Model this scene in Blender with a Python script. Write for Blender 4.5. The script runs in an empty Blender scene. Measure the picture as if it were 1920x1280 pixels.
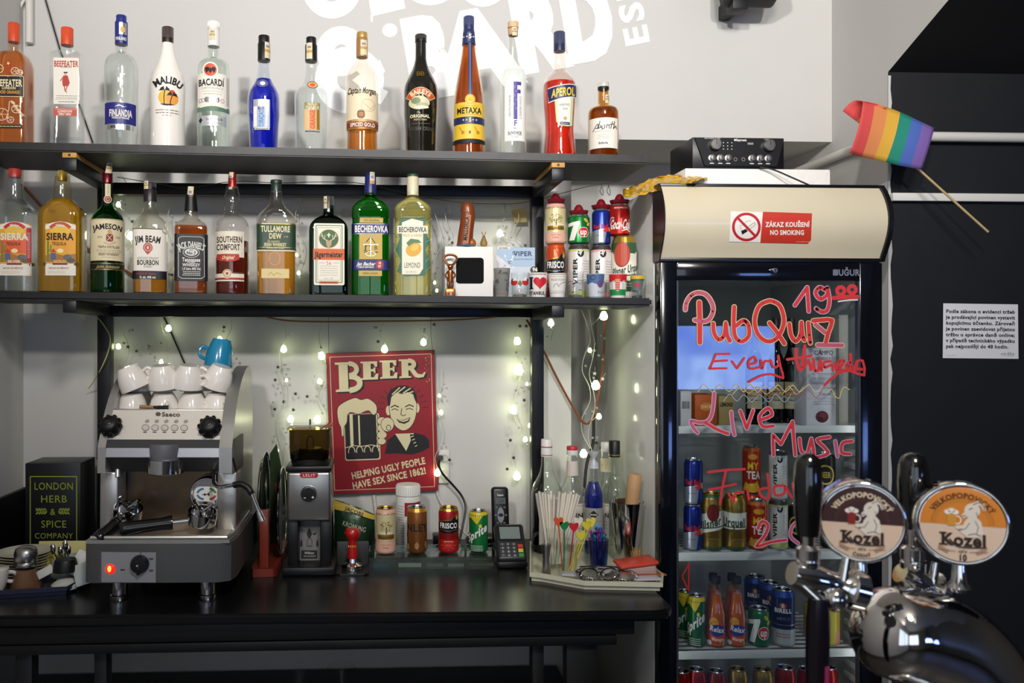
import bpy, bmesh, math, random
from mathutils import Vector, Matrix
R = random.Random(7)
S = bpy.context.scene
COL = S.collection
PI = math.pi

# ------------------------------------------------------------------ camera
F, CX, CY, CZ, YAW = 1560.0, 774.0, 636.0, 1.50, 0.0475
FWD = Vector((math.sin(YAW), math.cos(YAW), 0))
RGT = Vector((math.cos(YAW), -math.sin(YAW), 0))
UPV = Vector((0, 0, 1))
CAM = Vector((0, 0, CZ))
cd = bpy.data.cameras.new('camera')
cd.sensor_fit = 'HORIZONTAL'
cd.sensor_width = 36.0
cd.lens = F / 1920 * 36.0
cd.shift_x = (960 - CX) / 1920
cd.shift_y = (CY - 640) / 1920
cd.clip_start = 0.05
cd.dof.use_dof = True
cd.dof.focus_distance = 2.2
cd.dof.aperture_fstop = 9.0
cam = bpy.data.objects.new('camera', cd)
COL.objects.link(cam)
cam.location = CAM
cam.rotation_euler = (PI / 2, 0, -YAW)
S.camera = cam

# ------------------------------------------------------------------ world, lamps, exposure
w = bpy.data.worlds.new('room_ambient')
S.world = w
w.use_nodes = True
w.node_tree.nodes['Background'].inputs[0].default_value = (0.9, 0.95, 1.0, 1)
w.node_tree.nodes['Background'].inputs[1].default_value = 0.1
S.view_settings.view_transform = 'Standard'
S.view_settings.look = 'None'
S.view_settings.gamma = 1.0
S.view_settings.exposure = 0.0
S.cycles.caustics_reflective = False
S.cycles.caustics_refractive = False
S.cycles.transparent_max_bounces = 32
S.cycles.max_bounces = 14
S.cycles.transmission_bounces = 12
S.cycles.glossy_bounces = 5
S.cycles.sample_clamp_indirect = 6.0


def lamp(name, kind, loc, target, power, col, size=0.2, spot=None, blend=0.5):
    ld = bpy.data.lights.new(name, kind)
    ld.energy = power
    ld.color = col
    if kind == 'AREA':
        ld.shape = 'DISK'
        ld.size = size
    else:
        ld.shadow_soft_size = size
        if kind == 'SPOT':
            ld.spot_size = spot
            ld.spot_blend = blend
    o = bpy.data.objects.new(name, ld)
    COL.objects.link(o)
    o.location = loc
    o.rotation_euler = (Vector(target) - Vector(loc)).to_track_quat('-Z', 'Y').to_euler()
    return o


WARM = (1.0, 0.965, 0.92)
lamp('ceiling_spot', 'SPOT', (0.9, -1.55, 3.0), (0.4, 2.5, 2.75), 255, WARM, 0.09, 0.95, 1.0)
lamp('ceiling_spot', 'SPOT', (-0.85, -1.5, 3.0), (0.35, 2.5, 2.75), 335, WARM, 0.09, 1.1, 1.0)
lamp('ceiling_lamp', 'AREA', (0.45, -0.5, 3.05), (0.55, 2.0, 0.9), 38, WARM, 0.4)

# ------------------------------------------------------------------ picture <-> place


def ray(px, py):
    return FWD + RGT * ((px - CX) / F) + UPV * ((CY - py) / F)


def at(px, py, Y):
    """The point of the place that the photograph shows at pixel (px, py), at distance Y into the room."""
    d = ray(px, py)
    return CAM + d * (Y / d.y)


def mpp(px, Y):
    return Y / ray(px, CY).y / F


class Plane:
    """A slightly sloping horizontal surface through two points of its front edge."""

    def __init__(s, a, b):
        s.k = (b.z - a.z) / (b.x - a.x)
        s.z0 = a.z - s.k * a.x

    def z(s, x):
        return s.z0 + s.k * x

    def hit(s, px, py):
        d = ray(px, py)
        t = (s.z0 - CZ) / (d.z - s.k * d.x)
        return CAM + d * t


YS, YB, YW = 2.13, 2.38, 2.50          # shelf front, shelf back, wall
YREC, YBLK = 2.85, 2.22                # back of the recess, black wall
TOPS = Plane(at(0, 265, YS), at(1218, 290.6, YS))
LOWS = Plane(at(0, 545.5, YS), at(1224, 558.5, YS))
YC = 1.82
CNT = Plane(at(0, 1155, YC), at(900, 1148, YC))

# ------------------------------------------------------------------ materials
MATS = {}


def lin(c):
    if isinstance(c, str):
        c = [int(c[i:i + 2], 16) / 255 for i in (0, 2, 4)]
    return [x / 12.92 if x <= 0.04045 else ((x + 0.055) / 1.055) ** 2.4 for x in c] + [1.0]


def M(col, rough=0.5, metal=0.0, trans=0.0, emit=0.0, ior=1.45, coat=0.0, spec=0.5, noise=None, bump=None, alpha=1.0, name=None):
    """A node material, cached: base colour (hex), roughness, metal, transmission, emission; noise=(scale, amount) varies the colour."""
    key = (col, rough, metal, trans, emit, ior, coat, spec, noise, bump, alpha, name)
    if key in MATS:
        return MATS[key]
    m = bpy.data.materials.new(name or 'paint_' + col)
    MATS[key] = m
    m.use_nodes = True
    nt = m.node_tree
    b = nt.nodes['Principled BSDF']
    c = lin(col)
    b.inputs['Base Color'].default_value = c
    b.inputs['Roughness'].default_value = rough
    b.inputs['Metallic'].default_value = metal
    b.inputs['Transmission Weight'].default_value = trans
    b.inputs['IOR'].default_value = ior
    b.inputs['Coat Weight'].default_value = coat
    b.inputs['Specular IOR Level'].default_value = spec
    b.inputs['Alpha'].default_value = alpha
    if emit:
        b.inputs['Emission Color'].default_value = c
        b.inputs['Emission Strength'].default_value = emit
    if noise or bump:
        tc = nt.nodes.new('ShaderNodeTexCoord')
    if noise:
        n = nt.nodes.new('ShaderNodeTexNoise')
        n.inputs['Scale'].default_value = noise[0]
        n.inputs['Detail'].default_value = 5
        nt.links.new(tc.outputs['Object'], n.inputs['Vector'])
        mx = nt.nodes.new('ShaderNodeMix')
        mx.data_type = 'RGBA'
        a = noise[1]
        mx.inputs[6].default_value = [x * (1 - a) for x in c[:3]] + [1]
        mx.inputs[7].default_value = [min(1, x * (1 + a)) for x in c[:3]] + [1]
        nt.links.new(n.outputs['Fac'], mx.inputs[0])
        nt.links.new(mx.outputs[2], b.inputs['Base Color'])
    if bump:
        n2 = nt.nodes.new('ShaderNodeTexNoise')
        n2.inputs['Scale'].default_value = bump[0]
        n2.inputs['Detail'].default_value = 4
        nt.links.new(tc.outputs['Object'], n2.inputs['Vector'])
        bp = nt.nodes.new('ShaderNodeBump')
        bp.inputs['Strength'].default_value = bump[1]
        bp.inputs['Distance'].default_value = 0.01
        nt.links.new(n2.outputs['Fac'], bp.inputs['Height'])
        nt.links.new(bp.outputs['Normal'], b.inputs['Normal'])
    return m


def glass(col='f6fbf8', rough=0.0, ior=1.52, k=1.0):
    """Thin clear or tinted glass: light passes straight through, the surface reflects by Fresnel."""
    key = ('glass', col, rough, ior, k)
    if key in MATS:
        return MATS[key]
    m = bpy.data.materials.new('glass_' + col)
    MATS[key] = m
    m.use_nodes = True
    nt = m.node_tree
    nt.nodes.remove(nt.nodes['Principled BSDF'])
    out = nt.nodes['Material Output']
    tr = nt.nodes.new('ShaderNodeBsdfTransparent')
    tr.inputs[0].default_value = lin(col)
    gl = nt.nodes.new('ShaderNodeBsdfGlossy')
    gl.inputs['Color'].default_value = (1, 1, 1, 1)
    gl.inputs['Roughness'].default_value = rough
    fr = nt.nodes.new('ShaderNodeFresnel')
    ge = nt.nodes.new('ShaderNodeNewGeometry')      # the far side of a thin wall reflects like the near side
    mr = nt.nodes.new('ShaderNodeMapRange')
    mr.inputs['To Min'].default_value = ior
    mr.inputs['To Max'].default_value = 1 / ior
    nt.links.new(ge.outputs['Backfacing'], mr.inputs['Value'])
    nt.links.new(mr.outputs[0], fr.inputs[0])
    mu = nt.nodes.new('ShaderNodeMath')
    mu.operation = 'MULTIPLY'
    mu.use_clamp = True
    mu.inputs[1].default_value = k
    nt.links.new(fr.outputs[0], mu.inputs[0])
    mx = nt.nodes.new('ShaderNodeMixShader')
    nt.links.new(mu.outputs[0], mx.inputs[0])
    nt.links.new(tr.outputs[0], mx.inputs[1])
    nt.links.new(gl.outputs[0], mx.inputs[2])
    nt.links.new(mx.outputs[0], out.inputs[0])
    return m


def liquid(col, ior=1.3, rough=0.0, cloudy=0.4):
    """A drink: mostly clear and refracting, a little light scatters in it. Colourless spirits let everything through."""
    c = lin(col)
    if min(c[:3]) > .75:
        return glass(col, ior=1.13)
    return M(col, rough, 0, 1.0 - cloudy, ior=ior, name='liquid_' + col)


WHITE = M('eeebe4', 0.5)
PAPER = M('efe9dc', 0.6)
CREAM = M('e6d7ae', 0.55)
BLACK = M('0c0c0e', 0.45)
INK = M('141416', 0.6)
SATIN = M('1b1b1d', 0.42, noise=(14, 0.35))
RED = M('c8281f', 0.45)
NAVY = M('1c2460', 0.4)
GOLD = M('c9a24a', 0.32, 0.85)
DGOLD = M('a8823a', 0.5)
CHROME = M('e4e4e6', 0.05, 1.0)
STEEL = M('b9b6b0', 0.3, 1.0, noise=(30, 0.08))
SILVER = M('c9c9cc', 0.25, 0.9)
CLEAR = glass('fdfefe')
WALLM = M('cbc9c6', 0.85, noise=(3.5, 0.035), bump=(9, 0.12), name='wall_paint')

# ------------------------------------------------------------------ mesh tools


def tag(o, label=None, cat=None, group=None, kind=None):
    if label:
        o['label'] = label
    if cat:
        o['category'] = cat
    if group:
        o['group'] = group
    if kind:
        o['kind'] = kind
    return o


def thing(name, label, cat, loc, rot=0.0, group=None):
    o = bpy.data.objects.new(name, None)
    o.empty_display_size = 0.05
    COL.objects.link(o)
    o.location = loc
    o.rotation_euler = (0, 0, rot) if not hasattr(rot, '__len__') else rot
    return tag(o, label, cat, group)


def copy_tree(o, parent=None):
    c = o.copy()
    COL.objects.link(c)
    c.parent = parent
    for ch in list(o.children):
        copy_tree(ch, c)
    return c


def fc(p):
    """Turn about Z so that local -Y looks at the camera."""
    return -math.atan2(p.x, p.y)


class MB:
    """Collects shapes and links them as ONE mesh object."""

    def __init__(s):
        s.v, s.f, s.fm, s.mats = [], [], [], []

    def mi(s, m):
        if m not in s.mats:
            s.mats.append(m)
        return s.mats.index(m)

    def add(s, vs, fs, m):
        n = len(s.v)
        i = s.mi(m)
        s.v += [tuple(v) for v in vs]
        s.f += [tuple(n + k for k in f) for f in fs]
        s.fm += [i] * len(fs)
        return s

    def bm(s, b, m):
        b.verts.index_update()
        s.add([v.co[:] for v in b.verts], [[v.index for v in f.verts] for f in b.faces], m)
        b.free()
        return s

    def box(s, a, b, m, bev=0.0, seg=2, xf=None):
        lo = Vector([min(p, q) for p, q in zip(a, b)])
        hi = Vector([max(p, q) for p, q in zip(a, b)])
        g = bmesh.new()
        bmesh.ops.create_cube(g, size=1.0)
        for v in g.verts:
            v.co = Vector([(lo[i] + hi[i]) / 2 + v.co[i] * (hi[i] - lo[i]) for i in range(3)])
        if bev:
            bmesh.ops.bevel(g, geom=g.edges[:], offset=min(bev, 0.49 * min(hi - lo)), segments=seg, affect='EDGES', profile=0.5)
        if xf:
            bmesh.ops.transform(g, matrix=xf, verts=g.verts[:])
        return s.bm(g, m)

    def lathe(s, prof, m, n=28, c=(0, 0, 0), sq=None, cap0=True, cap1=True, axis=None):
        """prof: (radius, height) bottom to top; sq=(depth ratio, exponent, neck radius) squares the section below the neck."""
        vs, fs = [], []
        rmax = max(p[0] for p in prof)
        for r, z in prof:
            f = 0.0
            if sq:
                f = min(1.0, max(0.0, (r - sq[2]) / max(1e-6, rmax - sq[2])))
                f = f * f * (3 - 2 * f)
            for k in range(n):
                t = 2 * PI * (k + 0.5) / n
                ct, st = math.cos(t), math.sin(t)
                if f > 0:
                    e = 2.0 / (2.0 + (sq[1] - 2.0) * f)
                    ct = math.copysign(abs(ct) ** e, ct)
                    st = math.copysign(abs(st) ** e, st) * (1 + (sq[0] - 1) * f)
                vs.append((r * ct, r * st, z))
        for i in range(len(prof) - 1):
            for k in range(n):
                k2 = (k + 1) % n
                fs.append((i * n + k, i * n + k2, (i + 1) * n + k2, (i + 1) * n + k))
        if cap0:
            fs.append(tuple(range(n - 1, -1, -1)))
        if cap1:
            fs.append(tuple((len(prof) - 1) * n + k for k in range(n)))
        if axis is not None:
            q = Vector((0, 0, 1)).rotation_difference(Vector(axis).normalized())
            vs = [q @ Vector(v) for v in vs]
        c = Vector(c)
        return s.add([Vector(v) + c for v in vs], fs, m)

    def cyl(s, a, b, r, m, r2=None, n=16, cap=True):
        a, b = Vector(a), Vector(b)
        return s.lathe([(r, 0), (r if r2 is None else r2, (b - a).length)], m, n, a, None, cap, cap, b - a)

    def ball(s, c, r, m, sc=(1, 1, 1), n=12, k=8, rot=None):
        vs, fs = [], []
        for i in range(k + 1):
            t = PI * i / k
            for j in range(n):
                p = 2 * PI * j / n
                v = Vector((math.sin(t) * math.cos(p) * r * sc[0], math.sin(t) * math.sin(p) * r * sc[1], -math.cos(t) * r * sc[2]))
                if rot:
                    v = rot @ v
                vs.append(v + Vector(c))
        for i in range(k):
            for j in range(n):
                j2 = (j + 1) % n
                fs.append((i * n + j, i * n + j2, (i + 1) * n + j2, (i + 1) * n + j))
        return s.add(vs, fs, m)

    def tube(s, pts, r, m, n=8, closed=False, rs=None):
        pts = [Vector(p) for p in pts]
        vs, fs = [], []
        L = len(pts)
        nrm = None
        for i, p in enumerate(pts):
            if closed:
                t = pts[(i + 1) % L] - pts[i - 1]
            else:
                t = pts[min(i + 1, L - 1)] - pts[max(i - 1, 0)]
            t.normalize()
            if nrm is None:
                nrm = t.orthogonal().normalized()
            nrm = (nrm - t * nrm.dot(t))
            nrm = nrm.normalized() if nrm.length > 1e-6 else t.orthogonal().normalized()
            bn = t.cross(nrm)
            rr = rs[i] if rs else r
            for k in range(n):
                a = 2 * PI * k / n
                vs.append(p + nrm * (math.cos(a) * rr) + bn * (math.sin(a) * rr))
        for i in range(L if closed else L - 1):
            i2 = (i + 1) % L
            for k in range(n):
                k2 = (k + 1) % n
                fs.append((i * n + k, i * n + k2, i2 * n + k2, i2 * n + k))
        if not closed:
            fs.append(tuple(range(n - 1, -1, -1)))
            fs.append(tuple((L - 1) * n + k for k in range(n)))
        return s.add(vs, fs, m)

    def prism(s, poly, a, b, m, ax='x'):
        """poly in the plane across axis ax, extruded from a to b: ax x -> (y,z), y -> (x,z), z -> (x,y)."""
        def P(u, v, t):
            return {'x': (t, u, v), 'y': (u, t, v), 'z': (u, v, t)}[ax]
        n = len(poly)
        vs = [P(u, v, a) for u, v in poly] + [P(u, v, b) for u, v in poly]
        fs = [tuple(range(n)), tuple(range(2 * n - 1, n - 1, -1))]
        fs += [(i, i + n, (i + 1) % n + n, (i + 1) % n) for i in range(n)]
        return s.add(vs, fs, m)

    def build(s, name, parent=None, label=None, cat=None, group=None, kind=None, loc=None, rot=None, ang=0.7, fix=True):
        me = bpy.data.meshes.new(name)
        me.from_pydata([tuple(v) for v in s.v], [], s.f)
        for m in s.mats:
            me.materials.append(m)
        me.polygons.foreach_set('material_index', s.fm)
        if fix:
            g = bmesh.new()
            g.from_mesh(me)
            bmesh.ops.recalc_face_normals(g, faces=g.faces[:])
            g.to_mesh(me)
            g.free()
        me.polygons.foreach_set('use_smooth', [True] * len(me.polygons))
        me.set_sharp_from_angle(angle=ang)
        me.update()
        o = bpy.data.objects.new(name, me)
        COL.objects.link(o)
        o.parent = parent
        if loc is not None:
            o.location = loc
        if rot is not None:
            o.rotation_euler = rot
        return tag(o, label, cat, group, kind)


def smooth(pts, n=4, closed=False):
    """Catmull-Rom through points of any dimension."""
    P = [Vector(p) for p in pts]
    L = len(P)
    out = []
    for i in range(L if closed else L - 1):
        if closed:
            a, b, c, d = P[i - 1], P[i], P[(i + 1) % L], P[(i + 2) % L]
        else:
            a, b, c, d = P[max(i - 1, 0)], P[i], P[i + 1], P[min(i + 2, L - 1)]
        for k in range(n):
            t = k / n
            out.append(0.5 * (2 * b + (c - a) * t + (2 * a - 5 * b + 4 * c - d) * t * t + (3 * b - a - 3 * c + d) * t ** 3))
    if not closed:
        out.append(P[-1])
    return out


def mono(prof, n=4):
    """Monotone cubic refinement of a profile [(y, r)] with y increasing."""
    N = len(prof)
    if N < 3:
        return list(prof)
    d = [(prof[i + 1][1] - prof[i][1]) / max(1e-9, prof[i + 1][0] - prof[i][0]) for i in range(N - 1)]
    m = [d[0]] + [0 if d[i - 1] * d[i] <= 0 else 2 * d[i - 1] * d[i] / (d[i - 1] + d[i]) for i in range(1, N - 1)] + [d[-1]]
    out = []
    for i in range(N - 1):
        h = prof[i + 1][0] - prof[i][0]
        for k in range(n):
            t = k / n
            out.append((prof[i][0] + h * t, (2 * t ** 3 - 3 * t * t + 1) * prof[i][1] + (t ** 3 - 2 * t * t + t) * h * m[i] + (-2 * t ** 3 + 3 * t * t) * prof[i + 1][1] + (t ** 3 - t * t) * h * m[i + 1]))
    out.append(prof[-1])
    return out


# ------------------------------------------------------------------ lettering
_fc = bpy.data.curves.new('lettering', 'FONT')
_fo = bpy.data.objects.new('lettering', _fc)
COL.objects.link(_fo)
_fc.size = 1.0
_fc.resolution_u = 3
GLY = {}


def _eval(body, off):
    _fc.body = body
    _fc.offset = off
    dg = bpy.context.evaluated_depsgraph_get()
    dg.update()
    e = _fo.evaluated_get(dg)
    me = bpy.data.meshes.new_from_object(e)
    vs = [(v.co.x, v.co.y) for v in me.vertices]
    fs = [tuple(p.vertices) for p in me.polygons]
    bpy.data.meshes.remove(me)
    return vs, fs


_iv, _ = _eval('I', 0)
_IX0, _IX1, CAPH = min(v[0] for v in _iv), max(v[0] for v in _iv), max(v[1] for v in _iv)
for _ch in 'ABCDEFGHIJKLMNOPQRSTUVWXYZabcdefghijklmnopqrstuvwxyz0123456789.,:;!?&\'-+*/%ÍÁÉÝČĚŘŽŠŇÇäöáéíýčěřžšňúůđĞ©°"#':
    for _b, _off in ((0, 0.0), (1, 0.034)):
        _vs, _fs = _eval(_ch, _off)
        if _b == 0:
            _v2, _ = _eval(_ch + 'I', 0)
            _adv = max(v[0] for v in _v2) - _IX1
            GLY[_ch] = _adv / CAPH
        GLY[(_ch, _b)] = ([(x / CAPH, y / CAPH) for x, y in _vs], _fs)
GLY[' '] = 0.38
bpy.data.objects.remove(_fo)


def text_width(t, sp=0.0):
    return sum(GLY.get(c, 0.6) + sp for c in t) - sp


class Flat:
    """Flat artwork in the photograph's pixel frame (x right, y down) or any other 2-D frame; later laid onto a surface."""

    def __init__(s, flip=True):
        s.it = []
        s.flip = flip

    def raw(s, vs, fs, m, lay):
        s.it.append((vs, fs, m, lay))

    def poly(s, pts, m, lay=1):
        s.raw([tuple(p)[:2] for p in pts], [tuple(range(len(pts)))], m, lay)
        return s

    def rect(s, x0, y0, x1, y1, m, lay=1, r=0):
        if r:
            pts = []
            for cx, cy, a in ((x1 - r, y1 - r, 0), (x0 + r, y1 - r, 90), (x0 + r, y0 + r, 180), (x1 - r, y0 + r, 270)):
                pts += [(cx + r * math.cos(math.radians(a + k * 22.5)), cy + r * math.sin(math.radians(a + k * 22.5))) for k in range(5)]
            return s.poly(pts, m, lay)
        return s.poly([(x0, y0), (x1, y0), (x1, y1), (x0, y1)], m, lay)

    def ell(s, cx, cy, rx, ry, m, lay=1, n=24, rot=0):
        c, q = math.cos(rot), math.sin(rot)
        return s.poly([(cx + rx * math.cos(t) * c - ry * math.sin(t) * q, cy + rx * math.cos(t) * q + ry * math.sin(t) * c) for t in [2 * PI * k / n for k in range(n)]], m, lay)

    def stroke(s, pts, wd, m, lay=1, closed=False, rnd=True):
        P = [Vector(p) for p in pts]
        if closed:
            P.append(P[0])
        for a, b in zip(P[:-1], P[1:]):
            d = b - a
            if d.length < 1e-6:
                continue
            d.normalize()
            n = Vector((-d.y, d.x)) * (wd / 2)
            s.poly([a + n, b + n, b - n, a - n], m, lay)
        if rnd:
            for p in P:
                s.ell(p.x, p.y, wd / 2, wd / 2, m, lay + 0.01 * (hash((round(p.x, 2), round(p.y, 2))) % 7) / 7 + 0.02, 10)
        return s

    def ring(s, cx, cy, rx, ry, wd, m, lay=1, n=28, a0=0.0, a1=2 * PI):
        vs, fs = [], []
        full = abs(a1 - a0) > 6.28
        K = n if full else n + 1
        for k in range(K):
            t = a0 + (a1 - a0) * k / n
            vs += [(cx + (rx - wd / 2) * math.cos(t), cy + (ry - wd / 2) * math.sin(t)), (cx + (rx + wd / 2) * math.cos(t), cy + (ry + wd / 2) * math.sin(t))]
        for k in range(n):
            k2 = (k + 1) % K
            fs.append((2 * k, 2 * k + 1, 2 * k2 + 1, 2 * k2))
        s.raw(vs, fs, m, lay)
        return s

    def star(s, cx, cy, r, m, lay=1, k=5):
        return s.poly([(cx + (r if i % 2 == 0 else r * 0.42) * math.sin(PI * i / k), cy - (r if i % 2 == 0 else r * 0.42) * math.cos(PI * i / k)) for i in range(2 * k)], m, lay)

    def t(s, txt, cx, cy, h, m, w=None, b=0, sh=0.0, lay=2, rot=0.0, arc=None, sp=0.06):
        """txt centred at (cx, cy) with capitals h high, fitted to width w; sh slants it, rot turns it, arc=r bends it (r>0 rises in the middle)."""
        W = max(text_width(txt, sp), 1e-6)
        kx = h if w is None else w / W
        x = -W * kx / 2
        sy = -1 if s.flip else 1
        for ch in txt:
            g = GLY.get((ch, b))
            if g:
                vs = []
                for gx, gy in g[0]:
                    u, v = x + gx * kx + sh * (gy - 0.5) * h, (gy - 0.5) * h
                    if arc:
                        mid = x + GLY[ch] * kx / 2
                        a = mid / arc
                        du = u - mid
                        u = (arc) * math.sin(a) + du * math.cos(a) + v * math.sin(a)
                        v = (arc) * (math.cos(a) - 1) - du * math.sin(a) + v * math.cos(a)
                    v *= sy
                    if rot:
                        u, v = u * math.cos(rot) - v * math.sin(rot), u * math.sin(rot) + v * math.cos(rot)
                    vs.append((cx + u, cy + v))
                if vs:
                    s.raw(vs, g[1], m, lay)
            x += (GLY.get(ch, 0.6) + sp) * kx
        return s

    def lines(s, x0, x1, y0, dy, n, m, wd=0.6, lay=2):
        """Rows of print too small to read, as broken rules."""
        for i in range(n):
            x = x0 + R.uniform(0, (x1 - x0) * 0.08)
            while x < x1:
                l = R.uniform(0.06, 0.16) * (x1 - x0)
                s.rect(x, y0 + i * dy - wd / 2, min(x1, x + l), y0 + i * dy + wd / 2, m, lay)
                x += l + 0.025 * (x1 - x0)
        return s

    def build(s, name, parent, fn, step=None, vstep=None, label=None, **kw):
        """fn(x, y, layer) -> point; step/vstep cut the artwork so it can bend."""
        mats, V, FC, FM = [], [], [], []
        for vs, fs, m, lay in s.it:
            if m not in mats:
                mats.append(m)
            n = len(V)
            V += [(x, y, lay) for x, y in vs]
            FC += [tuple(n + k for k in f) for f in fs]
            FM += [mats.index(m)] * len(fs)
        me = bpy.data.meshes.new(name)
        me.from_pydata(V, [], FC)
        for m in mats:
            me.materials.append(m)
        me.polygons.foreach_set('material_index', FM)
        g = bmesh.new()
        g.from_mesh(me)
        for f in g.faces:
            f.normal_update()
        for ax, st in ((0, step), (1, vstep)):
            if not st:
                continue
            lo = min(v.co[ax] for v in g.verts)
            hi = max(v.co[ax] for v in g.verts)
            k = math.floor(lo / st) + 1
            while k * st < hi:
                co, no = Vector((0, 0, 0)), Vector((0, 0, 0))
                co[ax] = k * st
                no[ax] = 1
                bmesh.ops.bisect_plane(g, geom=g.verts[:] + g.edges[:] + g.faces[:], dist=1e-5, plane_co=co, plane_no=no)
                k += 1
        for v in g.verts:
            v.co = fn(v.co.x, v.co.y, v.co.z)
        g.to_mesh(me)
        g.free()
        me.polygons.foreach_set('use_smooth', [False] * len(me.polygons))
        o = bpy.data.objects.new(name, me)
        COL.objects.link(o)
        o.parent = parent
        return tag(o, label, **kw)


def onto(Y, loc=(0, 0, 0), lift=0.0004):
    """Lay artwork drawn in photograph pixels flat on the upright plane at distance Y, facing the room."""
    L = Vector(loc)
    return lambda x, y, l: at(x, y, Y) - L + Vector((0, -lift * l, 0))

# ------------------------------------------------------------------ the room
XL = at(44, 700, YW).x
XN = at(1071, 400, YW).x
XR = at(1665, 400, YBLK).x
XE, YRR, ZT = 3.6, -3.4, 3.15
ZS = at(1300, 263, YW).z
ZC = at(1668, 135, YBLK).z


def struct(b, name, **k):
    return b.build(name, kind='structure', **k)


b = MB()
b.box((XL - .1, YW, 0), (XN, 3.0, ZT), WALLM)
b.box((XN, YW, ZS), (XR + .02, 3.0, ZT), WALLM)
b.box((XN, YREC, 0), (XR + .02, 3.0, ZS), WALLM)
struct(b, 'wall_back')
b = MB()
b.box((XL - .1, YRR, 0), (XL, YW, ZT), WALLM)
struct(b, 'wall_left')
BLKW = M('17181b', 0.6, noise=(5, 0.25), bump=(14, 0.15), name='black_wall_paint')
prof = [(3.0, 0), (YBLK, 0), (YBLK, ZC), (1.98, at(1763, 0, 1.98).z), (1.45, at(1763, 0, 1.98).z + .23), (1.45, ZT), (3.0, ZT)]
b = MB()
n = len(prof)
vs = [(XR, y, z) for y, z in prof] + [(XE, y, z) for y, z in prof]
b.add(vs, [tuple(range(n)), tuple(range(2 * n - 1, n - 1, -1))], WALLM)
b.add(vs, [(i, i + n, (i + 1) % n + n, (i + 1) % n) for i in range(n)], BLKW)
rag = [(XR + .0, 0), (XR + .0, ZC - .01)]
k = 60
rag += [(XR + .009 + R.uniform(-.004, .004), ZC - .01 - (ZC - .01) * i / k) for i in range(k + 1)]
b.prism(rag, YBLK - .0015, YBLK + .001, WALLM, 'y')
struct(b, 'wall_right', fix=False)
b = MB().box((XL - .1, YRR, -.05), (XE, 3.0, 0), M('3a332c', 0.5, noise=(6, 0.2)))
struct(b, 'floor')
b = MB().box((XL - .1, YRR, ZT), (XE, 3.0, ZT + .05), M('b9b4ab', 0.8))
struct(b, 'ceiling')
b = MB().box((XL - .1, YRR - .1, 0), (XE, YRR, ZT), M('8d877e', 0.8, noise=(2, 0.2)))
struct(b, 'wall_rear')
b = MB().box((XE, YRR, 0), (XE + .1, 3.0, ZT), M('58544e', 0.8))
struct(b, 'wall_side')
# added rear window, out of view: it lights the room and shows in the chrome
b = MB()
for x0, x1 in ((-.95, -.03), (.02, .95)):
    b.box((x0, YRR + .01, .95), (x1, YRR + .02, 2.5), M('dce8f6', emit=1.8, name='rear_fill_glow'))
for a_, c_ in (((-1.0, .9), (1.0, .95)), ((-1.0, 2.5), (1.0, 2.55)), ((-1.0, .95), (-.95, 2.5)), ((.95, .95), (1.0, 2.5)), ((-.03, .95), (.02, 2.5))):
    b.box((a_[0], YRR + .005, a_[1]), (c_[0], YRR + .06, c_[1]), WHITE)
struct(b, 'added_window_rear')
b = MB()  # second added window, unseen on the left wall, for fill and chrome reflections
for y0, y1 in ((-2.7, -1.75), (-1.7, -.75)):
    b.box((XL + .01, y0, .95), (XL + .02, y1, 2.4), M('d6e3f4', emit=1.5, name='left_fill_glow'))
for y0, y1, z0, z1 in ((-2.75, -.7, .9, .95), (-2.75, -.7, 2.4, 2.45), (-2.75, -2.7, .95, 2.4), (-.75, -.7, .95, 2.4), (-1.75, -1.7, .95, 2.4)):
    b.box((XL + .003, y0, z0), (XL + .05, y1, z1), WHITE)
struct(b, 'added_window_left')
SCR = M('5f8cff', .5, emit=9.0, noise=(3.2, .9), name='screen_glow')
_nt = SCR.node_tree
_nt.links.new(_nt.nodes['Mix'].outputs[2], _nt.nodes['Principled BSDF'].inputs['Emission Color'])
_nt.nodes['Mix'].inputs[6].default_value = (.02, .08, .7, 1)
_nt.nodes['Mix'].inputs[7].default_value = (.36, .56, 1, 1)
_nt.nodes['Noise Texture'].inputs['Detail'].default_value = 1
# the bright blue-white screen at the back of the room, seen again in the fridge door
t = thing('television', 'wall television with a glowing blue picture behind the photographer', 'television', (2.85, -2.5, 1.36))
MB().box((-.5, -.04, -.3), (.5, -.001, .3), BLACK, .01).build('housing', t)
MB().box((-.47, 0, -.27), (.46, .004, .25), SCR).build('screen', t)
MB().box((-.06, -.35, -.06), (.06, -.04, .06), BLACK).build('bracket', t)
MB().box((-.04, -.88, -.04), (.04, -.35, .04), BLACK).build('arm', t)

# pipes and trunking
PIPE = M('d9d6cf', 0.45)
zp = at(1752, 255, 2.195).z
b = MB()
b.tube([(3.55, 2.203, zp), (XR + .06, 2.203, zp), (XR + .01, 2.205, zp), (XR - .012, 2.225, zp), (XR - .015, 2.27, zp), (XR - .015, 2.84, zp)], .0135, PIPE, 12)
b.build('water_pipe', label='white pipe crossing the black wall and turning into the recess', cat='pipe')
b = MB()
z0, z1 = at(1700, 377, 2.21).z, at(1700, 362, 2.21).z
b.box((XR + .004, 2.203, z0), (3.5, 2.22, z1), M('dfdcd6', 0.5), .002)
b.build('trim_1', kind='structure')
x0 = at(55, 40, YW - .015).x
b = MB()
b.tube([(x0, YW - .014, 3.14), (x0, YW - .014, at(55, 84, YW).z)], .011, PIPE, 10)
b.build('conduit', label='grey vertical pipe stub on the wall at the top left', cat='pipe')
b = MB()
b.tube([at(52, -12, 2.485), at(24, 38, 2.485), at(-3, 80, 2.485)], .0045, PIPE, 8)
b.build('white_cable', label='white cable slanting down the wall at the top left corner', cat='cable')
BW = M('1c1c1e', 0.5)
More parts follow.
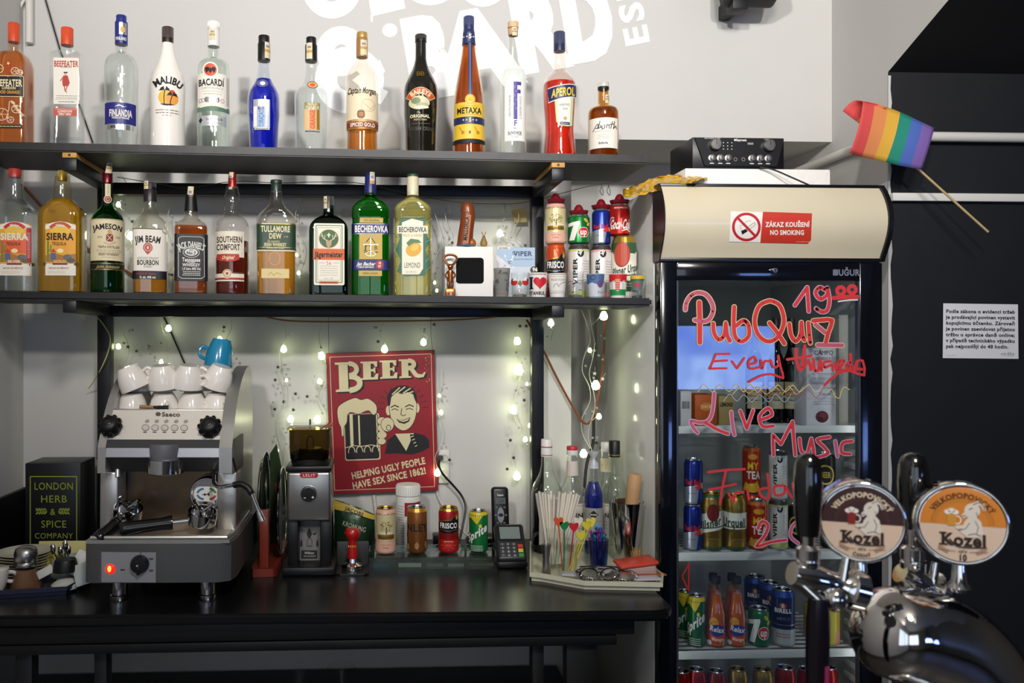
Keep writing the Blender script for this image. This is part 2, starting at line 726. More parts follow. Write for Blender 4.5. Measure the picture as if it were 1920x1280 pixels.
b = MB()
b.tube([at(84, -5, 2.485), at(113, 95, 2.485), at(174, 268, 2.485)], .0022, BW, 6)
b.build('black_cable', label='thin black cable slanting down behind the clear gin bottle', cat='cable')
b = MB()
b.tube([at(-5, 295, 2.485), at(14, 318, 2.485), at(46, 352, 2.485)], .0022, BW, 6)
b.tube([at(46, 352, 2.485), at(80, 390, 2.485)], .0046, M('9a5a34', 0.5), 6)
b.tube([at(80, 390, 2.485), at(165, 466, 2.485), at(250, 515, 2.485)], .0036, M('9a5a34', 0.5), 6)
b.build('brown_cable', label='brown and black cable running down the wall behind the tequila bottles', cat='cable')
b = MB()
b.tube([at(306, 590, 2.485), at(352, 694, 2.485), at(400, 790, 2.485)], .0028, BW, 6)
b.build('black_lead', label='black lead slanting down the wall behind the stacked white cups', cat='cable')
b = MB()
b.tube(smooth([at(988, 600, 2.41), at(1018, 655, 2.47), at(1040, 700, 2.48), at(1068, 752, 2.48), at(1092, 790, 2.47), at(1108, 788, 2.47), at(1122, 740, 2.48), at(1131, 680, 2.48), at(1134, 600, 2.48), at(1134, 570, 2.48)], 5), .0035, M('7a4526', 0.5), 6)
b.build('brown_flex', label='brown flex looping down the wall right of the shelf post', cat='cable')
b = MB()
b.tube(smooth([at(1113, 770, 2.49), at(1112, 830, 2.49), at(1100, 870, 2.49), at(1095, 930, 2.48)], 5), .0045, BW, 6)
b.build('black_flex', label='black flex hanging on the wall behind the syrup bottles', cat='cable')

# white lettering high on the wall (bar name, cut by the top of the picture)
PW = M('ffffff', 0.7, name='white_lettering')
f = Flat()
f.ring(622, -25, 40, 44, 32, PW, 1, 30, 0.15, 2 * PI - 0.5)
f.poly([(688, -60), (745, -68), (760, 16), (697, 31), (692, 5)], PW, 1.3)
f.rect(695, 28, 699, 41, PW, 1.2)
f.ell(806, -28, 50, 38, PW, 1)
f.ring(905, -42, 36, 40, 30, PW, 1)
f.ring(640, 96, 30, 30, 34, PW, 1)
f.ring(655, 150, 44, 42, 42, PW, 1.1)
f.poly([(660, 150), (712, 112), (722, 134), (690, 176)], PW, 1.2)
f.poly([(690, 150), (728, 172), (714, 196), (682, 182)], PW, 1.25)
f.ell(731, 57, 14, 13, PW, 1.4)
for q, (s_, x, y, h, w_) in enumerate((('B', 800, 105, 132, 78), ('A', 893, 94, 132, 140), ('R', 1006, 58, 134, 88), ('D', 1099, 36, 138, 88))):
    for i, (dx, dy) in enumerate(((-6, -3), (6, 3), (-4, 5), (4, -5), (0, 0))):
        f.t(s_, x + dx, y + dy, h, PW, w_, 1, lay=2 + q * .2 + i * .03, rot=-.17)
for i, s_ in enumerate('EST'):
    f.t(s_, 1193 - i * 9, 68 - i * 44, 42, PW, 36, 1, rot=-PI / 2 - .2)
f.build('wall_lettering', None, onto(YW, lift=.0006), label='white letters of the bar name high on the wall behind the bottles', cat='wall lettering')

# ------------------------------------------------------------------ shelves, frame, worktop


def slab(pl, poly, th, m, bev=.004):
    """A board whose outline poly is (x, y) and whose top lies on pl."""
    g = bmesh.new()
    vs = [g.verts.new((x, y, 0)) for x, y in poly]
    fce = g.faces.new(vs)
    r = bmesh.ops.extrude_face_region(g, geom=[fce])
    for v in [e for e in r['geom'] if isinstance(e, bmesh.types.BMVert)]:
        v.co.z -= th
    bmesh.ops.recalc_face_normals(g, faces=g.faces[:])
    es = [e for e in g.edges if abs(e.verts[0].co.z - e.verts[1].co.z) < 1e-6]
    bmesh.ops.bevel(g, geom=es, offset=bev, segments=2, affect='EDGES')
    for v in g.verts:
        v.co.z += pl.z(v.co.x)
    return MB().bm(g, m)


XS0 = XL + .004
XS1 = at(1218, 300, YS).x
XS2 = at(1223, 560, YS).x
SHELF = M('191819', 0.42, noise=(9, 0.4), bump=(30, 0.06), name='black_stained_board')
slab(TOPS, [(XS0, YS), (XS1, YS), (XS1, YB), (XS0, YB)], .0225, SHELF, .003).build(
    'wall_shelf', label='upper black bar shelf carrying the row of thirteen bottles', cat='shelf')
slab(LOWS, [(XS0, YS), (XS2 - .004, YS), (XS2, YS + .006), (XS2, YB), (XS0, YB)], .0215, SHELF, .005).build(
    'wall_shelf', label='lower black bar shelf carrying whiskey bottles, cans and souvenirs', cat='shelf')

STL = M('131418', 0.4, noise=(10, 0.2), name='black_steel')
t = thing('shelf_frame', 'black steel frame of two posts and crossbeams holding both bar shelves', 'shelf frame', (0, 2.42, CNT.z(0)))
L0 = Vector((0, 2.42, CNT.z(0)))
PX = [(at(182, 700, 2.40).x, at(206, 700, 2.40).x), (at(997.5, 700, 2.40).x, at(1020, 700, 2.40).x)]
WOOD = M('c9964e', 0.55, noise=(20, 0.25))
for x0, x1 in PX:
    xm = (x0 + x1) / 2
    MB().box((x0, -.02, CNT.z(xm) - L0.z + .001), (x1, .018, at(600, 345, 2.40).z - L0.z), STL, .002).build('post', t)
    zt = TOPS.z(xm) - .0225 - L0.z
    zl = LOWS.z(xm) - .0215 - L0.z
    MB().box((x0 + .001, 2.137 - 2.42, zt - .046), (x1 - .001, -.021, zt - .0145), STL, .002).build('arm', t)
    MB().box((x0 + .001, 2.135 - 2.42, zl - .031), (x1 - .001, -.021, zl - .0005), STL, .002).build('arm', t)
    b = MB().box((x0, 2.134 - 2.42, zt - .014), (x1, -.045, zt - .0005), WOOD, .002)
    b.cyl((xm, 2.1335 - 2.42, zt - .007), (xm, 2.14 - 2.42, zt - .007), .0035, M('3a2a1a'), n=10)
    b.build('batten', t, label='bare wooden batten under the upper shelf')
za, zb = at(600, 367, 2.40).z - L0.z, at(600, 345, 2.40).z - L0.z
MB().box((PX[0][1], -.019, za), (PX[1][0], .016, zb), STL, .002).build('beam', t)
za, zb = at(600, 594, 2.40).z - L0.z, at(600, 573, 2.40).z - L0.z
MB().box((PX[0][1], -.019, za), (PX[1][0], .016, zb), STL, .002).build('beam', t)

XC1 = at(1262, 1128, 1.86).x
cp = [(XS0, YC), (XC1 - .06, YC)] + [(XC1 - .06 + .06 * math.sin(a), YC + .06 - .06 * math.cos(a)) for a in [PI / 2 * i / 6 for i in range(1, 7)]] + [(XC1, YW - .002), (XS0, YW - .002)]
TOPM = M('121213', 0.27, noise=(7, 0.3), bump=(60, 0.02), name='black_worktop')
slab(CNT, cp, .024, TOPM, .006).build('worktop', label='black bar worktop under the coffee machine, grinder and trays', cat='worktop')
zc = CNT.z(0) - .03
t = thing('counter_base', 'black open base with legs under the bar worktop', 'counter', (0, 2.1, 0))
DK = M('101113', 0.5, noise=(8, 0.2))
MB().box((XS0, -.245, zc - .038), (XC1 - .09, -.215, zc - .0005), DK, .002).build('apron', t)
MB().box((XS0, -.244, zc - .062), (XC1 - .13, -.225, zc - .041), DK, .002).build('rail', t)
for x0, x1, y in ((28, 60, 1.875), (176, 200, 1.885), (998, 1020, 1.885), (1062, 1120, 1.875)):
    MB().box((at(x0, 1250, y).x, y - 2.1, 0), (at(x1, 1250, y).x, y - 2.06, zc - .06), DK, .003).build('leg', t)
MB().box((XS0, -.2, .50), (XC1 - .13, .38, .52), DK, .002).build('board', t)
b = MB()
zb_ = at(44, 912, YW).z
b.box((XL + .002, 1.9, CNT.z(XL) + .001), (XL + .014, YW - .016, zb_), BLACK, .002)
b.box((XL + .002, YW - .015, CNT.z(XL) + .001), (at(150, 900, YW).x, YW - .002, zb_), BLACK, .002)
b.build('backsplash', label='black upstand along the wall behind the plates and tea box', cat='backsplash')
# tumblers on the board under the worktop
gp = thing('tumbler', 'clear tumbler standing on the board under the worktop', 'glass', (0, 0, 0), 0, 'tumblers under the worktop')
MB().lathe([(.032, 0), (.036, .06), (.038, .1)], CLEAR, 20, cap1=False).build('bowl', gp)
MB().lathe([(.030, .002), (.031, .014)], glass('cfe0d8', ior=1.5), 20).build('base', gp)
for i, (px, Y) in enumerate(((220, 2.02), (291, 2.02), (352, 2.04), (404, 2.05), (463, 2.04), (560, 2.2), (590, 2.03), (640, 2.25), (690, 2.1))):
    o = gp if i == 0 else copy_tree(gp)
    o.location = (at(px, 1270, Y).x, Y, .5205)


# ------------------------------------------------------------------ bottles


def bottle(x, Y, pl, prof, gm, label, group=None, sq=None, rot=None, caps=(), liq=None, art=None, lx=None, name='liquor_bottle', cat='bottle', strip=None, extra=None, zb=None, art2=None, neck=11, lab_label=None, wall=2.5):
    """A bottle whose outline prof [(y, half width)] is read off the photograph; it stands on plane pl at distance Y."""
    c = math.cos(math.atan((x - CX) / F))
    p = at(x, CY, Y)
    z = pl.z(p.x) if zb is None else zb
    p = Vector((p.x, Y, z))
    k = mpp(x, Y)
    face = not sq or lx is None
    kw = k * (c if face else 1.0)
    if rot is None:
        rot = fc(p) if face else 0.0
    t = thing(name, label, cat, p, rot, group)

    def zz(y):
        return CZ + (CY - y) * k - z
    pr = mono([(y, h) for y, h in prof], 4)
    P = sorted([(zz(y), h * kw) for y, h in pr])
    P = [q for q in P if q[0] > .003]
    rb = P[0][1]
    P = [(rb - .004, 0.0002), (rb - .001, .0012), (rb, .0045)] + [q for q in P if q[0] > .006]
    P = [(r, h) if i < 3 else (h, r) for i, (r, h) in enumerate(P)]
    SQ = None if not sq else (sq[0], sq[1], neck * kw * 1.15)
    n = 32 if not sq else 40
    gb = MB().lathe(P, gm, n, sq=SQ, cap1=False)
    gb.lathe([(max(.001, r - .0018), max(h, .0045)) for r, h in P if h > .003], gm, n, sq=SQ, cap1=False)
    gb.build('glass', t, ang=1.0)

    def rad(v):
        if v <= P[0][1]:
            return P[0][0]
        for (r0, z0), (r1, z1) in zip(P[:-1], P[1:]):
            if z1 >= v:
                return r0 + (r1 - r0) * (v - z0) / max(1e-9, z1 - z0)
        return P[-1][0]
    rmax = max(q[0] for q in P)
    if liq:
        ly, lm = liq
        zl = zz(ly)
        g = wall * .001
        Q = [(max(.002, r - g), max(h, .004)) for r, h in P if h < zl and h > .003] + [(max(.002, rad(zl) - g), zl)]
        MB().lathe(Q, lm, n, sq=SQ).build('drink', t, ang=1.0)
    for i, cp in enumerate(caps):
        y0, y1, h0, h1, m = cp[:5]
        b = MB()
        a, e = zz(y1), zz(y0)
        r1, r0 = h1 * k * c, h0 * k * c
        b.lathe([(r1, a), (r1 + (r0 - r1) * .9, e - .0012), (r0 - .0008, e)], m, 28)
        if len(cp) > 5:
            for q in range(28):
                u = 2 * PI * q / 28
                b.box((math.cos(u) * r0 - .0004, math.sin(u) * r0 - .0004, a + .35 * (e - a)), (math.cos(u) * r0 + .0004, math.sin(u) * r0 + .0004, e - .001), m)
        b.build('cap' if i == 0 else 'neck_sleeve', t)
    fx = x if lx is None else 700 + (x - 700) * Y / (Y - rmax * sq[0])

    if sq:
        dz = sq[0]

        def on(px, py, l):
            v = zz(py)
            r = rad(v)
            f = min(1.0, max(0.0, (r - SQ[2]) / max(1e-6, rmax - SQ[2])))
            f = f * f * (3 - 2 * f)
            e = 2 + (sq[1] - 2) * f
            u = (px - fx) * kw
            q = max(0.0, 1 - min(.995, abs(u) / max(r, 1e-6)) ** e) ** (1 / e)
            return Vector((u, -(r * (1 + (dz - 1) * f) * q + .0005 + .00022 * l), v))
    else:
        def on(px, py, l):
            v = zz(py)
            r = rad(v) + .0005 + .00022 * l
            s_ = max(-.985, min(.985, (px - fx) * kw / max(r, 1e-5)))
            return Vector((r * s_, -r * math.sqrt(1 - s_ * s_), v))
    if art:
        fl = Flat()
        art(fl)
        fl.build('label', t, on, step=4.0, vstep=7.0, label=lab_label)
    if art2:
        fl = Flat()
        art2(fl)
        fl.build('medallion', t, on, step=4.0, vstep=7.0)
    if strip:
        sx, sy0, sy1, sw, lean = strip
        rr = max(c_[2] for c_ in caps) * k * c + .0007
        f2 = Flat()
        TS = M('d9cfae', 0.7)
        f2.poly([(sx - sw / 2 + lean, sy0), (sx + sw / 2 + lean, sy0), (sx + sw / 2, sy1), (sx - sw / 2, sy1)], TS, 1)
        f2.rect(sx - sw / 2 + lean * .6, sy0 + (sy1 - sy0) * .45, sx + sw / 2 + lean * .4, sy0 + (sy1 - sy0) * .62, M('c79a4c', .6), 2)
        f2.rect(sx - sw * .3 + lean * .6, sy0 + (sy1 - sy0) * .2, sx + sw * .3 + lean * .4, sy0 + (sy1 - sy0) * .34, M('8a86a0', .6), 2)

        def ons(px, py, l):
            s_ = max(-.98, min(.98, (px - x) * k * c / rr))
            return Vector((rr * s_, -rr * math.sqrt(1 - s_ * s_) - .0003 * l, zz(py)))
        f2.build('tax_strip', t, ons, step=3.0)
    if extra:
        extra(t, zz, kw, rad)
    return t


YT = 2.205
G1 = 'row of liquor bottles on the upper shelf'
G2 = 'row of liquor bottles on the lower shelf'
ORC = M('d9502a', 0.35, noise=(60, .1))
DKT = M('2a2a2e', .6)
GREY = M('8d8a84', .6)

# --- upper shelf


def a1(f):
    f.rect(-11, 151, 42, 189, BLACK, 1)
    f.ring(15, 170, 0, 0, 0, BLACK, 1) if 0 else None
    f.stroke([(-11, 151), (42, 151), (42, 189), (-11, 189)], 1.2, CREAM, 1.5, True, False)
    f.t('BEEFEATER', 15, 164, 12, CREAM, 50, 1)
    f.t('LONDON', 17, 173.5, 4.5, CREAM, 25, 1)
    f.t('BLOOD ORANGE', 14, 181, 5.5, M('d99a2e', .5), 44, 1)
    PK = M('e8c9a8', .6)
    for cx, cy, r in ((4, 222, 12), (30, 212, 8), (20, 232, 6), (-2, 138, 9), (28, 142, 7), (36, 144, 5)):
        f.ring(cx, cy, r, r * .9, 1.4, PK, 1)
        for q in range(5):
            u = q * 1.256
            f.stroke([(cx, cy), (cx + r * .9 * math.cos(u), cy + r * .8 * math.sin(u))], .8, PK, 1.2, False, False)
    f.stroke([(18, 198), (17, 212), (12, 230)], 1.5, PK, 1)
    for q in range(4):
        f.ell(24 + q * 5, 200 + q * 7, 5, 2.4, PK, 1.1, 12, .6)
    f.stroke([(16, 125), (18, 140), (15, 152)], 3.4, M('b8321f', .5), 1.1)
    f.ell(16, 128, 2.4, 2.4, PK, 1.6, 10)
    f.rect(-11, 241, 40, 247, INK, 1)
    f.lines(-9, 38, 244, 3, 1, CREAM, 1.2)


bottle(26, YT, TOPS, [(80, 11), (96, 11.5), (100, 18), (106, 24), (118, 28.5), (126, 29.5), (285, 29.5)], glass('fff4ea'),
       'square bottle of bright orange gin with an orange cap, leftmost on the upper shelf', G1, sq=(.95, 9), caps=[(44, 80, 11, 11.5, ORC, 1)], liq=(101, liquid('ffa236', cloudy=.25)), art=a1, lx=26, neck=11)


def a2(f):
    BR = M('b8402f', .5)
    f.rect(101, 113, 147, 199, PAPER, 1, 1.5)
    f.t('BEEFEATER', 124, 124.5, 10.5, BR, 44, 1)
    f.t('LONDON', 124, 130.5, 3, INK, 20)
    f.poly([(119, 146), (127, 146), (131, 160), (128, 166), (118, 166), (117, 156)], BR, 2)
    f.ell(123, 143, 2.6, 2.4, M('d9a684', .6), 2.2, 10)
    f.rect(119.5, 139.5, 127, 141.5, INK, 2.4)
    f.stroke([(121, 166), (122, 174), (125, 177)], 1.8, BR, 2)
    f.stroke([(126, 166), (124, 173)], 1.8, BR, 2)
    f.stroke([(118, 150), (114, 156)], 1.6, BR, 2)
    f.lines(104, 144, 184, 4, 2, GREY, 1.1)
    f.stroke([(104, 190.5), (144, 190.5)], .5, GREY, 2, False, False)
    f.lines(108, 140, 195, 4, 1, INK, 1.1)
    f.rect(101, 206, 144.5, 221.5, M('c25a4a', .5), 1)
    f.t('LONDON', 122, 212.5, 4, PAPER, 26, 1)
    f.t('DRY GIN', 122, 218, 4, PAPER, 22, 1)
    f.lines(103, 143, 208.5, 4, 1, PAPER, .7)


bottle(126, YT, TOPS, [(86, 10.5), (97, 11), (99, 20), (101, 26), (105, 28.5), (282, 28.5)], CLEAR,
       'clear flat gin bottle with an orange-red cap and a tall white label', G1, sq=(.5, 10), caps=[(53, 86, 11.5, 12, ORC, 1)], liq=(260, liquid('fbfdfc')), art=a2, lx=125, neck=10.5)


def a3(f):
    BL = M('23277a', .4)
    f.rect(197, 200, 255, 239.5, BL, 1)
    f.t('FINLANDIA', 226, 219.5, 12, PAPER, 42, 1)
    f.t('VODKA OF FINLAND', 226, 228.5, 3.4, PAPER, 32, 1)
    f.stroke([(216, 208), (224, 205), (231, 208), (238, 207)], 1, SILVER, 2)
    f.rect(202, 240.5, 250, 250, SILVER, 1)
    f.t('40%', 212, 245, 4, INK, 10, 1)


def x3(t, zz, kw, rad):
    f = Flat()
    f.rect(217, 44, 239, 83, BLUC, .5)
    f.rect(224, 46, 238, 68, SILVER, 1)
    f.ell(231, 59, 5, 6, M('d9b06a', .5), 2, 14)
    f.t('FINLAND', 228, 76, 5.5, PAPER, 20, 1)

    def on(px, py, l):
        r = 12.4 * kw + .0004 + l * .0003
        s_ = max(-.98, min(.98, (px - 228.5) * kw / r))
        return Vector((r * s_, -r * math.sqrt(1 - s_ * s_), zz(py)))
    f.build('neck_label', t, on, step=3)


BLUC = M('23307f', .35)
bottle(227.5, YT, TOPS, [(84, 11.5), (98, 12), (103, 19), (110, 27), (118, 31), (130, 33), (150, 33), (188, 31.5), (200, 32.5), (250, 32.5), (262, 31), (284, 30)], CLEAR,
       'tall clear vodka bottle with a dark blue cap and blue band label', G1, caps=[(30, 43, 10, 10, BLUC), (42, 84, 12.3, 12.2, BLUC)], liq=(104, liquid('fbfdfc')), art=a3, extra=x3)


def a4(f):
    f.t('MALIBU', 315, 159, 13, INK, 56, 1, arc=44)
    f.ell(312, 191, 15, 14, M('efb93c', .5), 1, 24)
    f.ell(322, 193, 12, 12, M('ee9a3a', .5), 1.3, 24)
    f.ell(323, 182, 5, 5, M('d8442c', .5), 1.5)
    for bx, by, tx, ty in ((308, 204, 309, 178), (319, 204, 323, 187)):
        f.stroke([(bx, by), ((bx + tx) / 2 - 1, (by + ty) / 2), (tx, ty)], 1.8, INK, 2)
        for q in range(7):
            a = -2.9 + q * .46
            f.poly([(tx, ty), (tx + 6 * math.cos(a), ty + 6 * math.sin(a) - 2), (tx + 12 * math.cos(a), ty + 9 * math.sin(a) + 3)], INK, 2.2)
    f.poly([(300, 203), (327, 203), (318, 206), (308, 206)], INK, 2)
    f.lines(290, 336, 214, 5, 2, GREY, 1.4)
    f.lines(304, 322, 224, 4, 1, M('c86a50', .5), 1.2)


WHITEB = M('f4efe6', 0.12, coat=.6)
bottle(314.5, YT, TOPS, [(82, 11.2), (90, 11.8), (103, 14.5), (115, 18.2), (130, 24), (143, 29.5), (156, 32.5), (170, 33.2), (200, 32.5), (230, 32), (260, 32.5), (284, 33)], WHITEB,
       'opaque white bottle with a dark brown cap and a palm tree sunset on it', G1, caps=[(52, 84, 10.8, 11, M('2e1a17', .35), 1)], art=a4)


def a5(f):
    f.rect(371, 146, 430, 208, PAPER, 1)
    f.ell(394.5, 140, 14.5, 14.5, PAPER, 1.1)
    f.ell(394.5, 140, 11.8, 11.8, M('d2502f', .5), 1.5)
    f.poly([(384, 137), (390, 134.5), (393, 138), (394.5, 135), (396, 138), (399, 134.5), (405, 137), (402, 146), (398, 142), (394.5, 147), (391, 142), (387, 146)], INK, 2)
    f.t('BACARDI', 396, 163, 11.5, INK, 47, 1)
    f.stroke([(418.5, 155.4), (420, 153)], 1, INK, 2)
    f.t('CARTA BLANCA', 398, 173.5, 4, GREY, 41, 0)
    f.stroke([(380, 179.5), (417, 179.5)], .5, GREY, 2, False, False)
    f.lines(382, 416, 184.5, 4, 1, GREY, .9)
    f.rect(384, 190, 411, 200, SILVER, 1.5, 3)
    for q in (376, 381, 393, 408, 417):
        f.ring(q, 196, 3, 3.4, 1, GREY, 2, 14)
    f.rect(370, 207, 430, 216, M('5d7c69', .5), 1.4)
    f.poly([(370, 203), (430, 203), (424, 209), (400, 206.5), (376, 209)], PAPER, 1.6)
    f.rect(378, 224.5, 424, 243, M('c4c8c8', .35, .4), 1)
    f.t('SUPERIOR', 402, 231, 4, INK, 32, 0)
    f.lines(386, 418, 238, 4, 1, GREY, 1.2)
    f.poly([(373, 232.5), (376.5, 227), (380, 232.5), (376.5, 238)], INK, 1.4)
    f.lines(424, 429, 152, 2.6, 20, GREY, 1)


WHC = M('e8e6e0', .4)
bottle(400.5, YT, TOPS, [(86, 10.8), (108, 11.2), (112, 17), (117, 25), (124, 29.8), (132, 30.8), (262, 30.8), (284, 30.2)], glass('fafdfb'),
       'clear rum bottle with a white cap and a red round emblem', G1, caps=[(42, 56, 11.2, 11.2, WHC, 1), (56, 88, 11, 11.4, WHC)], liq=(112, liquid('fbfdfc')), art=a5, strip=(398, 58, 78, 10, 0))


def sister(f, cx, my, c1, c2):
    f.ell(cx - 2, my, 10.5, 8.5, SILVER, 1)
    f.ell(cx - 2, my, 8.5, 6.8, c1, 1.4)
    f.ell(cx - 2, my, 5, 4.4, c2, 1.8)


def a6(f):
    SV = M('c9ced6', .35, .5)
    f.rect(475.5, 194.5, 506, 207.5, SV, 1)
    f.rect(475.5, 207.5, 506, 246, M('aeb6cc', .4), 1)
    f.rect(475.5, 207.5, 482, 244, WHITE, 1.3)
    f.rect(498, 207.5, 505, 244, SV, 1.4)
    f.t('BLUE', 489.5, 211, 5, NAVY, 11, 1)
    f.t('CURAÇAO', 490, 229.5, 8, M('2f86c8', .5), 30, 1, rot=-PI / 2)
    f.rect(477.5, 245.5, 505, 249.5, WHITE, 1.5)
    f.lines(479, 503, 247.5, 2, 1, INK, 1.4)


bottle(495, YT, TOPS, [(113, 11.2), (125, 12), (140, 13.8), (149, 15.8), (158, 20), (168, 26), (178, 29.8), (190, 31), (212, 30.8), (240, 28.8), (284, 27)], glass('fafcff'),
       'deep blue liqueur bottle with a black capped clear neck', G1, caps=[(68, 83, 10.5, 10.5, BLACK), (82, 115, 11.8, 11.8, BLACK)], liq=(150, liquid('1626d8')), art=a6, art2=lambda f: sister(f, 494.5, 163, M('5a5ab0', .4), WHITE), strip=(502, 82, 112, 11, 0))


def a7(f):
    f.rect(571, 200.5, 600, 212, M('8f8656', .5), 1)
    f.t('GOLD', 585.5, 203.5, 4, CREAM, 18, 1)
    f.t('DOUBLE', 585.5, 209, 4, CREAM, 24, 1)
    f.rect(571, 213, 600, 250.5, M('d9b27c', .5), 1)
    f.rect(580, 213, 591.5, 250, M('e58a4e', .5), 1.3)
    f.t('ORANGE', 586, 231.5, 8.5, M('c2451d', .5), 34, 1, rot=-PI / 2)
    f.rect(593.5, 213, 599, 250, M('a9853c', .4, .5), 1.4)
    f.lines(571, 599, 253.5, 2, 1, INK, 2)


bottle(583.5, YT, TOPS, [(113, 11.2), (125, 12), (142, 14), (152, 16), (160, 19), (166, 24), (172, 28.5), (180, 30.8), (200, 31.4), (220, 31), (250, 30.2), (284, 29)], CLEAR,
       'clear liqueur bottle with a black cap and a gold and orange label', G1, caps=[(71, 86, 9.5, 9.5, BLACK), (85, 116, 11.5, 11.5, BLACK)], liq=(171, liquid('fbfdfc')), art=a7, art2=lambda f: sister(f, 588, 166, M('e8b06a', .5), M('e0622f', .5)), strip=(580, 84, 114, 11, 0))


def a8(f):
    TAN = M('e9d9b8', .55)
    f.ell(679.5, 205, 29, 29, TAN, 1, 32)
    f.rect(650.5, 178, 709, 232, TAN, .8)
    f.t('Captain Morgan', 678.5, 178, 11, M('3a2a22', .5), 52, 1, sh=.12)
    f.ring(690, 205, 13, 11, .8, M('b9a077', .5), 1.5)
    f.stroke([(680, 200), (695, 212), (702, 202)], .8, M('b9a077', .5), 1.6)
    BRL = M('8a5a32', .5)
    f.ell(677, 222, 7.5, 8.5, BRL, 2, 18)
    f.stroke([(671, 217), (683, 217)], 1, INK, 2.4)
    f.stroke([(671, 227), (683, 227)], 1, INK, 2.4)
    f.ell(677, 222, 4, 8.4, M('a87440', .5), 2.2, 14)
    f.rect(650, 231.5, 709.5, 249, M('a9722f', .4, .3), 1.6)
    f.rect(650, 236, 709.5, 245.5, M('8a3a22', .5), 2.2)
    f.t('SPICED GOLD', 680, 240.8, 6.5, PAPER, 46, 1, lay=3)
    f.stroke([(660, 233.6), (700, 233.6)], .8, CREAM, 2.2, False, False)


bottle(678.8, YT, TOPS, [(105, 10.8), (118, 13.5), (126, 19), (134, 25), (142, 29), (150, 30.5), (236, 30.5), (250, 29.6), (286, 30)], glass('fefcf8'),
       'clear rum bottle with a gold cap and amber rum low in it', G1, caps=[(62, 72, 10.4, 10.4, M('c9a463', .35, .5)), (72, 108, 10.8, 11, M('b98a54', .4, .4))], liq=(246, liquid('f0902a', cloudy=.25)), art=a8, strip=(682, 78, 106, 12, 0))


def a9(f):
    OR = M('c1512b', .5)
    f.ring(788.5, 213, 27, 34, 12.5, M('d9c28a', .5), 1, 24, PI * 1.19, PI * 1.81)
    f.ring(788.5, 213, 27, 34, 10.5, OR, 1.5, 24, PI * 1.2, PI * 1.8)
    f.t('BAILEYS', 788.5, 180.5, 7.5, CREAM, 40, 1, arc=30)
    f.ell(786, 201, 19.5, 12.5, M('cfc9a4', .5), 1, 28)
    f.ell(780, 197.5, 9, 6, M('7c8a62', .5), 1.5, 18)
    f.ell(792, 205, 12, 4, M('a9ab86', .5), 1.7, 18)
    f.ell(790, 209.5, 14, 3, M('e6ddc0', .5), 1.9, 18)
    f.t('B', 784.6, 145.5, 9, GOLD, 8, 0)
    f.t('B', 792, 145.5, 9, GOLD, 8, 0)
    f.t('The', 785, 219, 4, CREAM, 7, 0, sh=.3)
    f.t('ORIGINAL', 787, 225.5, 5.5, CREAM, 36, 1)
    f.t('Irish Cream', 788, 231.5, 4, CREAM, 24, 0, sh=.3)
    f.lines(770, 806, 239, 4, 1, M('8a6a4a', .5), .7)
    f.t('IRISH', 779, 248.5, 6, M('3e3c34', .5), 22, 1)
    f.t('CREAM', 803, 248.5, 6, M('3e3c34', .5), 20, 1)


bottle(789, YT, TOPS, [(76, 10), (108, 10.4), (118, 12), (130, 16), (142, 22), (154, 28), (164, 31.3), (176, 32.6), (196, 32.4), (230, 31), (288, 29)], M('17160f', .08, coat=1.0),
       'dark brown cream liqueur bottle with gold initials and an arched label', G1, caps=[(66, 80, 10.6, 11, M('1c1711', .3), 1)], art=a9)


def a10(f):
    YL, NV = M('e8bf3a', .45), M('232a55', .4)
    f.rect(877.5, 82, 885.5, 186, NV, .8)
    f.rect(880.5, 82, 882.5, 186, M('6a6c86', .5), 1.1)
    f.rect(851.5, 199, 908, 267, YL, 1)
    f.ell(881.5, 194, 9.5, 9.5, YL, 1.3)
    f.ring(881.5, 194, 8, 8, .8, M('b98a2a', .5), 1.8)
    f.poly([(877, 197), (881.5, 189), (886, 197)], M('d2a52f', .5), 1.9)
    f.t('METAXA', 879.5, 214.5, 10.5, INK, 45, 1)
    f.lines(862, 898, 206, 3, 1, M('a07c26', .5), .8)
    f.lines(858, 900, 222, 3, 1, M('a07c26', .5), .8)
    f.rect(851, 226, 908, 239.5, NV, 1.6)
    for q, sx in enumerate((869, 875, 887, 893)):
        f.star(sx, 232, 2.1, CREAM, 2.4)
    f.t('5', 881.5, 232, 7, CREAM, 5, 1, lay=2.5)
    for sx in (866, 894):
        f.stroke([(sx - 4, 245), (sx, 252), (sx + 3, 256)], 2, M('b98a2a', .5), 2)
        f.ell(sx + 2, 255, 3, 3.4, M('b08426', .5), 2.2, 12)
    f.ell(881, 255, 2, 3.2, M('6a4a20', .5), 2, 12)
    f.rect(849, 267.5, 909, 275, INK, 1.2)


def x10(t, zz, kw, rad):
    f = Flat()
    f.rect(868, 64, 890, 81, NVC, .5)
    f.t('5', 881.5, 72, 8, PAPER, 6, 1)
    for sx in (869.5, 875.5, 887.5):
        f.star(sx, 72.5, 2, PAPER, 2)

    def on(px, py, l):
        r = 12.6 * kw + l * .0003
        s_ = max(-.98, min(.98, (px - 879) * kw / r))
        return Vector((r * s_, -r * math.sqrt(1 - s_ * s_), zz(py)))
    f.build('neck_label', t, on, step=3)


NVC = M('2a3260', .4)
bottle(879, YT, TOPS, [(82, 12), (100, 14), (120, 17.2), (145, 21.8), (165, 25.3), (185, 27.8), (210, 28.8), (240, 29.2), (265, 30), (290, 30.6)], glass('fbeedd'),
       'tall tapering brandy bottle with a blue capped neck and yellow label', G1, caps=[(32, 58, 9.7, 9.9, NVC, 1), (57, 85, 10.2, 13, NVC)], liq=(87, liquid('d2741c', cloudy=.25)), art=a10, extra=x10)


